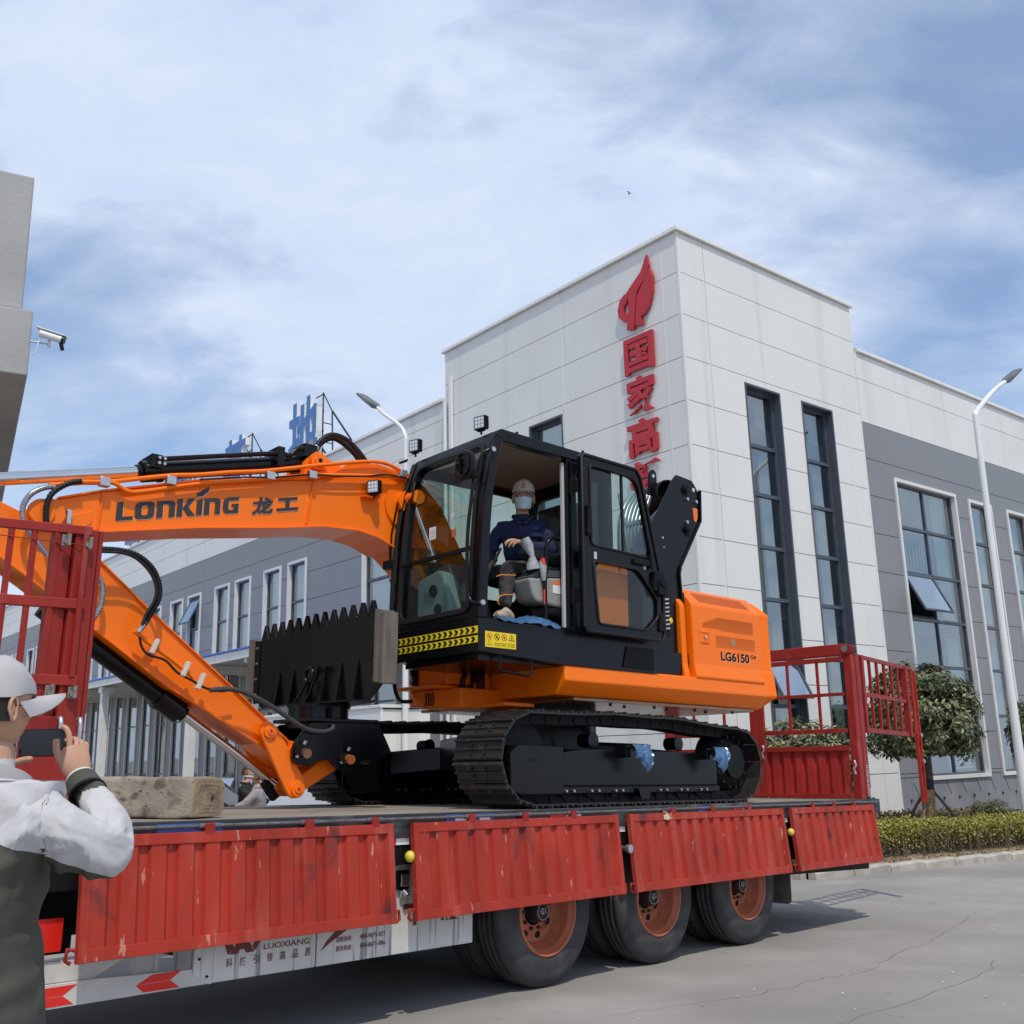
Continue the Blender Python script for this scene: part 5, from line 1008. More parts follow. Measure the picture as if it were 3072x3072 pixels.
# ---- cab fittings
def worklamp(p, s_, nrm=(-1, -.25, -.05), par=None):
    p = V3(p); n_ = V3(nrm).normalized(); sd_ = n_.cross(V3((0, 0, 1))).normalized(); up = sd_.cross(n_)
    def B_(mb, a, b, c0, c1, d0, d1, m=0): return mb.add([p + sd_ * x * s_ + up * z * s_ + n_ * y * s_ for z in (c0, c1) for x, y in ((a, d0), (b, d0), (b, d1), (a, d1))], [(0, 3, 2, 1), (4, 5, 6, 7), (0, 1, 5, 4), (1, 2, 6, 5), (2, 3, 7, 6), (3, 0, 4, 7)], m)
    mb = MB(); B_(mb, -.5, .5, -.5, .5, -.25, .22); o_ = uo('work_lamp', mb, BLM, par, bev=.008)
    mb = MB(); B_(mb, -.42, .42, -.42, .42, .222, .235); uo('lamp_glass', mb, mat('led_lens', (.42, .43, .44), .12, metal=.6), o_)
    mb = MB()
    for i in range(3):
        for j in range(3): c_ = p + sd_ * (i - 1) * .26 * s_ + up * (j - 1) * .26 * s_ + n_ * .236 * s_; mb.cyl(c_, c_ + n_ * .012 * s_, .10 * s_, n=10)
    uo('led', mb, mat('led_white', (.8, .8, .82), .3), o_, kind='stuff')
    mb = MB(); B_(mb, -.06, .06, -.85, -.5, -.05, .05); B_(mb, -.3, .3, -.62, -.56, -.08, .08); 
    for k in range(6): B_(mb, .5, .56, -.4 + k * .15, -.34 + k * .15, -.2, .15); B_(mb, -.56, -.5, -.4 + k * .15, -.34 + k * .15, -.2, .15)
    uo('lamp_bracket', mb, BLM, o_, kind='stuff')
worklamp((-1.56, -.125, 4.25), .115); worklamp((-1.54, -1.02, 4.225), .115); worklamp((-1.97, -.12, 3.80), .115, (-1, -.55, -.1))
mb = MB(); mb.tube([(-1.62, -.10, 4.12), (-1.66, -.03, 4.10), (-1.64, -.0, 4.105), (-1.6, -.06, 4.12)], .008, 6); uo('tie_loop', mb, RUB)
mr_ = bpy.data.objects.new('mirror', None); COL.objects.link(mr_); mr_.parent = ex
M_ = rpoly([(-1.133, 3.917), (-1.231, 3.875), (-1.249, 3.737), (-1.200, 3.667), (-1.049, 3.675), (-.990, 3.728), (-1.010, 3.85), (-1.045, 3.914)], .06, 4); mb = MB(); mb.prism(M_, -1.80, -1.765, 'x'); uo('mirror_shell', mb, BLK, mr_, bev=.012)
mb = MB(); c0 = (-1.12, 3.792); M2 = [(c0[0] + (y - c0[0]) * .62, c0[1] + (z - c0[1]) * .74) for y, z in M_]; mb.tube([(-1.806, y, z) for y, z in M2 + M2[:1]], .008, 6); uo('mirror_rib', mb, BLM, mr_)
mb = MB(); mb.tube([(-1.815, -1.09, 3.85), (-1.825, -1.07, 3.77), (-1.82, -1.08, 3.71), (-1.8, -1.13, 3.685), (-1.74, -1.17, 3.70)], .012, 8); mb.sphere((-1.825, -1.09, 3.80), .018, nu=10, nv=8); uo('mirror_arm', mb, BLM, mr_)
mb = MB(); P_ = spline([(-1.58, -1.235, 3.93), (-1.62, -1.24, 3.93), (-1.68, -1.215, 3.88), (-1.70, -1.19, 3.78), (-1.725, -1.17, 3.70), (-1.74, -1.15, 3.5), (-1.75, -1.125, 3.25), (-1.75, -1.12, 2.95), (-1.745, -1.13, 2.78), (-1.735, -1.17, 2.71), (-1.71, -1.23, 2.70)], 6); mb.tube(P_, .015, 8); mb.sphere((-1.73, -1.165, 3.71), .035, nu=12, nv=8); uo('grab_handle', mb, BLK, mr_)
mb = MB()
for p in ((-1.60, -1.24, 3.93), (-1.70, -1.24, 2.70)): mb.cyl(p, (p[0], p[1] - .02, p[2]), .02, n=12)
uo('handle_bolt', mb, ZNC, mr_, kind='stuff')
mb = MB(); mb.tube([(-1.72, -.03, 3.2), (-1.73, -.045, 3.45), (-1.70, -.08, 3.72)], .008, 6); mb.tube([(-1.72, -.015, 3.2), (-1.735, -.02, 3.4), (-1.69, -.04, 3.62)], .006, 6); mb.box(-1.76, -1.70, -.06, .03, 3.14, 3.21); uo('wiper', mb, BLM)
mb = MB()
for dy in (.0, .022, .04): mb.tube(spline([(FX(4.1) - .02, -.115 + dy, 4.09), (FX(3.7) - .025, -.10 + dy, 3.7), (FX(3.2) - .025, -.085 + dy, 3.2), (FX(2.75) - .02, -.08 + dy, 2.75)], 6), .009, 6)
uo('corner_conduit', mb, RUB, kind='stuff')
mb = MB(); mb.tube(spline([(FX(3.9) - .01, -.19, 3.88), (FX(3.85) - .05, -.26, 3.86), (FX(3.75) - .06, -.27, 3.74), (FX(3.68) - .01, -.20, 3.68)], 5), .009, 6); uo('inner_grab', mb, RUB)
mb = MB(); mb.tube(spline([(-.72, -1.14, 3.335), (-.84, -1.14, 3.345), (-.915, -1.14, 3.31), (-.945, -1.14, 3.22), (-.945, -1.14, 3.08), (-.96, -1.14, 2.95), (-.955, -1.14, 2.60)], 6), .016, 10); uo('inner_grab', mb, BLK)
# seat, consoles, levers, floor
SF = mat('seat_fabric_film', (.022, .022, .025), .25, coat=.5, var=.3, bump=.6, bs=14); GRY = mat('grey_console', (.30, .29, .265), .5, var=.05)
mb = MB(); mb.prism(rpoly([(-1.02, 3.02), (-.52, 2.98), (-.5, 3.12), (-1.0, 3.14)], .05), -.92, -.42); st_ = uo('seat', mb, SF, bev=.04)
mb = MB(); mb.prism(rpoly([(-.56, 3.08), (-.40, 3.06), (-.28, 3.55), (-.30, 3.80), (-.42, 3.80), (-.44, 3.55)], .05), -.90, -.44); uo('seat_back', mb, SF, st_, bev=.04)
mb = MB(); mb.prism(rpoly([(-1.10, 3.19), (-.66, 3.14), (-.62, 3.23), (-1.06, 3.27)], .03), -1.05, -.95); uo('armrest', mb, SF, st_, bev=.03)
mb = MB(); mb.prism(rpoly([(-1.12, 2.985), (-.60, 3.04), (-.585, 2.80), (-.62, 2.76), (-1.06, 2.80)], [.03, .03, .05, .04, .06]), -1.12, -.90); cs_ = uo('left_console', mb, GRY, bev=.02)
mb = MB(); mb.prism(rpoly([(-1.115, 2.99), (-1.0, 3.06), (-.62, 3.095), (-.60, 3.045)], .015), -1.115, -.905); uo('console_top', mb, mat('dark_console', (.07, .075, .08), .6), cs_, bev=.01)
mb = MB(); mb.box(-.86, -.775, -1.1235, -1.121, 2.885, 2.955); mb.box(-.86, -.765, -1.1245, -1.1215, 2.957, 2.985, 1); uo('console_label', mb, [WHT, mat('orange_tag', (.85, .19, .03), .5)], cs_)
mb = MB(); mb.cyl((-1.02, -1.04, 2.95), (-1.06, -1.04, 3.16), .014, n=8); uo('lever_stem', mb, BLM, cs_)
pfm = mat('clear_film', (.34, .35, .35), .15, coat=.6, var=.2, bump=1.2, bs=18, vs=30)
mb = MB(); mb.tube([(-1.13, -1.08, 3.31), (-1.10, -1.09, 3.25), (-1.065, -1.10, 3.17), (-1.06, -1.10, 3.11), (-1.05, -1.10, 3.06)], [.04, .048, .022, .05, .06], 12); uo('lever_grip_film', mb, pfm, cs_)
mb = MB(); mb.tube([(-.99, -1.14, 3.14), (-.985, -1.14, 3.08), (-.975, -1.14, 2.97)], [.022, .036, .018], 10); uo('switch_film', mb, pfm, cs_); mb = MB(); mb.cyl((-.98, -1.145, 2.96), (-.975, -1.145, 2.90), .008, n=8); mb.cyl((-.975, -1.145, 2.90), (-.973, -1.145, 2.775), .007, n=8, m=1); mb.cyl((-.995, -1.15, 3.15), (-.985, -1.155, 3.08), .02, n=10, m=1); uo('red_lever', mb, [BLM, mat('red_plastic', (.7, .06, .03), .4)], cs_)
mb = MB(); mb.prism(rpoly([(-.14, 2.66), (-.14, 3.02), (-.19, 3.05), (-.43, 3.10), (-.50, 3.06), (-.62, 2.76), (-.60, 2.66)], .03), -1.52, -1.40, 'x'); rc_ = uo('right_console', mb, mat('aqua_grey_console', (.26, .29, .285), .5), bev=.02)
for y, z, r_ in ((-.385, 2.925, .05), (-.455, 2.765, .042)):
    mb = MB(); mb.lathe([(.0, r_ * .7), (-.012, r_ * .72), (-.018, r_ * .86), (-.012, r_), (.0, r_ * 1.05)], (-1.525, y, z), (1, 0, 0), 24); uo('air_vent', mb, BLM, rc_, fix=False)
    mb = MB(); mb.cyl((-1.533, y, z), (-1.53, y, z), r_ * .7, n=20); uo('vent_core', mb, mat('pit_black', (.004, .004, .004), .9), rc_)
mb = MB(); mb.prism(rpoly([(-.55, 2.66), (-.1, 2.66), (-.1, 3.15), (-.35, 3.2)], .04), -1.35, -1.0, 'x'); uo('right_console_rear', mb, mat('dark_console', (.07, .075, .08), .6), bev=.02)
mb = MB()
for y in (-.78, -.86): mb.tube([(-1.45, y, 2.66), (-1.40, y, 2.9), (-1.22, y + .01, 3.20), (-1.18, y + .02, 3.26)], .012, 8)
mb.box(-1.5, -1.38, -.93, -.72, 2.62, 2.68); uo('travel_lever', mb, BLM, kind='stuff')
mb = MB(); mb.box(-1.55, -1.3, -1.0, -.68, 2.60, 2.64); uo('pedal_base', mb, BLM, bev=.01)
mb = MB(); mb.tube(spline([(-1.25, -1.1, 2.83), (-1.38, -1.1, 2.81), (-1.43, -1.1, 2.77), (-1.41, -1.1, 2.73)], 5), .0045, 6); mb.tube([(-1.2, -1.05, 3.0), (-1.35, -1.05, 2.985), (-1.4, -1.05, 2.965)], .0045, 6); uo('orange_cord', mb, mat('orange_cord', (.8, .25, .03), .5), kind='stuff')
mb = MB(); mb.tube(spline([(-1.0, -1.0, 2.70), (-.85, -1.05, 2.74), (-.73, -1.08, 2.70), (-.70, -1.05, 2.62)], 6), .055, 14); uo('air_duct', mb, BLM)
# ---- boom, arm and cylinders
bt_ = [(-1.45, 3.98), (-1.62, 4.02), (-1.88, 4.045), (-2.18, 3.99), (-2.33, 3.86), (-2.47, 3.785), (-3.46, 3.585), (-4.16, 3.375), (-4.45, 3.27), (-4.56, 3.245), (-4.63, 3.16), (-4.57, 3.075), (-4.30, 3.075), (-4.16, 3.09), (-3.44, 3.235), (-2.76, 3.343), (-2.39, 3.413), (-2.06, 3.430), (-1.86, 3.40), (-1.67, 3.33), (-1.40, 3.12), (-1.0, 2.68), (-.72, 2.33), (-.5, 2.35), (-.45, 2.52), (-.62, 2.80), (-.9, 3.30), (-1.2, 3.78)]
mb = MB(); mb.prism(bt_, -.03, .37); bm = uo('boom', mb, ORG, bev=.006)
mb = MB()
def edge(mb, P_, y0, y1, t): 
    for p, q in zip(P_, P_[1:]):
        d = (V3((q[0], 0, q[1])) - V3((p[0], 0, p[1]))).normalized(); n_ = V3((-d.z, 0, d.x)) * t; mb.add([(p[0], y0, p[1]), (q[0], y0, q[1]), (q[0], y1, q[1]), (p[0], y1, p[1]), (p[0] + n_.x, y0, p[1] + n_.z), (q[0] + n_.x, y0, q[1] + n_.z), (q[0] + n_.x, y1, q[1] + n_.z), (p[0] + n_.x, y1, p[1] + n_.z)], [(0, 1, 2, 3), (7, 6, 5, 4), (0, 4, 5, 1), (1, 5, 6, 2), (2, 6, 7, 3), (3, 7, 4, 0)])
edge(mb, bt_[12:20], -.055, .395, -.014); edge(mb, bt_[4:9][::-1], -.055, .395, .014); uo('boom_flange', mb, ORG, bm, bev=.003, fix=True, kind='stuff')
mb = MB(); mb.bar((-2.50, -.034, 3.775), (-2.55, -.034, 3.405), .03, .01); mb.bar((-4.16, -.034, 3.37), (-4.17, -.034, 3.10), .03, .01); uo('weld_seam', mb, ORG, bm, kind='stuff', bev=.003)
mb = MB(); mb.prism(rpoly([(-2.56, 3.80), (-2.55, 3.95), (-2.45, 4.06), (-2.33, 4.0), (-2.10, 3.93), (-1.98, 3.99), (-2.2, 3.84)], .04), .02, .09); mb.prism(rpoly([(-2.56, 3.80), (-2.55, 3.95), (-2.45, 4.06), (-2.33, 4.0), (-2.10, 3.93), (-1.98, 3.99), (-2.2, 3.84)], .04), .26, .33); mb.prism([(-3.0, 3.69), (-2.35, 3.90), (-2.2, 3.86), (-2.45, 3.79)], .0, .35); lg_ = uo('cylinder_lug', mb, ORG, bm, bev=.01)
mb = MB(); mb.cyl((-2.45, .02, 3.955), (-2.45, -.03, 3.955), .075, n=24); mb.cyl((-2.45, -.03, 3.955), (-2.45, -.045, 3.955), .045, n=18); mb.cyl((-2.45, -.045, 3.955), (-2.45, -.05, 3.955), .018, n=12, m=1); uo('lug_boss', mb, [ORG, BLM], lg_, bev=.003)
mb = MB(); mb.cyl((-1.60, -.03, 3.72), (-1.60, -.05, 3.72), .205, n=40); mb.cyl((-1.60, -.05, 3.74), (-1.60, -.10, 3.74), .10, n=28); mb.cyl((-1.585, -.10, 3.76), (-1.585, -.23, 3.76), .062, n=24); uo('pin_boss', mb, ORG, bm, bev=.008)
mb = MB(); mb.cyl((-4.555, -.03, 3.16), (-4.555, -.075, 3.16), .085, n=28); mb.cyl((-4.50, -.0, 3.16), (-4.50, -.06, 3.16), .10, n=28); uo('pin_boss', mb, ORG, bm, bev=.006)
mb = MB(); mb.box(-4.39, -4.36, -.075, -.03, 3.10, 3.20); uo('grease_block', mb, ZNC, bm, bev=.004)
mb = MB(); mb.prism(rpoly([(-4.47, 3.13), (-4.22, 3.225), (-4.21, 3.14), (-4.26, 3.10), (-4.40, 3.10)], .02), -.038, -.03); uo('stiffener', mb, ORG, bm, bev=.004)
# lettering on the boom, sheared to follow it
def boomtxt(mb, polys, x0, x1, m=0, y=-.0345, out=0.):
    for P_ in polys: mb.prism([(x0 + u * (x1 - x0), 3.184 + (x0 + u * (x1 - x0) + 4.04) * .232 + v * .137) for u, v in P_], y, y + .004, m=m)
W6 = 6.95
def let(ch, o, w_=1.):
    t = .30; k = []
    def q(P_): k.append([((o + x * w_) / W6, z) for x, z in P_])
    if ch == 'L': q([(0, 0), (0, 1), (.32, 1), (.32, .2), (.85, .2), (.85, 0)])
    if ch == 'O':
        A_ = rpoly([(0, 0), (1, 0), (1, .94), (0, .94)], .3, 4); B_ = rpoly([(.33, .2), (.67, .2), (.67, .74), (.33, .74)], .14, 4); n = len(A_)
        for i in range(n): q([A_[i], A_[(i + 1) % n], B_[(i + 1) % n], B_[i]])
    if ch == 'N': q([(0, 0), (0, .94), (.7, .94), (.88, .88), (.96, .72), (.96, 0), (.64, 0), (.64, .68), (.56, .74), (.32, .74), (.32, 0)])
    if ch == 'K': q([(0, 0), (0, 1), (.32, 1), (.32, 0)]); q([(.32, .42), (.62, 1), (1.02, 1), (.64, .52), (1.06, 0), (.66, 0), (.32, .5)])
    if ch == 'I': q([(0, 0), (0, .86), (.32, .96), (.32, 0)]); q([(-.02, 1.07), (-.02, 1.28), (.62, 1.62), (.62, 1.36), (.3, 1.10)])
    if ch == 'G': q([(.95, .94), (.25, .94), (.08, .86), (0, .7), (0, .24), (.08, .08), (.25, 0), (.95, 0), (.95, .55), (.52, .55), (.52, .38), (.64, .38), (.64, .2), (.38, .2), (.33, .26), (.33, .68), (.38, .74), (.95, .74)])
    return k
for nm_, m_, y, g_ in (('lettering_outline', mat('decal_light', (.75, .6, .45), .5), -.032, .012), ('brand_lettering', mat('dark_lettering', (.03, .028, .028), .5), -.036, 0)):
    mb = MB(); o = 0
    for ch, w_ in (('L', 1), ('O', 1), ('N', 1), ('K', .95), ('I', 1), ('N', .95), ('G', .95)):
        if ch == 'I': pass
        P_ = let(ch, o, w_); boomtxt(mb, [[(u + g_ * .35, v - g_ * 3) for u, v in p] for p in P_], -4.052, -3.078, y=y); o += {'L': .93, 'O': 1.12, 'N': 1.06, 'K': 1.06, 'I': .42, 'G': 1.0}[ch]
    s_ = math.atan(.232); xd = (math.cos(s_), 0, math.sin(s_))
    text(mb, '龙', (-3.025 + g_ * .3, y, 3.395 - g_ * .4), xd, Z_, .185, .140, .001, .045); text(mb, '工', (-2.815 + g_ * .3, y, 3.46 - g_ * .4), xd, Z_, .195, .110, .001, .060)
    uo(nm_, mb, m_, bm, kind='stuff')
# arm
ar = [(-5.5, 3.42), (-5.2, 3.36), (-4.82, 3.215), (-4.45, 3.08), (-4.15, 2.93), (-3.745, 2.60), (-3.007, 2.04), (-2.579, 1.705), (-2.47, 1.69), (-2.41, 1.60), (-2.46, 1.51), (-2.60, 1.52), (-2.83, 1.67), (-3.30, 1.915), (-3.56, 2.05), (-4.15, 2.435), (-4.55, 2.70), (-4.78, 2.84), (-5.3, 3.1), (-5.6, 3.25)]
mb = MB(); mb.prism(ar, .02, .32); am = uo('arm', mb, ORG, bev=.006)
mb = MB(); edge(mb, ar[3:8][::-1], -.0, .34, .012); edge(mb, ar[12:18], -.0, .34, -.012); uo('arm_flange', mb, ORG, am, bev=.003, kind='stuff')
mb = MB(); mb.cyl((-2.49, .02, 1.60), (-2.49, -.03, 1.60), .085, n=24); uo('arm_tip_boss', mb, ORG, am, bev=.005)
mb = MB(); mb.prism([(-4.22, 2.80), (-4.10, 2.72), (-4.17, 2.60), (-4.26, 2.64)], .012, .018); wl_ = uo('warning_label', mb, YEL, am)
mb = MB(); mb.prism([(-4.21, 2.77), (-4.185, 2.75), (-4.20, 2.70), (-4.23, 2.72)], .008, .012); mb.prism([(-4.18, 2.70), (-4.14, 2.69), (-4.165, 2.64), (-4.20, 2.65)], .008, .012); uo('label_print', mb, BLM, wl_, kind='stuff')
for y in (-.055, .36):
    mb = MB(); mb.prism(rpoly([(-2.86, 1.77), (-2.80, 1.85), (-2.71, 1.80), (-2.44, 1.38), (-2.46, 1.29), (-2.56, 1.27), (-2.61, 1.33)] if y < 0 else [(-2.86, 1.77), (-2.80, 1.85), (-2.71, 1.80), (-2.40, 1.38), (-2.42, 1.29), (-2.47, 1.27), (-2.56, 1.36)], .05, 5), y, y + .035); lk_ = uo('rocker_link', mb, ORG, am, bev=.008)
    for cx, cz, r_ in ((-2.775, 1.765, .05), (-2.52, 1.345, .055)):
        m2 = MB(); m2.cyl((cx, y, cz), (cx, y - .02, cz), r_, n=24); m2.cyl((cx, y - .02, cz), (cx, y - .03, cz), r_ * .55, n=20); m2.cyl((cx, y - .03, cz), (cx, y - .034, cz), .012, n=6, m=1); uo('link_pin', m2, [ORG, REDB], lk_, bev=.003)
mb = MB(); mb.cyl((-2.69, .0, 1.705), (-2.69, -.02, 1.705), .03, n=18); mb.cyl((-2.69, -.02, 1.705), (-2.69, -.024, 1.705), .012, n=6); uo('link_pin', mb, ORG, am, bev=.003)
mb = MB(); mb.prism(rpoly([(-2.56, 1.36), (-2.50, 1.28), (-2.13, 1.49), (-2.12, 1.60), (-2.22, 1.60)], .03), .03, .31); uo('bucket_link', mb, ORG, am, bev=.012)
def cylinder(name, p, q, r, a, rod, e, par, glandr=None, m=BLK):
    p, q, e = V3(p), V3(q), V3(e); d = (q - p).normalized(); mb = MB(); mb.cyl(p, q, r, n=28); mb.cyl(q - d * a, q, glandr or r * 1.22, n=28); mb.cyl(q - d * (a + .03), q - d * a, (glandr or r * 1.22) * 1.08, n=28); mb.cyl(q, q + d * .04, r * .8, n=24); o_ = uo(name, mb, m, par, bev=.004)
    mb = MB(); mb.cyl(q, e, rod, n=24); uo('rod', mb, CHR, o_); return o_
c1 = cylinder('bucket_cylinder', (-4.42, .17, 2.552), (-3.385, .17, 1.892), .068, .17, .034, (-2.585, .17, 1.383), am, .09)
mb = MB(); mb.bar((-2.68, .17, 1.40), (-2.58, .17, 1.27), .06, .07, up=(0, 1, 0)); uo('rod_eye', mb, BLM, c1, bev=.01)
c2 = cylinder('arm_cylinder', (-2.48, .17, 3.975), (-3.83, .17, 3.635), .070, .12, .047, (-5.5, .17, 3.215), bm, .082)
mb = MB(); mb.tube(spline([(-3.78, .08, 3.72), (-2.82, .07, 3.965), (-2.68, .07, 3.975), (-2.60, .07, 4.05), (-2.46, .07, 4.085)], 6), .02, 8); mb.box(-3.80, -3.72, .06, .28, 3.66, 3.76); mb.box(-2.79, -2.73, .04, .28, 3.87, 4.03); mb.box(-2.55, -2.43, .05, .25, 4.00, 4.11); uo('cylinder_pipe', mb, BLK, c2, kind='stuff')
mb = MB()
for k in range(4): mb.cyl((-3.75 + .04 * (k % 2), .05, 3.69 + .04 * (k // 2)), (-3.75 + .04 * (k % 2), .03, 3.69 + .04 * (k // 2)), .012, n=6)
uo('pipe_bolt', mb, ZNC, c2, kind='stuff')
for y in (-.13, .47): cylinder('boom_cylinder', (-.95, y, 2.30), (-1.32, y, 3.20), .06, .1, .035, (-1.585, y, 3.74), bm)
# hydraulic lines
def hose(name, pts, r, m, y=None, par=None, ribs=0, cl=None):
    P_ = spline([(p[0], y if len(p) == 2 else p[1], p[-1]) for p in pts], 7); mb = MB(); mb.tube(P_, r, 10)
    o_ = uo(name, mb, m, par or bm)
    if ribs:
        mb = MB(); Ls = [0]
        for a, b in zip(P_, P_[1:]): Ls.append(Ls[-1] + (b - a).length)
        s_ = 0; i = 0
        while s_ < Ls[-1]:
            while i < len(Ls) - 2 and Ls[i + 1] < s_: i += 1
            t = (s_ - Ls[i]) / max(1e-6, Ls[i + 1] - Ls[i]); c_ = P_[i].lerp(P_[i + 1], min(t, 1)); d = (P_[i + 1] - P_[i]).normalized(); mb.cyl(c_ - d * ribs * .28, c_ + d * ribs * .28, r * 1.22, n=10); s_ += ribs
        uo('hose_coil', mb, m, o_, kind='stuff')
    return o_
hb_ = [(-4.30, 2.93), (-4.189, 2.944), (-4.029, 2.957), (-3.901, 2.936), (-3.796, 2.866), (-3.737, 2.764), (-3.727, 2.656), (-3.768, 2.553), (-3.814, 2.461)]
hose('arm_hose', hb_, .017, RUB, -.12, am, ribs=.022); hose('arm_hose', [(-4.193, 2.92), (-4.025, 2.935), (-3.916, 2.906), (-3.82, 2.829), (-3.768, 2.737), (-3.766, 2.639), (-3.814, 2.536), (-3.84, 2.45)], .011, RUB, -.15, am)
mb = MB(); mb.cyl((-3.805, -.12, 2.475), (-3.845, -.11, 2.405), .020, n=8); uo('hose_fitting', mb, ZNC, am)
hose('hard_line', [(-3.865, 2.415), (-3.842, 2.402), (-3.728, 2.329), (-3.57, 2.234), (-3.407, 2.123)], .017, ORG, -.07, am)
hose('cable', [(-3.823, 2.377), (-3.803, 2.311), (-3.749, 2.258), (-3.628, 2.228), (-3.53, 2.148), (-3.414, 2.097), (-3.317, 2.053), (-3.199, 2.035), (-3.104, 2.055)], .009, RUB, -.08, am)
for x, z, s_ in ((-3.719, 2.317, 1), (-3.481, 2.175, 1), (-3.362, 2.095, 1.1)):
    mb = MB(); d = V3((.35, 0, .93)).normalized(); mb.bar(V3((x, -.095, z)) - d * .055 * s_, V3((x, -.095, z)) + d * .055 * s_, .05, .03, up=(1, 0, 0)); uo('pipe_clamp', mb, mat('cream_clamp', (.62, .58, .50), .4), am, bev=.006)
hose('tool_hose', [(-3.292, 2.036), (-3.161, 2.05), (-3.026, 2.03), (-2.853, 1.962), (-2.691, 1.878), (-2.526, 1.792), (-2.393, 1.768), (-2.294, 1.785), (-2.27, 1.821)], .016, mat('grey_braided_hose', (.05, .05, .053), .5), -.13, am, ribs=.03)
STB = mat('steel_braid', (.32, .33, .34), .3, metal=.8, var=.3, vs=60)
hose('loop_hose', [(-4.515, 3.05), (-4.53, 3.10), (-4.538, 3.192), (-4.517, 3.276), (-4.462, 3.339), (-4.391, 3.386), (-4.33, 3.405)], .017, RUB, -.10, bm, ribs=.024)
hose('loop_hose', [(-4.50, 2.86), (-4.591, 2.962), (-4.659, 3.042), (-4.684, 3.154), (-4.647, 3.252), (-4.569, 3.313), (-4.498, 3.333)], .016, STB, -.10, bm, ribs=.02)
hose('loop_hose', [(-4.21, 2.86), (-4.179, 2.798), (-4.12, 2.726), (-4.104, 2.623), (-4.125, 2.516), (-4.169, 2.447)], .016, STB, -.08, am, ribs=.02)
hose('hard_line', [(-4.33, 3.405), (-4.2, 3.43), (-4.1, 3.44), (-4.0, 3.40), (-3.886, 3.42), (-3.476, 3.555), (-2.975, 3.685), (-2.554, 3.80), (-2.032, 3.90), (-1.60, 3.96)], .016, ORG, -.075, bm)
hose('hard_line', [(-4.53, 3.345), (-4.33, 3.40), (-4.15, 3.44), (-3.731, 3.567), (-3.48, 3.625), (-3.242, 3.69), (-2.98, 3.752), (-2.682, 3.84), (-2.433, 3.915), (-1.926, 4.045), (-1.683, 4.02), (-1.55, 3.97)], .017, ORG, -.07, bm)
hose('hard_line', [(-3.9, 3.50), (-3.0, 3.72), (-2.4, 3.90), (-1.95, 4.05), (-1.7, 4.04)], .015, ORG, .30, bm)
hose('cable', [(-3.486, 3.58), (-3.158, 3.66), (-2.857, 3.721), (-2.565, 3.80), (-2.31, 3.835), (-2.044, 3.885), (-1.837, 3.94), (-1.578, 3.944)], .007, RUB, -.10, bm)
for x, z in ((-2.91, 3.72), (-2.54, 3.80), (-4.17, 3.43), (-1.66, 3.985), (-3.70, 3.53)):
    mb = MB(); mb.box(x - .035, x + .035, -.11, -.05, z - .03, z + .035); uo('pipe_clamp', mb, ZNC, bm, bev=.006)
mb = MB(); mb.box(-2.05, -1.90, -.10, -.03, 3.712, 3.722); mb.box(-1.92, -1.90, -.12, -.03, 3.72, 3.85); uo('lamp_shelf', mb, ORG, bm, bev=.003)
hose('feed_hose', [(-2.43, .1, 4.075), (-2.416, .1, 4.106), (-2.38, .1, 4.175), (-2.303, .1, 4.242), (-2.209, .1, 4.262), (-2.098, .1, 4.231), (-1.983, .1, 4.149), (-1.896, .1, 4.06)], .022, RUB, None, bm)
hose('feed_hose', [(-2.40, .17, 4.07), (-2.369, .17, 4.119), (-2.332, .17, 4.183), (-2.254, .17, 4.243), (-2.186, .17, 4.252), (-2.088, .17, 4.217), (-1.987, .17, 4.15), (-1.9, .17, 4.06)], .022, RUB, None, bm)
mb = MB(); mb.cyl((-2.445, .1, 4.05), (-2.41, .1, 4.12), .026, n=8); uo('hose_fitting', mb, ZNC, bm)
# ---- work tool: pivot head, slewing drum and toothed blade
tl_ = bpy.data.objects.new('blade_tool', None); COL.objects.link(tl_); tl_.parent = ex
hdp = rpoly([(-2.60, 1.66), (-2.60, 1.53), (-2.44, 1.51), (-2.38, 1.55), (-2.28, 1.56), (-2.22, 1.50), (-2.10, 1.47), (-2.03, 1.54), (-1.90, 1.56), (-1.70, 1.62), (-1.84, 1.86), (-2.46, 1.84)], [.05, .06, .03, .02, .02, .04, .06, .03, .03, .03, .02, .03], 4)
for y in (-.10, .38):
    mb = MB(); mb.prism(hdp, y, y + .035); uo('head_plate', mb, BLK, tl_, bev=.006)
mb = MB(); mb.box(-2.42, -1.88, -.065, .38, 1.80, 1.845); mb.box(-2.0, -1.9, -.065, .38, 1.6, 1.80); mb.box(-2.50, -1.85, -.12, .43, 1.846, 1.875); uo('head_body', mb, BLK, tl_, bev=.006, kind='stuff')
for cx, cz, cm_ in ((-2.515, 1.612, mat('copper_pin', (.40, .20, .13), .35, metal=.8)), (-2.13, 1.572, mat('orange_pin', (.55, .16, .05), .4, metal=.5))):
    mb = MB(); mb.cyl((cx - .03, -.10, cz), (cx - .03, -.14, cz), .042, n=20); uo('pin_collar', mb, BLM, tl_); mb = MB(); mb.cyl((cx, -.10, cz), (cx, -.18, cz - .01), .036, n=20); uo('pin', mb, cm_, tl_, bev=.004); mb = MB(); mb.cyl((cx - .01, -.14, cz + .06), (cx, -.15, cz + .085), .014, n=8); mb.cyl((cx - .06, -.12, cz - .03), (cx - .06, -.14, cz - .03), .012, n=6); uo('pin_bolt', mb, ZNC, tl_, kind='stuff')
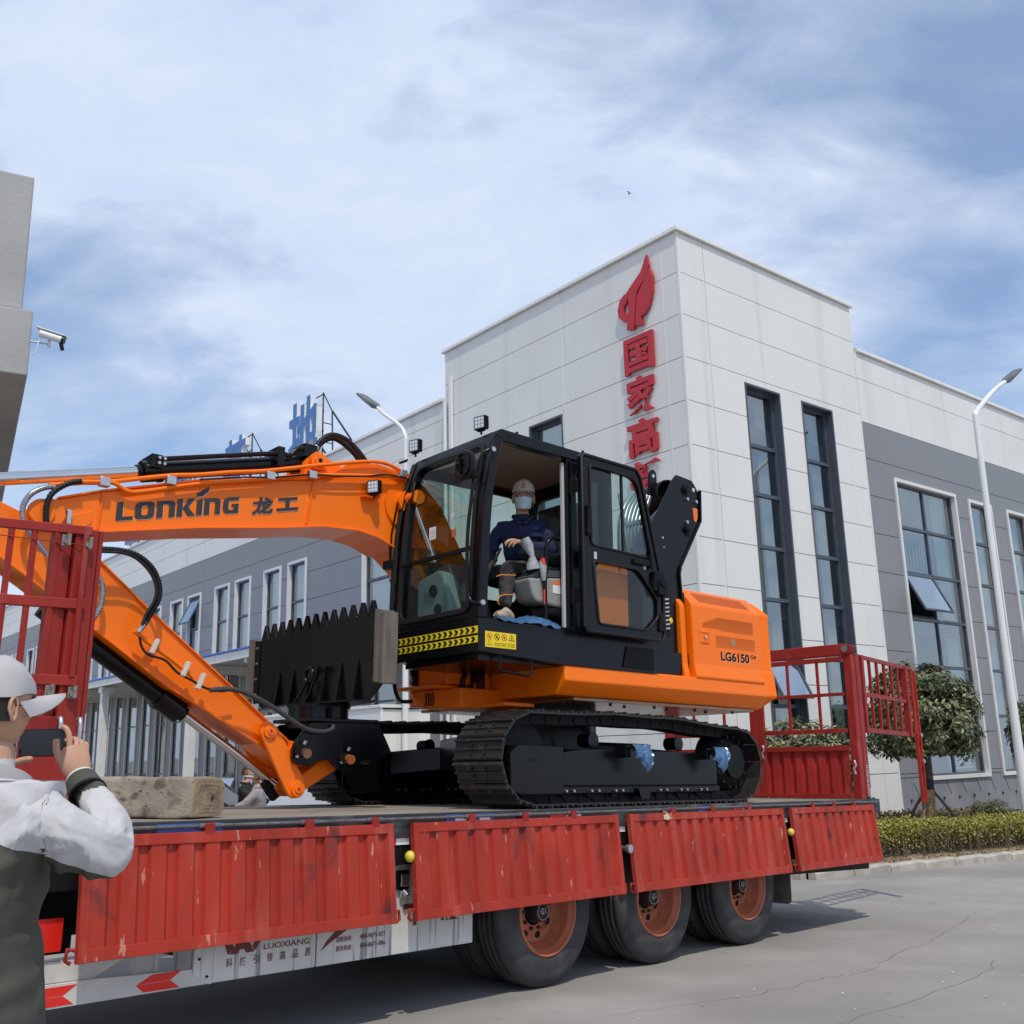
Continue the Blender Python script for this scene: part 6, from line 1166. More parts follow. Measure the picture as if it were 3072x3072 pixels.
mb = MB(); mb.cyl((-2.15, .33, 1.876), (-2.15, .33, 1.975), .25, n=48); mb.cyl((-2.15, .33, 1.975), (-2.15, .33, 1.992), .265, n=48); mb.box(-2.22, -2.15, -.02, .06, 1.875, 1.97); uo('slew_drum', mb, BLK, tl_, bev=.004, kind='stuff')
mb = MB()
for i in range(20):
    a = 2 * math.pi * i / 20; p = V3((-2.15 + .25 * math.cos(a), .33 + .25 * math.sin(a), 1.992)); mb.cyl(p, p + V3((0, 0, .016)), .013, n=6)
uo('drum_bolt', mb, BLM, tl_, kind='stuff')
mb = MB(); mb.prism([(-2.25, -.36), (-2.05, -.36), (-1.9, .3), (-2.05, 1.25), (-2.25, 1.28), (-2.36, .5)], 1.993, 2.01, 'z'); uo('base_plate', mb, BLK, tl_, bev=.003)
bl_ = [(1.53, 2.655)]; n = 13; y0, y1 = 1.47, -.455
blade = [(-.365, 2.01), (-.53, 2.12), (-.50, 2.66)]
for i in range(n):
    a = y1 + (y0 - y1) * i / n; b = y1 + (y0 - y1) * (i + 1) / n; w_ = b - a; blade += [(a + w_ * .01, 2.645), (a + w_ * .43, 2.785), (a + w_ * .57, 2.785), (a + w_ * .99, 2.645)]
blade += [(1.58, 2.66), (1.56, 2.15), (1.35, 2.01)]
mb = MB(); mb.prism(blade, -2.12, -2.09, 'x'); bd = uo('toothed_blade', mb, BLK, tl_, bev=.0015)
for y in (1.07, .82, .29, .04, -.21, .55):
    zt_ = 2.33 if y != .55 else 2.25; mb = MB(); mb.prism([(-2.12, 2.012), (-2.175, 2.012), (-2.128, zt_)], y - .016, y + .016); uo('gusset', mb, BLK, bd, bev=.003)
mb = MB(); 
for y0_, z0_ in ((1.49, 2.08), (-.50, 2.14)): mb.box(-2.128, -2.121, y0_ - .03, y0_ + .05, z0_, 2.64)
uo('edge_strip', mb, BLM, bd, kind='stuff')
mb = MB()
for k in range(4):
    for y in (1.50, -.47): mb.cyl((-2.128, y, 2.16 + k * .14), (-2.142, y, 2.16 + k * .14), .011, n=8)
uo('strip_bolt', mb, ZNC, bd, kind='stuff')
mb = MB(); P_ = [(-2.18, .45 + .065 * math.cos(a), 2.25 + .065 * math.sin(a)) for a in [k_ * .5 for k_ in range(-2, 9)]]; mb.tube(P_, .018, 8); mb.tube([(-2.18, .48, 2.20), (-2.2, .55, 2.10), (-2.22, .62, 2.02)], .012, 8); mb.tube([(-2.18, .30, 2.29), (-2.2, .38, 2.12), (-2.22, .44, 2.02)], .012, 8); mb.cyl((-2.16, .31, 2.295), (-2.2, .31, 2.295), .03, n=12); uo('lifting_hook', mb, BLK, bd, kind='stuff')
WBD = mat('grey_board', (.15, .13, .11), .9, var=.3, vs=6, bump=.5, bs=30, stretch=(3, 3, .4))
for k, (ya, yb2) in enumerate(((-.575, -.535), (-.625, -.582))):
    mb = MB(); mb.box(-2.19 + .03 * k, -2.03, ya, yb2, 2.125 - .01 * k, 2.685 - .02 * k); uo('edge_board', mb, WBD, bd, bev=.005)
mb = MB(); mb.box(-2.16, -2.06, 1.585, 1.62, 2.12, 2.67); uo('edge_board', mb, WBD, bd, bev=.005)
# ---- loose blue film
BF = mat('blue_film', (.045, .125, .26), .22, coat=.5, var=.35, vs=14, bump=1.0, bs=20)
def film(F_, base, nm_, lab, w_, h_, f, grp=None):
    t = thing('plastic_wrap', lab, 'plastic film', F_, base, grp); mb = MB(); nu_, nv_ = 22, 14; vs = []
    for j in range(nv_ + 1):
        for i in range(nu_ + 1): vs.append(f(i / nu_, j / nv_))
    mb.add(vs, [(j * (nu_ + 1) + i, j * (nu_ + 1) + i + 1, (j + 1) * (nu_ + 1) + i + 1, (j + 1) * (nu_ + 1) + i) for j in range(nv_) for i in range(nu_)], 0, False); obj('crumpled_sheet', mb, BF, t, fix=False); return t
def nn(x, y, s_): return noise.noise(V3((x, y, s_)))
for k, x in enumerate((6.77, 7.93)):
    film(FT, (x, 5.18, 1.6), '', ('blue film wrapped round the front step of the near track frame' if k == 0 else 'blue film wrapped round the rear step of the near track frame'), 0, 0,
         lambda u, v, x=x, k=k: (x + u * .235 - .02 * v + .008 * nn(u * 6, v * 6, k), 5.20 - .03 * math.sin(v * 2.6) - .022 * abs(math.sin(u * 9 + v * 2.2 + k)) + .012 * nn(u * 7, v * 5, 5 + k), 1.69 - v * (.11 + (.12 * max(0, 1 - abs(u - (.78 if k == 0 else .62)) * 2.0))) + .006 * nn(u * 5, v * 3, 9 + k)), 'blue film on the track steps')
film(FU, (-1.2, -1.2, 2.6), '', 'crumpled blue plastic film over the cab door sill under the driver', 0, 0,
     lambda u, v: (-1.51 + u * .62, -1.12 - v * .13 - .010 * abs(nn(u * 9, v * 5, 4)), 2.612 + .05 * max(0, math.sin(max(0, u - .35) * 4.6)) * (1 - v * .7) + .012 * abs(math.sin(u * 24 + v * 5)) * (1 - v * .4) - max(0, v - .5) * (.07 + .10 * abs(nn(u * 5, 1, 3))) + .004))
# ================================================================ people
def skin_mesh(joints, bones, sub=2, disp=0., seed=0):
    names = list(joints); ix = {n_: i for i, n_ in enumerate(names)}
    me = bpy.data.meshes.new('tmp'); me.from_pydata([joints[n_][0] for n_ in names], [(ix[a], ix[b]) for a, b in bones], []); o = bpy.data.objects.new('tmp', me); COL.objects.link(o)
    o.modifiers.new('s', 'SKIN'); 
    for i, n_ in enumerate(names):
        r_ = joints[n_][1]; me.skin_vertices[0].data[i].radius = (r_ if isinstance(r_, tuple) else (r_, r_)); me.skin_vertices[0].data[i].use_root = (i == 0)
    md = o.modifiers.new('u', 'SUBSURF'); md.levels = sub; md.render_levels = sub
    bpy.context.view_layer.update(); m2 = bpy.data.meshes.new_from_object(o.evaluated_get(bpy.context.evaluated_depsgraph_get()))
    mb = MB(); mb.v = [tuple(v.co) for v in m2.vertices]; mb.f = [tuple(p.vertices) for p in m2.polygons]; mb.m = [0] * len(mb.f); mb.sm = [True] * len(mb.f)
    bpy.data.objects.remove(o); bpy.data.meshes.remove(me); bpy.data.meshes.remove(m2); return mb
def basis(f, up=(0, 0, 1)):
    f = V3(f).normalized(); r_ = f.cross(V3(up)).normalized(); u = r_.cross(f); return r_, f, u
def head_geo(mb, c_, f, s_=1., up=(0, 0, 1), m=0):
    r_, f, u = basis(f, up); c_ = V3(c_); rings = []; nu_, nv_ = 28, 20
    for j in range(nv_ + 1):
        a = math.pi * j / nv_; z = -math.cos(a); rr = max(math.sin(a), .01); ring_ = []
        for i in range(nu_):
            t = 2 * math.pi * i / nu_; x, y = math.cos(t) * rr, math.sin(t) * rr
            wx, wy = .076, .094
            if z < 0: wx *= 1 - .30 * (-z) ** 1.5; y = y * (1 - .18 * (-z)) + (.10 * (-z) if y > 0 else .22 * (-z))
            X, Y, Zc = x * wx, y * wy, z * .118
            fr = max(0, math.sin(t)); g_ = lambda x0, z0, sx, sz: math.exp(-((X - x0) / sx) ** 2 - ((Zc - z0) / sz) ** 2) * fr
            Y += .020 * g_(0, -.022, .012, .016) + .010 * g_(0, .0, .010, .02) - .009 * (g_(.030, .008, .016, .012) + g_(-.030, .008, .016, .012)) + .006 * g_(0, .03, .05, .01) + .006 * g_(0, -.062, .022, .008) + .007 * g_(0, -.098, .025, .014)
            ring_.append(c_ + (r_ * X + f * Y + u * Zc) * s_)
        rings.append(ring_)
    mb.loft(rings, m)
    for sx in (-1, 1):     # ears
        e_ = c_ + (r_ * (sx * .077) + f * (-.006) + u * (-.006)) * s_; rg_ = []
        for k in range(9):
            t = 2 * math.pi * k / 9; rg_.append(None)
        P_ = [e_ + (f * (.016 * math.cos(t)) * (1 if math.sin(t) > 0 else .7) + u * (.032 * math.sin(t)) + r_ * (sx * .008 * (1 - math.cos(t)) * .6)) * s_ for t in [2 * math.pi * k / 12 for k in range(13)]]
        mb.tube(P_, .0055 * s_, 6, m); mb.sphere(e_, .012 * s_, m, 10, 8, (.5, .8, 1.6))
def face_parts(par, c_, f, s_=1., up=(0, 0, 1), F_=None, brow=(.02, .012, .01)):
    r_, f, u = basis(f, up); c_ = V3(c_)
    ew, ep, em_ = MB(), MB(), MB()
    for sx in (-1, 1):
        e_ = c_ + (r_ * (sx * .030) + f * .078 + u * .006) * s_; ew.sphere(e_, .0125 * s_, 0, 12, 8); ep.sphere(e_ + f * .0085 * s_, .0062 * s_, 0, 8, 6)
        em_.tube([c_ + (r_ * (sx * .014) + f * .0945 + u * .024) * s_, c_ + (r_ * (sx * .030) + f * .0925 + u * .029) * s_, c_ + (r_ * (sx * .048) + f * .080 + u * .024) * s_], .0032 * s_, 5)
    for nm_, q, m_ in (('eye_white', ew, mat('eye_white', (.7, .68, .65), .2)), ('iris', ep, mat('iris_dark', (.02, .012, .01), .15)), ('eyebrow', em_, mat('dark_hair', (.014, .011, .010), .8))):
        F_(nm_, q, m_, par, kind='stuff')
def cap_geo(c_, f, s_=1., up=(0, 0, 1), peak=.10, arch=.022):
    r_, f, u = basis(f, up); c_ = V3(c_); mb = MB(); rings = []; nu_ = 28
    for j in range(9):
        a = math.pi / 2 * j / 8; rr, z = math.cos(a), math.sin(a)
        rings.append([c_ + (r_ * (.084 * max(rr, .02) * math.cos(t)) + f * (.102 * max(rr, .02) * math.sin(t) - .004) + u * (.034 + .096 * z ** .85 + .006 * math.sin(t))) * s_ for t in [2 * math.pi * i / nu_ for i in range(nu_)]])
    rings.insert(0, [p - u * .010 * s_ for p in rings[0]]); mb.loft(rings, 0, caps=False)
    n = 15; vs = []
    for k, d in enumerate((0, .5, 1.)):
        for i in range(n):
            t = R(14) + (math.pi - R(28)) * i / (n - 1); vs.append(c_ + (r_ * ((.084 - .006 * d) * math.cos(t)) + f * (.100 * math.sin(t) + d * peak * math.sin(t) ** .75) + u * (.020 + .004 * d - (.012 + arch * d) * math.cos(t) ** 2)) * s_)
    vs += [p - u * .004 * s_ for p in vs]; q = 3 * n
    fs = [(k * n + i, k * n + i + 1, (k + 1) * n + i + 1, (k + 1) * n + i) for k in range(2) for i in range(n - 1)]; fs += [tuple(x + q for x in reversed(f_)) for f_ in fs]
    fs += [(2 * n + i, 2 * n + i + 1, 2 * n + i + 1 + q, 2 * n + i + q) for i in range(n - 1)]
    b = MB(); b.add(vs, fs, 0, True); mb.sphere(c_ + (u * .131 - f * .004) * s_, .008 * s_, 0, 8, 6); return mb, b
def finger(mb, base, dirs, lens, r0, m=0):
    p = V3(base); P_ = [p]
    for d, l in zip(dirs, lens): p = p + V3(d).normalized() * l; P_.append(p)
    S_ = spline(P_, 4); k = len(S_); mb.tube(S_[:-1] + [S_[-2].lerp(S_[-1], .6), S_[-1]], [r0 * (1 - .22 * i / k) for i in range(k - 1)] + [r0 * .68, r0 * .30], 10, m)
def hand(mb, wrist, d, n_, curl, thumb, s_=1., side=1, m=0, spread=.10):
    """palm from the wrist along d, back of the hand facing n_; curl holds one bend per finger; thumb leaves the side of the palm"""
    wrist = V3(wrist); d = V3(d).normalized(); n_ = V3(n_); n_ = (n_ - d * n_.dot(d)).normalized(); sd_ = d.cross(n_) * side; rings = []
    for t, w_, th in ((-.035, .026, .020), (0, .028, .020), (.02, .034, .020), (.05, .042, .017), (.075, .044, .015), (.092, .041, .012)):
        c_ = wrist + d * t * s_; rings.append([c_ + (sd_ * (w_ * math.cos(a)) * 1.0 + n_ * (th * math.sin(a))) * s_ for a in [2 * math.pi * i / 16 for i in range(16)]])
    mb.loft(rings, m)
    for k in range(4):
        o_ = (.031 - .0205 * k); b = wrist + (d * (.082 - .006 * abs(k - 1)) + sd_ * o_) * s_; L_ = (.043, .048, .045, .035)[k]; c_ = curl[k]; dd = [d + sd_ * spread * (1.2 - k * .8)]
        for q in range(1, 4): a = c_ * q * .62; dd.append((d + sd_ * spread * (1.2 - k * .8)) * math.cos(a) - n_ * math.sin(a))
        finger(mb, b, dd[:1] + dd[1:], (.012 * s_, L_ * s_, L_ * .62 * s_, L_ * .5 * s_), (.0088, .0092, .0088, .0078)[k] * s_, m)
    b = wrist + (d * .022 + sd_ * .026) * s_; finger(mb, b, thumb, (.030 * s_, .034 * s_, .028 * s_), .0108 * s_, m)
def displace(mb, amp, sc, off=0., sel=None):
    for i, p in enumerate(mb.v):
        if sel and not sel(p): continue
        q = V3(p); d = V3((noise.noise(q * sc + V3((off, 0, 0))), noise.noise(q * sc + V3((0, off + 5, 0))), noise.noise(q * sc + V3((0, 0, off + 9))))); mb.v[i] = tuple(q + d * amp)
# ---- the driver
hc, hf = V3((-.885, -.795, 3.752)), V3((-.66, -.75, -.06)); HS = 1.10
def dz_(mb, name, m, par, **k): return uo(name, mb, m, par, **k)
dv = thing('person', 'driver in navy jacket, beige cap and face mask sitting in the excavator cab', 'person', FT, tuple(UT @ V3((-.7, -.66, 3.1))))
J = dict(hip=((-.74, -.70, 3.14), (.13, .16)), waist=((-.77, -.71, 3.27), (.13, .165)), chest=((-.82, -.73, 3.41), (.135, .165)), neckb=((-.86, -.75, 3.56), (.095, .12)), neck=((-.875, -.765, 3.62), .055), head=((-.882, -.775, 3.69), .05),
         ls=((-.70, -.85, 3.495), .082), le=((-.72, -.97, 3.285), .068), lw=((-1.06, -1.02, 3.275), .044), lh=((-1.09, -1.022, 3.277), .030),
         rs=((-.98, -.60, 3.495), .082), re=((-1.04, -.52, 3.30), .068), rw=((-1.12, -.64, 3.17), .044), lhip=((-.80, -.80, 3.12), .095), lk=((-1.13, -.86, 3.10), .078), la=((-1.20, -.93, 2.80), .056), lf=((-1.205, -.94, 2.74), .054),
         rhip=((-.80, -.60, 3.12), .09), rk=((-1.18, -.52, 3.11), .072), ra=((-1.36, -.50, 2.78), .05))
Bn = [('hip', 'waist'), ('waist', 'chest'), ('chest', 'neckb'), ('neckb', 'neck'), ('neck', 'head'), ('chest', 'ls'), ('ls', 'le'), ('le', 'lw'), ('lw', 'lh'), ('chest', 'rs'), ('rs', 're'), ('re', 'rw'), ('hip', 'lhip'), ('lhip', 'lk'), ('lk', 'la'), ('la', 'lf'), ('hip', 'rhip'), ('rhip', 'rk'), ('rk', 'ra')]
b = skin_mesh(J, Bn, 3); displace(b, .016, 9, sel=lambda p: p[2] < 3.56); displace(b, .010, 22, 3, sel=lambda p: p[2] < 3.56)
for i, f_ in enumerate(b.f):
    c_ = sum((V3(b.v[k]) for k in f_), V3()) / len(f_)
    if c_.z > 3.61 or (c_.x < -1.085 and c_.y < -.98 and c_.z > 3.2): b.m[i] = 2
    elif c_.z > 3.185 or (c_.z > 3.12 and c_.x < -1.05 and c_.y > -.70 and c_.y < -.56): b.m[i] = 0
    else: b.m[i] = 1
head_geo(b, hc, hf, HS, m=2)
hand(b, (-1.095, -1.022, 3.285), (-1, -.10, .10), (0, -.5, 1), (.75, .8, .85, .9), ((-.6, .9, -.3), (-1, .3, -.5), (-1, -.1, -.6)), 1.0, 1, 2)
hand(b, (-1.13, -.66, 3.165), (-.9, -.3, -.5), (-.3, -.6, 1), (.6, .6, .7, .7), ((-.6, .9, -.3), (-1, .3, -.5), (-1, -.1, -.6)), 1.0, 1, 2)
body = dz_(b, 'body', [NAVY, TROU, SKIN], dv, fix=True)
face_parts(body, hc, hf, HS, F_=lambda nm_, q, m_, par, **k: dz_(q, nm_, m_, par, **k))
c1_, c2_ = cap_geo(hc + V3((0, 0, .012)), hf, HS * 1.06, peak=.075); cp_ = dz_(c1_, 'cap', CAPM, dv, fix=True); dz_(c2_, 'cap_peak', CAPM, cp_)
r_, f_, u_ = basis(hf); mb = MB(); o_ = hc + f_ * .122 + u_ * .096; mb.tube([o_ + r_ * (.012 * math.cos(t)) + u_ * (.013 * math.sin(t)) - f_ * .008 for t in [k_ * .55 for k_ in range(12)]], .0035, 5); mb.bar(o_ - r_ * .026 - u_ * .024 - f_ * .004, o_ + r_ * .026 - u_ * .024 - f_ * .004, .004, .004); dz_(mb, 'cap_badge', mat('badge_red', (.65, .05, .05), .5), cp_, kind='stuff')
mk = MB(); vs = []; nx_, ny_ = 16, 10
for j in range(ny_ + 1):
    for i in range(nx_ + 1):
        t = -1 + 2 * i / nx_; v_ = j / ny_; z = -.006 - .098 * v_ + .014 * abs(t) * (v_ - .4); y = .121 - .045 * abs(t) ** 2.2 - .012 * abs(v_ - .45) * 2 + (.010 * (1 - abs(t)) if .2 < v_ < .5 else 0) + .003 * math.sin(v_ * 18)
        x = t * (.066 - .012 * v_); vs.append(hc + (r_ * x + f_ * y + u_ * z) * HS)
mk.add(vs, [(j * (nx_ + 1) + i, j * (nx_ + 1) + i + 1, (j + 1) * (nx_ + 1) + i + 1, (j + 1) * (nx_ + 1) + i) for j in range(ny_) for i in range(nx_)], 0, True)
for sx in (-1, 1):
    for z0 in (-.01, -.085): mk.tube([hc + (r_ * (sx * .064) + f_ * .075 + u_ * z0) * HS, hc + (r_ * (sx * .078) + f_ * .03 + u_ * (z0 * .6 - .005)) * HS, hc + (r_ * (sx * .080) - f_ * .01 + u_ * (-.01)) * HS], .0016, 4)
dz_(mk, 'face_mask', mat('mask_blue_white', (.52, .64, .68), .8, var=.06, vs=30), dv, fix=False)
mb = MB()
for sx in (-1, 1): 
    P_ = [V3((-.872, -.765, 3.590)) + r_ * (sx * .012) + f_ * .075 + u_ * -.075, V3((-.872, -.765, 3.590)) + r_ * (sx * .065) + f_ * .05 + u_ * -.02, V3((-.872, -.765, 3.595)) + r_ * (sx * .075) - f_ * .02 + u_ * .01, V3((-.872, -.765, 3.595)) - f_ * .07 + u_ * .015]
    mb.tube(spline(P_, 5), .017, 8, flat=1)
dz_(mb, 'collar', NAVY, dv, kind='stuff')
mb = MB()
for sx, w_ in ((1, .12), (-1, .11)):
    a = V3((-.82, -.73, 3.44)) + r_ * (sx * .035) + f_ * .172; bb_ = a + r_ * (sx * w_) - f_ * .035; mb.add([a, bb_, bb_ - u_ * .03, a - u_ * .035, a + f_ * .006, bb_ + f_ * .006, bb_ + f_ * .006 - u_ * .03, a + f_ * .006 - u_ * .035], [(0, 1, 2, 3), (7, 6, 5, 4), (0, 4, 5, 1), (1, 5, 6, 2), (2, 6, 7, 3), (3, 7, 4, 0)])
dz_(mb, 'pocket_flap', NAVY, dv, bev=.003, kind='stuff')
sh_ = MB(); rr = []
for t, w_, h_ in ((-.10, .030, .045), (-.05, .036, .06), (0, .040, .065), (.06, .042, .045), (.12, .040, .035), (.16, .024, .022)):
    c_ = V3((-1.25, -.985, 2.665)) + V3((-.92, -.35, 0)) * t; s2 = V3((.35, -.92, 0)); rr.append([c_ + s2 * (w_ * math.cos(a)) + V3((0, 0, max(-.03, h_ * math.sin(a) + (h_ - .035) * .5))) for a in [2 * math.pi * i / 14 for i in range(14)]])
sh_.loft(rr); so_ = dz_(sh_, 'shoe', mat('beige_shoe', (.46, .37, .27), .7), dv)
mb = MB()
for k in range(4): c_ = V3((-1.25, -.985, 2.70 - .004 * k)) + V3((-.92, -.35, 0)) * (.01 + .028 * k); s2 = V3((.35, -.92, 0)); mb.tube([c_ - s2 * .03, c_ + V3((0, 0, .012)), c_ + s2 * .03], .004, 5)
dz_(mb, 'lace', WHD, so_, kind='stuff')
sh_ = MB(); sh_.loft([[p + V3((-.25, .42, 0)) for p in r2] for r2 in rr]); dz_(sh_, 'shoe', mat('beige_shoe', (.46, .37, .27), .7), dv)
mb = MB(); text(mb, '龙工机械', V3((-.82, -.73, 3.475)) - r_ * .12 + f_ * .176 - r_ * -.0, -r_ * -1 if False else r_, u_, .05, .012, .001, 0); dz_(mb, 'breast_print', mat('blue_print', (.04, .07, .4), .6), dv, fix=False, kind='stuff')
# ---- the photographer
LG_ = mat('light_grey_jacket', (.53, .52, .52), .75, var=.03, vs=8, bump=.12, bs=60); OL = mat('olive_jacket_panel', (.068, .070, .052), .8, var=.08, vs=8, bump=.12, bs=60); CPG = mat('pale_grey_cap', (.46, .44, .44), .85, var=.03)
ph = thing('person', 'photographer in light grey and olive jacket and pale cap holding up a phone', 'person', FW, (-1.52, 3.0, gz(-1.5, 3.0)))
J = dict(chest=((-1.52, 2.97, 1.16), (.255, .15)), mid=((-1.50, 2.97, .90), (.30, .17)), hem=((-1.50, 2.98, .64), (.315, .18)), ub=((-1.52, 2.97, 1.29), (.17, .12)), neckb=((-1.52, 2.98, 1.37), (.105, .095)), neck=((-1.51, 3.0, 1.44), .062), head=((-1.505, 3.01, 1.50), .06),
         rs=((-1.345, 2.96, 1.275), .088), rm=((-1.24, 2.99, 1.20), .082), re=((-1.155, 3.05, 1.155), .078), rf=((-1.225, 3.13, 1.255), .062), rw=((-1.325, 3.20, 1.345), .043), rh=((-1.345, 3.22, 1.365), .030),
         ls=((-1.70, 2.98, 1.28), .085), le=((-1.90, 3.08, 1.16), .07), lf=((-1.76, 3.2, 1.27), .055), lw=((-1.64, 3.27, 1.38), .032), cr=((-1.53, 2.98, .50), (.17, .12)), rl=((-1.42, 3.0, .40), .09), rk=((-1.41, 3.02, .22), .075), ra=((-1.41, 3.0, .03), .06), ll=((-1.62, 3.0, .40), .09), lk=((-1.63, 3.02, .22), .075), la=((-1.63, 3.0, .03), .06))
Bn = [('chest', 'mid'), ('mid', 'hem'), ('chest', 'ub'), ('ub', 'neckb'), ('neckb', 'neck'), ('neck', 'head'), ('ub', 'rs'), ('rs', 'rm'), ('rm', 're'), ('re', 'rf'), ('rf', 'rw'), ('rw', 'rh'), ('ub', 'ls'), ('ls', 'le'), ('le', 'lf'), ('lf', 'lw'), ('hem', 'cr'), ('cr', 'rl'), ('rl', 'rk'), ('rk', 'ra'), ('cr', 'll'), ('ll', 'lk'), ('lk', 'la')]
b = skin_mesh(J, Bn, 4)
displace(b, .018, 6, 1, sel=lambda p: p[2] < 1.37); displace(b, .003, 15, 2, sel=lambda p: p[2] < 1.37)
for i, p in enumerate(b.v):              # creases: sharp-crested ridges that fan out from the armpit and elbow
    q = V3(p)
    if .55 < q.z < 1.36:
        h = 0
        for (cx, cz, fx_, fz_, am_, wd_) in ((-1.30, 1.12, -1.0, -.75, .016, 11), (-1.16, 1.20, -.9, .5, .012, 16), (-1.27, 1.27, .8, -.6, .010, 14)):
            d = math.hypot(q.x - cx, q.z - cz); an_ = math.atan2(q.z - cz, q.x - cx) * wd_ * .55 + 4 * noise.noise(q * 4); h += am_ * .75 * (1 - abs(math.sin(an_ * .6))) ** 1.3 * math.exp(-((d - .12) / .16) ** 2)
        for k_ in range(3): h += .0045 * (1 - abs(math.sin(q.z * 11 + q.x * (7 + k_ * 5) + 4 * noise.noise(q * 2.0 + V3((k_ * 3, 0, 0)))))) ** 3
        c__ = V3((-1.53, 2.97, q.z)) if q.x < -1.30 else V3((q.x * .9 - .1, 3.06, 1.22)); dn = (q - c__).normalized(); b.v[i] = tuple(q + dn * h)
for i, p in enumerate(b.v):              # long soft folds that run across sleeve and back
    if .6 < p[2] < 1.36:
        q = V3(p); s_ = math.sin(q.x * 26 + q.z * 44 + 6 * noise.noise(q * 5)) * .0075 * (.4 + abs(noise.noise(q * 3.3)) * 1.6); b.v[i] = (q.x + s_ * .4, q.y - s_, q.z + s_ * .5)
bm_ = bmesh.new(); tmp_ = mesh('tmp', b, []); bm_.from_mesh(tmp_)     # cut the cloth along its seams so the colours part cleanly
for co, no in (((0, 0, 1.222), (0, 0, 1)), ((-1.40, 0, 1.222), (.5, 0, 1))): bmesh.ops.bisect_plane(bm_, geom=bm_.verts[:] + bm_.edges[:] + bm_.faces[:], plane_co=co, plane_no=V3(no).normalized())
bm_.to_mesh(tmp_); bm_.free(); b = MB(); b.v = [tuple(v.co) for v in tmp_.vertices]; b.f = [tuple(p.vertices) for p in tmp_.polygons]; b.m = [0] * len(b.f); b.sm = [True] * len(b.f); bpy.data.meshes.remove(tmp_)
for i, f_ in enumerate(b.f):
    c_ = sum((V3(b.v[k]) for k in f_), V3()) / len(f_); a, bb_, d_ = (V3(b.v[f_[k]]) for k in (0, 1, 2)); nrm_ = (bb_ - a).cross(d_ - a).normalized()
    line = 1.222 if c_.x < -1.40 else 1.222 - (c_.x + 1.40) * .50
    cuff = (c_ - V3((-1.305, 3.185, 1.332))).length < .065 and c_.y > 3.14
    if c_.z > 1.43 and c_.x < -1.38 and c_.y < 3.15: b.m[i] = 2
    elif (c_ - V3((-1.35, 3.225, 1.37))).length < .04 or (c_ - V3((-1.64, 3.27, 1.38))).length < .06: b.m[i] = 2
    elif c_.z < .55: b.m[i] = 3
    elif cuff: b.m[i] = 1
    elif c_.z < line: b.m[i] = 1
    else: b.m[i] = 0
pc, pf_ = V3((-1.505, 3.0, 1.575)), V3((.50, .86, .02))
head_geo(b, pc, pf_, 1.03, m=2)
# right hand seen from behind: thumb across the screen, index finger over the top edge
RW, RD, RN = V3((-1.352, 3.235, 1.372)), V3((-.30, .10, 1.0)), V3((.72, -.66, .25))
d = RD.normalized(); n_ = (RN - d * RN.dot(d)).normalized(); sd_ = V3((-.80, -.55, -.15)); sd_ = (sd_ - d * sd_.dot(d)).normalized()
rings = []
for t, w_, th, o_ in ((-.03, .028, .022, 0), (0, .030, .022, 0), (.025, .042, .022, .004), (.055, .047, .020, .006), (.08, .044, .017, .004), (.10, .034, .014, -.004)):
    c_ = RW + d * t + sd_ * o_; rings.append([c_ + sd_ * (w_ * math.cos(a)) + n_ * (th * math.sin(a)) for a in [2 * math.pi * i / 18 for i in range(18)]])
b.loft(rings, 2)
finger(b, RW + d * .035 + sd_ * .030, ((-.62, -.05, .75), (-.40, .0, 1), (-.10, .02, 1)), (.036, .034, .030), .0125, 2)
finger(b, RW + d * .078 + sd_ * .016, ((-.10, .1, 1), (-.16, .10, 1), (-.55, .1, .9), (-1, .1, .35)), (.018, .040, .024, .016), .0100, 2)
for k in range(3):
    finger(b, RW + d * (.082 - .010 * k) + sd_ * (-.004 - .013 * k) + n_ * -.004, ((.0, .3, 1), (-.35, .75, .75), (-.9, .5, .1), (-1, .1, -.2)), (.012, .036, .026, .02), .0092 - .0005 * k, 2)
# left hand: fingertips over the top edge, thumb below
LW_ = V3((-1.635, 3.285, 1.40)); rings = []; d2 = V3((.45, .25, .95)).normalized(); n2 = V3((-.6, -.6, .4)); n2 = (n2 - d2 * n2.dot(d2)).normalized(); s2_ = d2.cross(n2)
for t, w_, th in ((-.05, .026, .02), (0, .030, .02), (.04, .040, .018), (.08, .038, .015)): rings.append([LW_ + d2 * t + s2_ * (w_ * math.cos(a)) + n2 * (th * math.sin(a)) for a in [2 * math.pi * i / 14 for i in range(14)]])
b.loft(rings, 2)
finger(b, V3((-1.60, 3.33, 1.49)), ((.1, .1, 1), (.5, -.2, .8), (.9, -.4, .35)), (.025, .028, .02), .0095, 2)
finger(b, V3((-1.61, 3.27, 1.415)), ((1, -.1, .1), (1, -.05, .30), (1, 0, .05)), (.035, .035, .028), .0115, 2)
pb_ = obj('body', b, [LG_, OL, SKIN, TROU], ph)
c1_, c2_ = cap_geo(pc + V3((-.004, 0, .002)), (.62, .78, .10), 1.09, (-.10, -.12, 1), .088, .048); displace(c1_, .010, 13); displace(c1_, .004, 40); cp_ = obj('cap', c1_, CPG, ph); obj('cap_peak', c2_, CPG, cp_)
r_, f_, u_ = basis(pf_); mb = MB(); rings = []
for j in range(6):
    z = .045 - .085 * j / 5; rings.append([pc + r_ * (.082 * math.cos(t)) + f_ * (.094 * math.sin(t) - .012) + u_ * z for t in [math.pi * .98 + math.pi * 1.04 * i / 18 for i in range(19)]])
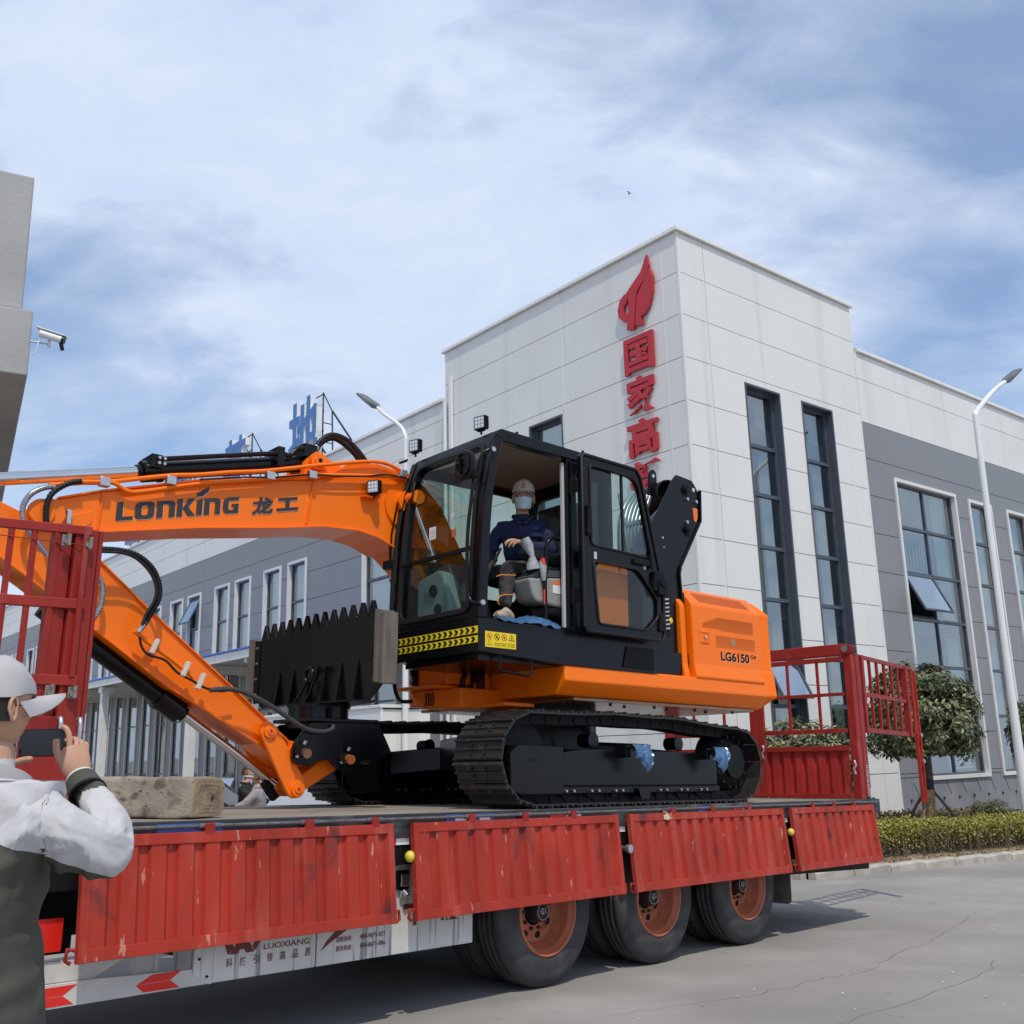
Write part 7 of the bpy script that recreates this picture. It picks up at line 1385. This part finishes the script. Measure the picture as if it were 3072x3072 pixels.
vs = [p for r2 in rings for p in r2]; mb.add(vs, [(j * 19 + i, j * 19 + i + 1, (j + 1) * 19 + i + 1, (j + 1) * 19 + i) for j in range(5) for i in range(18)], 0, True); obj('hair', mb, mat('dark_hair', (.014, .011, .010), .8, bump=1, bs=150, stretch=(1, 1, .1)), ph, fix=False)
mb = MB(); e_ = pc + r_ * .082 + u_ * .004; mb.tube([e_ - f_ * .012, e_ + f_ * .045 + r_ * .002, e_ + f_ * .085 - r_ * .012], .0022, 5); q_ = pc + f_ * .112 + r_ * .036 - u_ * .0; mb.tube([q_ + r_ * (.026 * math.cos(t)) + u_ * (.018 * math.sin(t)) - f_ * (.012 * math.cos(t)) for t in [k_ * .52 for k_ in range(13)]], .0022, 5); obj('glasses', mb, mat('glasses_frame', (.05, .012, .012), .3), ph, kind='stuff')
mb = MB()
P_ = spline([(-1.60, 2.905, 1.375), (-1.52, 2.885, 1.385), (-1.44, 2.905, 1.375), (-1.40, 2.97, 1.355), (-1.41, 3.05, 1.335), (-1.45, 3.10, 1.32)], 6); vs = []
for k, (dz_k, do) in enumerate(((-.06, .02), (0, .008), (.038, .0), (.044, -.008))):
    for p in P_: c_ = (p - V3((-1.52, 2.99, p.z))).normalized(); vs.append(p + c_ * do + V3((0, 0, dz_k)))
n = len(P_); mb.add(vs, [(k * n + i, k * n + i + 1, (k + 1) * n + i + 1, (k + 1) * n + i) for k in range(3) for i in range(n - 1)], 0, True); o_ = obj('collar', mb, mat('inner_collar_grey', (.36, .35, .34), .85), ph, fix=False); md = o_.modifiers.new('thick', 'SOLIDIFY'); md.thickness = .012
mb = MB(); mb.tube([(-1.435, 2.88, 1.325), (-1.415, 2.885, 1.335), (-1.395, 2.89, 1.33)], .004, 6); mb.sphere((-1.415, 2.882, 1.332), .008, sc=(1, .7, .8), nu=10, nv=8); obj('toggle', mb, BLM, ph, kind='stuff')
mb = MB(); a_, b_2 = V3((-1.30, 3.18, 1.325)), V3((-1.348, 3.225, 1.375)); dd = (b_2 - a_).normalized(); mb.lathe([(.0, .052), (.03, .050), (.062, .046), (.062, .038)], a_, dd, 28); obj('cuff_band', mb, OL, ph, fix=False); mb = MB(); mb.lathe([(.03, .044), (.072, .043), (.076, .040), (.06, .036)], a_, dd, 28); obj('cuff_lining', mb, mat('cream_lining', (.66, .64, .58), .85), ph, fix=False)
mb = MB(); mb.lathe([(-.006, .0535), (-.006, .056), (.004, .055), (.004, .0525)], a_, dd, 28); obj('wristband', mb, BLM, ph)
sp = thing('smartphone', 'black smartphone held sideways in the hands of the photographer', 'phone', FW, (-1.498, 3.31, 1.434))
mb = MB(); mb.prism(rpoly([(-1.578, 1.437), (-1.418, 1.437), (-1.418, 1.523), (-1.578, 1.523)], .009), 3.300, 3.309); obj('case', mb, BLM, sp, bev=.002)
mb = MB(); mb.prism(rpoly([(-1.575, 1.440), (-1.421, 1.440), (-1.421, 1.5205), (-1.575, 1.5205)], .007), 3.2985, 3.2998); obj('screen', mb, mat('dark_screen', (.010, .011, .016), .12, spec=.6), sp)
# ---- two people and a car beyond the trailer
def bystander(lab, x, y, fx, jac, trou, cap, hair, s_=1., arms=True):
    z0 = gz(x, y); t = thing('person', lab, 'person', FW, (x, y, z0)); f = fx; P = lambda a, l, h: (x + f * a * s_, y + l * s_, z0 + h * s_)
    J = dict(hip=(P(0, 0, .88), (.12, .15)), waist=(P(0, 0, 1.02), (.125, .145)), chest=(P(.01, 0, 1.18), (.125, .175)), nb=(P(0, 0, 1.30), (.085, .10)), nk=(P(.01, 0, 1.37), .05), hd=(P(.02, 0, 1.42), .05), ns=(P(0, -.19, 1.24), .075), ne=(P(.20, -.24, 1.03), .06), nw=(P(.32, -.02, 1.06), .045), nh=(P(.28, .10, 1.08), .035),
             fs=(P(0, .19, 1.24), .075), fe=(P(.20, .24, 1.03), .06), fw=(P(.34, .05, 1.04), .045), r1=(P(0, -.09, .8), .10), r2=(P(.01, -.09, .44), .07), r3=(P(0, -.09, .06), .05), l1=(P(0, .09, .8), .10), l2=(P(.01, .09, .44), .07), l3=(P(0, .09, .06), .05), t1=(P(.12, -.09, .03), .04), t2=(P(.12, .09, .03), .04))
    Bn = [('hip', 'waist'), ('waist', 'chest'), ('chest', 'nb'), ('nb', 'nk'), ('nk', 'hd'), ('chest', 'ns'), ('ns', 'ne'), ('ne', 'nw'), ('nw', 'nh'), ('chest', 'fs'), ('fs', 'fe'), ('fe', 'fw'), ('hip', 'r1'), ('r1', 'r2'), ('r2', 'r3'), ('r3', 't1'), ('hip', 'l1'), ('l1', 'l2'), ('l2', 'l3'), ('l3', 't2')]
    b = skin_mesh(J, Bn, 3); displace(b, .018, 9); displace(b, .007, 22, 3)
    for i, f_ in enumerate(b.f):
        c_ = sum((V3(b.v[k]) for k in f_), V3()) / len(f_); h = (c_.z - z0) / s_; b.m[i] = 2 if h > 1.345 else (0 if h > .84 else 1)
    hc_ = P(.03, 0, 1.50); head_geo(b, hc_, (f, -.12, -.08), .98 * s_, m=2); bd_ = obj('body', b, [jac, trou, SKIN], t)
    r2, f2, u2 = basis((f, -.12, -.08)); mb = MB(); rings = []
    for j in range(8):
        zz_ = .11 - .17 * j / 7; q = math.sqrt(max(0.05, 1 - (max(zz_, 0) / .125) ** 2)); rings.append([V3(hc_) + (r2 * (.082 * q * math.cos(a)) + f2 * (.100 * q * math.sin(a) - .010) + u2 * zz_) * s_ for a in [math.pi * .92 + math.pi * 1.16 * i / 16 for i in range(17)]])
    mb.add([p for q in rings for p in q], [(j * 17 + i, j * 17 + i + 1, (j + 1) * 17 + i + 1, (j + 1) * 17 + i) for j in range(7) for i in range(16)], 0, True); obj('hair', mb, hair, t, fix=False)
    face_parts(bd_, hc_, (f, -.12, -.08), .98 * s_, F_=lambda nm_, q, m_, par, **k: obj(nm_, q, m_, par, **k))
    if cap: a, c_ = cap_geo(hc_, (f, -.12, -.08), 1.04 * s_); o_ = obj('cap', a, cap, t); obj('cap_peak', c_, cap, o_)
    mb = MB(); mb.tube([P(-.075, -.03, 1.335), P(-.06, -.08, 1.34), P(.03, -.085, 1.32), P(.08, -.03, 1.30)], .018, 8); obj('collar', mb, jac, t)
    return t
bystander('worker in grey jacket and pale cap standing with folded arms behind the trailer', -3.95, 16.0, -1, mat('worker_grey_jacket', (.32, .29, .285), .85, var=.08, vs=10, bump=.4, bs=10), TROU, mat('worker_cap', (.55, .48, .44), .85), mat('dark_hair', (.014, .011, .010), .8), .985)
bystander('brown haired person in dark clothes standing just behind the worker with folded arms', -4.45, 17.2, 1, mat('black_jacket', (.015, .014, .016), .8), TROU, None, mat('brown_hair', (.06, .022, .010), .8), 1.03)
cr_ = thing('parked_car', 'dark blue car parked in front of the shopfront beyond the timber block', 'car', FW, (-6.6, 20.5, gz(-6.6, 20.5)))
z0 = gz(-6.6, 20.5); Cx, Cy = -6.6, 20.5
cbp = rpoly([(-2.2, .25), (2.15, .25), (2.2, .55), (2.1, .78), (1.25, .92), (-1.75, .98), (-2.2, .85)], .12); mb = MB(); mb.prism([(Cx + x, z0 + z) for x, z in cbp], Cy - .86, Cy + .86); NB = mat('dark_blue_car_paint', (.012, .03, .085), .25, coat=.6); bd_ = obj('car_body', mb, NB, cr_, bev=.06)
gp = rpoly([(-1.75, .97), (1.25, .92), (.55, 1.40), (-1.2, 1.42)], .12); rings = []
mb = MB(); 
for y, k in ((-.80, 0), (-.62, 1), (.62, 1), (.80, 0)): rings.append([(Cx + x * (1 if k == 0 else .96), Cy + y, z0 + (z if z < 1.1 or k else z - .0)) for x, z in gp])
mb.loft(rings, smooth=False); obj('car_glasshouse', mb, mat('car_glass', (.02, .03, .035), .08, spec=.8), cr_, bev=.03)
mb = MB(); mb.box(Cx - 1.15, Cx + .5, Cy - .6, Cy + .6, z0 + 1.40, z0 + 1.44); obj('car_roof', mb, NB, cr_, bev=.02)
for x in (-1.4, 1.35):
    for y in (-.88, .72):
        mb = MB(); mb.cyl((Cx + x, Cy + y, z0 + .32), (Cx + x, Cy + y + .18, z0 + .32), .32, n=28); w_ = obj('wheel', mb, TYR, cr_, bev=.02); mb = MB(); mb.cyl((Cx + x, Cy + y - .005, z0 + .32), (Cx + x, Cy + y, z0 + .32), .2, n=24); obj('rim', mb, ZNC, w_)
for y in (-.6, .6):
    mb = MB(); mb.sphere((Cx + 2.12, Cy + y, z0 + .68), .11, sc=(.5, 1.4, .7), nu=12, nv=8); obj('headlight', mb, mat('headlight_glass', (.6, .62, .65), .1), cr_)
# ================================================================ planting
rng = np.random.default_rng(11)
def leaves(P_, Nn, size, asp, m, name, par=None, F=FB, mats=None, mi=None, fold=.25, droop=.3, **k):
    """one folded four-point blade per position; P_ positions, Nn facing directions"""
    n = len(P_); Nn = Nn / (np.linalg.norm(Nn, axis=1, keepdims=True) + 1e-9); up = np.array([0, 0, 1.0]); t = np.cross(Nn, up); t /= (np.linalg.norm(t, axis=1, keepdims=True) + 1e-6)
    a = rng.uniform(0, 2 * np.pi, n)[:, None]; b_ = np.cross(Nn, t); d = t * np.cos(a) + b_ * np.sin(a); d[:, 2] -= droop * rng.uniform(0, 1, n); d /= np.linalg.norm(d, axis=1, keepdims=True); s_ = np.cross(d, Nn); s_ /= (np.linalg.norm(s_, axis=1, keepdims=True) + 1e-9)
    L_ = (size * rng.uniform(.65, 1.25, n))[:, None]; w_ = L_ * asp
    v0 = P_; v1 = P_ + d * L_ * .5 + s_ * w_ + Nn * w_ * fold; v2 = P_ + d * L_; v3 = P_ + d * L_ * .5 - s_ * w_ + Nn * w_ * fold; mid = P_ + d * L_ * .5 - Nn * w_ * fold * .4
    V = np.stack([v0, v1, v2, v3, mid], 1).reshape(-1, 3); base = np.array(CUR[root(par).name] if par is not None else (0, 0, 0)); V = V - base
    F_ = (np.arange(n)[:, None, None] * 5 + np.array([[0, 1, 4], [1, 2, 4], [2, 3, 4], [3, 0, 4]])[None]).reshape(-1, 3)
    me = bpy.data.meshes.new(name); me.vertices.add(len(V)); me.vertices.foreach_set('co', V.ravel()); me.loops.add(F_.size); me.loops.foreach_set('vertex_index', F_.ravel().astype(np.int32))
    me.polygons.add(len(F_)); me.polygons.foreach_set('loop_start', np.arange(0, F_.size, 3, dtype=np.int32)); me.polygons.foreach_set('loop_total', np.full(len(F_), 3, dtype=np.int32))
    for q in (mats or [m]): me.materials.append(q)
    if mi is not None: me.polygons.foreach_set('material_index', np.repeat(mi, 4).astype(np.int32))
    me.update(); me.validate(); return obj(name, None, None, par, me=me, F=F, **k)
def crown_pts(c_, rad, n, sc=(1, 1, 1), clumps=60, flatb=.0, cl_r=.22):
    c_ = np.array(c_); u = rng.normal(size=(clumps, 3)); u /= np.linalg.norm(u, axis=1, keepdims=True); u[:, 2] = np.where(u[:, 2] < -flatb, -flatb * rng.uniform(.3, 1, clumps), u[:, 2])
    cc = u * rad * rng.uniform(.62, .97, clumps)[:, None]; k = rng.integers(0, clumps, n); o_ = rng.normal(size=(n, 3)); o_ /= np.linalg.norm(o_, axis=1, keepdims=True); o_ *= (rad * cl_r * rng.uniform(.35, 1.15, n) ** .6)[:, None]
    P_ = cc[k] + o_; rr = np.linalg.norm(P_, axis=1, keepdims=True); P_ = np.where(rr > rad * 1.03, P_ / rr * rad * rng.uniform(.94, 1.03, (n, 1)), P_); Nn = o_ / rad + P_ / (rr + 1e-6) * .9 + rng.normal(size=(n, 3)) * .35; Nn[:, 2] += .35
    return c_ + P_ * np.array(sc), Nn
def round_tree(lab, x, y, zc, rad, sc, n, mats, wts, trunk_h, size, grp, rope=True, props=True, lean=0.):
    zb = bedz(x, y) - .02; t = thing('round_tree', lab, 'tree', FB, (x, y, zb), grp); mb = MB(); P_ = spline([(x, y, zb), (x - lean * .3, y, zb + .6), (x + .02, y, zb + 1.15), (x + .05, y, zc - rad * .3)], 8); k = len(P_); mb.tube(P_, [.13 - .05 * i / k + (.03 if i < 2 else 0) for i in range(k)], 14); obj('trunk', mb, BARK, t)
    if rope:
        mb = MB(); n_ = 46
        for i in range(n_):
            z = zb + .06 + i * .0235; q = i / n_; rr = .142 - .03 * q + rng.uniform(-.004, .004); cx = x - lean * .3 * math.sin(q * 2); mb.tube([(cx + rr * math.cos(a), y + rr * math.sin(a), z + .006 * math.sin(a * 3 + i)) for a in [2 * math.pi * j / 14 for j in range(15)]], .0135, 5, caps=False)
        obj('rope_wrap', mb, ROPE, t, fix=False, kind='stuff')
    if props:
        for dx, dy in ((1.15, -.35), (-.85, -.1), (-.35, .75)):
            mb = MB(); mb.cyl((x + dx, y + dy, bedz(x + dx, y + dy) - .03), (x, y, zb + 1.22), .035, .028, n=10); obj('prop_pole', mb, mat('prop_wood', (.17, .12, .095), .85, var=.3, vs=10), t)
        mb = MB(); mb.cyl((x, y, zb + 1.1), (x + .02, y, zb + 1.34), .11, .10, n=14); obj('tie_wrap', mb, mat('dark_tie', (.03, .03, .035), .9), t)
    mb = MB()
    for i in range(26):
        a = rng.uniform(0, 6.28); e = rng.uniform(-.2, 1.3); q = V3((math.cos(a) * math.cos(e) * sc[0], math.sin(a) * math.cos(e) * sc[1], math.sin(e) * sc[2])) * rad * rng.uniform(.6, .92); s0 = V3((x + .03, y, zc - rad * rng.uniform(.25, .75))); c_ = V3((x, y, zc)) + q; mb.tube(spline([s0, s0.lerp(c_, .5) + V3((0, 0, -.06)), c_], 4), [.035 - .0028 * j for j in range(9)], 6)
    obj('branch', mb, BARK, t, kind='stuff')
    P_, Nn = crown_pts((x, y, zc), rad, n, sc, 130, .62, .17); mi = rng.choice(len(mats), n, p=wts); leaves(P_, Nn, size, .21, None, 'crown', t, mats=mats, mi=mi, droop=.55, kind='stuff')
    q = int(n * .35); P2 = np.array((x, y, zc)) + (np.clip(rng.normal(size=(q, 3)) * .36, -.55, .55) * rad) * np.array(sc); leaves(P2, rng.normal(size=(q, 3)), size, .21, None, 'inner_leaves', t, mats=mats, mi=rng.choice(len(mats), q, p=wts), kind='stuff')
    return t
G0, G1, G2, G3, G4 = GLEAF
round_tree('round clipped evergreen with rope wrapped trunk and propping poles, nearest the rear gate', 3.52, -2.6, 1.90, 1.20, (1.0, 1.0, .98), 17000, [G0, G2, G3], [.60, .32, .08], 1.3, .125, 'round clipped evergreens in the planting strip', lean=.25)
round_tree('round clipped evergreen showing straw coloured leaves through the rear gate grille', -.15, -2.2, .98, .95, (1.1, 1.1, 1.0), 11000, [G0, G2, G3], [.25, .40, .35], 1.0, .13, 'round clipped evergreens in the planting strip', rope=True, props=False)
round_tree('round clipped evergreen cut by the right edge behind the white lamp post', 9.75, -2.6, 1.55, 1.15, (1.0, 1.0, 1.0), 12000, [G0, G2, G4], [.8, .15, .05], 1.2, .15, 'round clipped evergreens in the planting strip')
def scatter(n, x0, x1, y0, y1, h0, h1, top=.5):
    x = rng.uniform(x0, x1, n); y = rng.uniform(y0, y1, n); q = rng.uniform(0, 1, n) ** top
    bz = np.array([bedz(a, b) for a, b in zip(x, y)]); nv = np.array([noise.noise(V3((a * 1.7, b * 2.2, 3.3))) for a, b in zip(x, y)]); nv2 = np.array([noise.noise(V3((a * 6, b * 6, 1.3))) for a, b in zip(x, y)])
    return np.stack([x, y, bz + h0 + (h1 - h0) * q * (1 + .16 * nv + .14 * nv2)], 1), nv
# clipped yellow-green hedge
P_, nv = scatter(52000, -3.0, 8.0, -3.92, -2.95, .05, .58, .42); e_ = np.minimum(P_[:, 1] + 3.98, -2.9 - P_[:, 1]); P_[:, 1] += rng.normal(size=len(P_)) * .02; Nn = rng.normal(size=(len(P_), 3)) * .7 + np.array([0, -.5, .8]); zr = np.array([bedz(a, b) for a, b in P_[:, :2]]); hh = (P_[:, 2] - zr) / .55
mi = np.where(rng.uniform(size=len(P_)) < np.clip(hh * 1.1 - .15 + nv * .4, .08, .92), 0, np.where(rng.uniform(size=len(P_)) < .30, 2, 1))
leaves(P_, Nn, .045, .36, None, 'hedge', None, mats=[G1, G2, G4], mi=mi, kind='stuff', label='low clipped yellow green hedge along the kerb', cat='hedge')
P_, nv = scatter(9000, 8.0, 24, -3.92, -2.95, .05, .58, .42); leaves(P_, rng.normal(size=(len(P_), 3)) + np.array([0, -.5, .8]), .08, .36, None, 'hedge', None, mats=[G1, G2], mi=rng.choice(2, len(P_)), kind='stuff', label='far end of the low hedge beyond the lamp post', cat='hedge')
st = MB()
for i in range(420):
    x = rng.uniform(-3, 8); y = rng.uniform(-3.95, -3.1); z = bedz(x, y); st.tube([(x, y, z), (x + rng.uniform(-.05, .05), y + rng.uniform(-.04, .04), z + .36)], .006, 4, caps=False)
obj('hedge_stem', st, mat('stem_tan', (.20, .15, .09), .9), F=FB, kind='stuff', label='bare woody stems at the foot of the hedge', cat='hedge', fix=False)
# rusty ground shrubs behind the hedge
P_, nv = scatter(38000, -2.8, 9.0, -2.95, -.35, .0, .60, .7); keep = (nv > -.18) | (rng.uniform(size=len(P_)) < .35); P_ = P_[keep]
leaves(P_, rng.normal(size=(len(P_), 3)) * .8 + np.array([0, -.3, .7]), .06, .34, None, 'low_shrubs', None, mats=[G4, G2, G0], mi=rng.choice(3, len(P_), p=[.55, .25, .2]), kind='stuff', label='reddish brown ground shrubs between the hedge and the grey plinth', cat='shrubs')
fa = MB()                                  # dry leaves on the soil by the kerb
P_ = rng.uniform(size=(1500, 2)); pts = np.stack([-3 + 11 * P_[:, 0], -4.28 + .5 * P_[:, 1] ** 1.3, np.zeros(1500)], 1); pts[:, 2] = [bedz(a, b) + .035 for a, b in pts[:, :2]]
leaves(pts, rng.normal(size=(1500, 3)) * .4 + np.array([0, 0, 1.]), .05, .36, None, 'fallen_leaves', None, mats=[G3, G4], mi=rng.choice(2, 1500, p=[.7, .3]), kind='stuff', label='dry leaves scattered on the soil along the kerb', cat='leaves')
def ball(lab, x, y, rad, n, mats, wts, size, sc=(1, 1, .9), grp=None, lift=.55):
    zb = bedz(x, y); t = thing('shrub', lab, 'shrub', FB, (x, y, zb), grp); P_, Nn = crown_pts((x, y, zb + rad * lift), rad, n, sc, 60, .55, .22); leaves(P_, Nn, size, .34, None, 'foliage', t, mats=mats, mi=rng.choice(len(mats), n, p=wts), kind='stuff')
    mb = MB()
    for i in range(9): a = i * .7; mb.tube([(x, y, zb), (x + .5 * rad * math.cos(a), y + .5 * rad * math.sin(a), zb + rad * .8)], .012, 5, caps=False)
    obj('stem', mb, BARK, t, kind='stuff'); return t
ball('dense green ball shrub left of the white lamp post', 6.55, -2.35, .62, 9000, [G0, G2, G4], [.5, .38, .12], .045, grp=None)
ball('loose large leaved shrub beside the rear corner of the trailer', 1.75, -1.9, .62, 1500, [G2, G0, G3], [.45, .35, .2], .14, (1, 1, .95), lift=.9)
lg = thing('lawn_ornament', 'pale ribbed globe standing among shrubs below the right propping pole', 'garden lamp', FB, (3.95, -2.85, bedz(3.95, -2.85)))
mb = MB(); cz = bedz(3.95, -2.85) + .47
for i in range(16):
    a = 2 * math.pi * i / 16; mb.tube([(3.95 + .155 * math.sin(t) * math.cos(a), -2.85 + .155 * math.sin(t) * math.sin(a), cz + .10 * math.cos(t)) for t in [.25 + 2.6 * j / 10 for j in range(11)]], .010, 6)
obj('rib', mb, mat('weathered_white', (.42, .40, .37), .6), lg, kind='stuff'); mb = MB(); mb.sphere((3.95, -2.85, cz), .08, sc=(1, 1, .8)); mb.cyl((3.95, -2.85, cz - .5), (3.95, -2.85, cz - .08), .02, n=8); obj('core', mb, BLM, lg)
bird = thing('bird', 'tiny dark bird flying above the white tower', 'bird', FB, (0, 1.35, 14.45)); mb = MB(); mb.sphere((0, 3.4, 15.2), .06, sc=(1, 1.8, .8), nu=8, nv=6); mb.add([(0, 3.4, 15.22), (-.2, 3.45, 15.32), (-.15, 3.32, 15.28)], [(0, 1, 2)]); mb.add([(0, 3.4, 15.22), (.2, 3.45, 15.32), (.15, 3.32, 15.28)], [(0, 1, 2)]); mb.v = [(p[0] * .35, 1.35 + (p[1] - 3.4) * .35, 14.45 + (p[2] - 15.2) * .35) for p in mb.v]; obj('bird_body', mb, BLM, bird, kind='stuff')
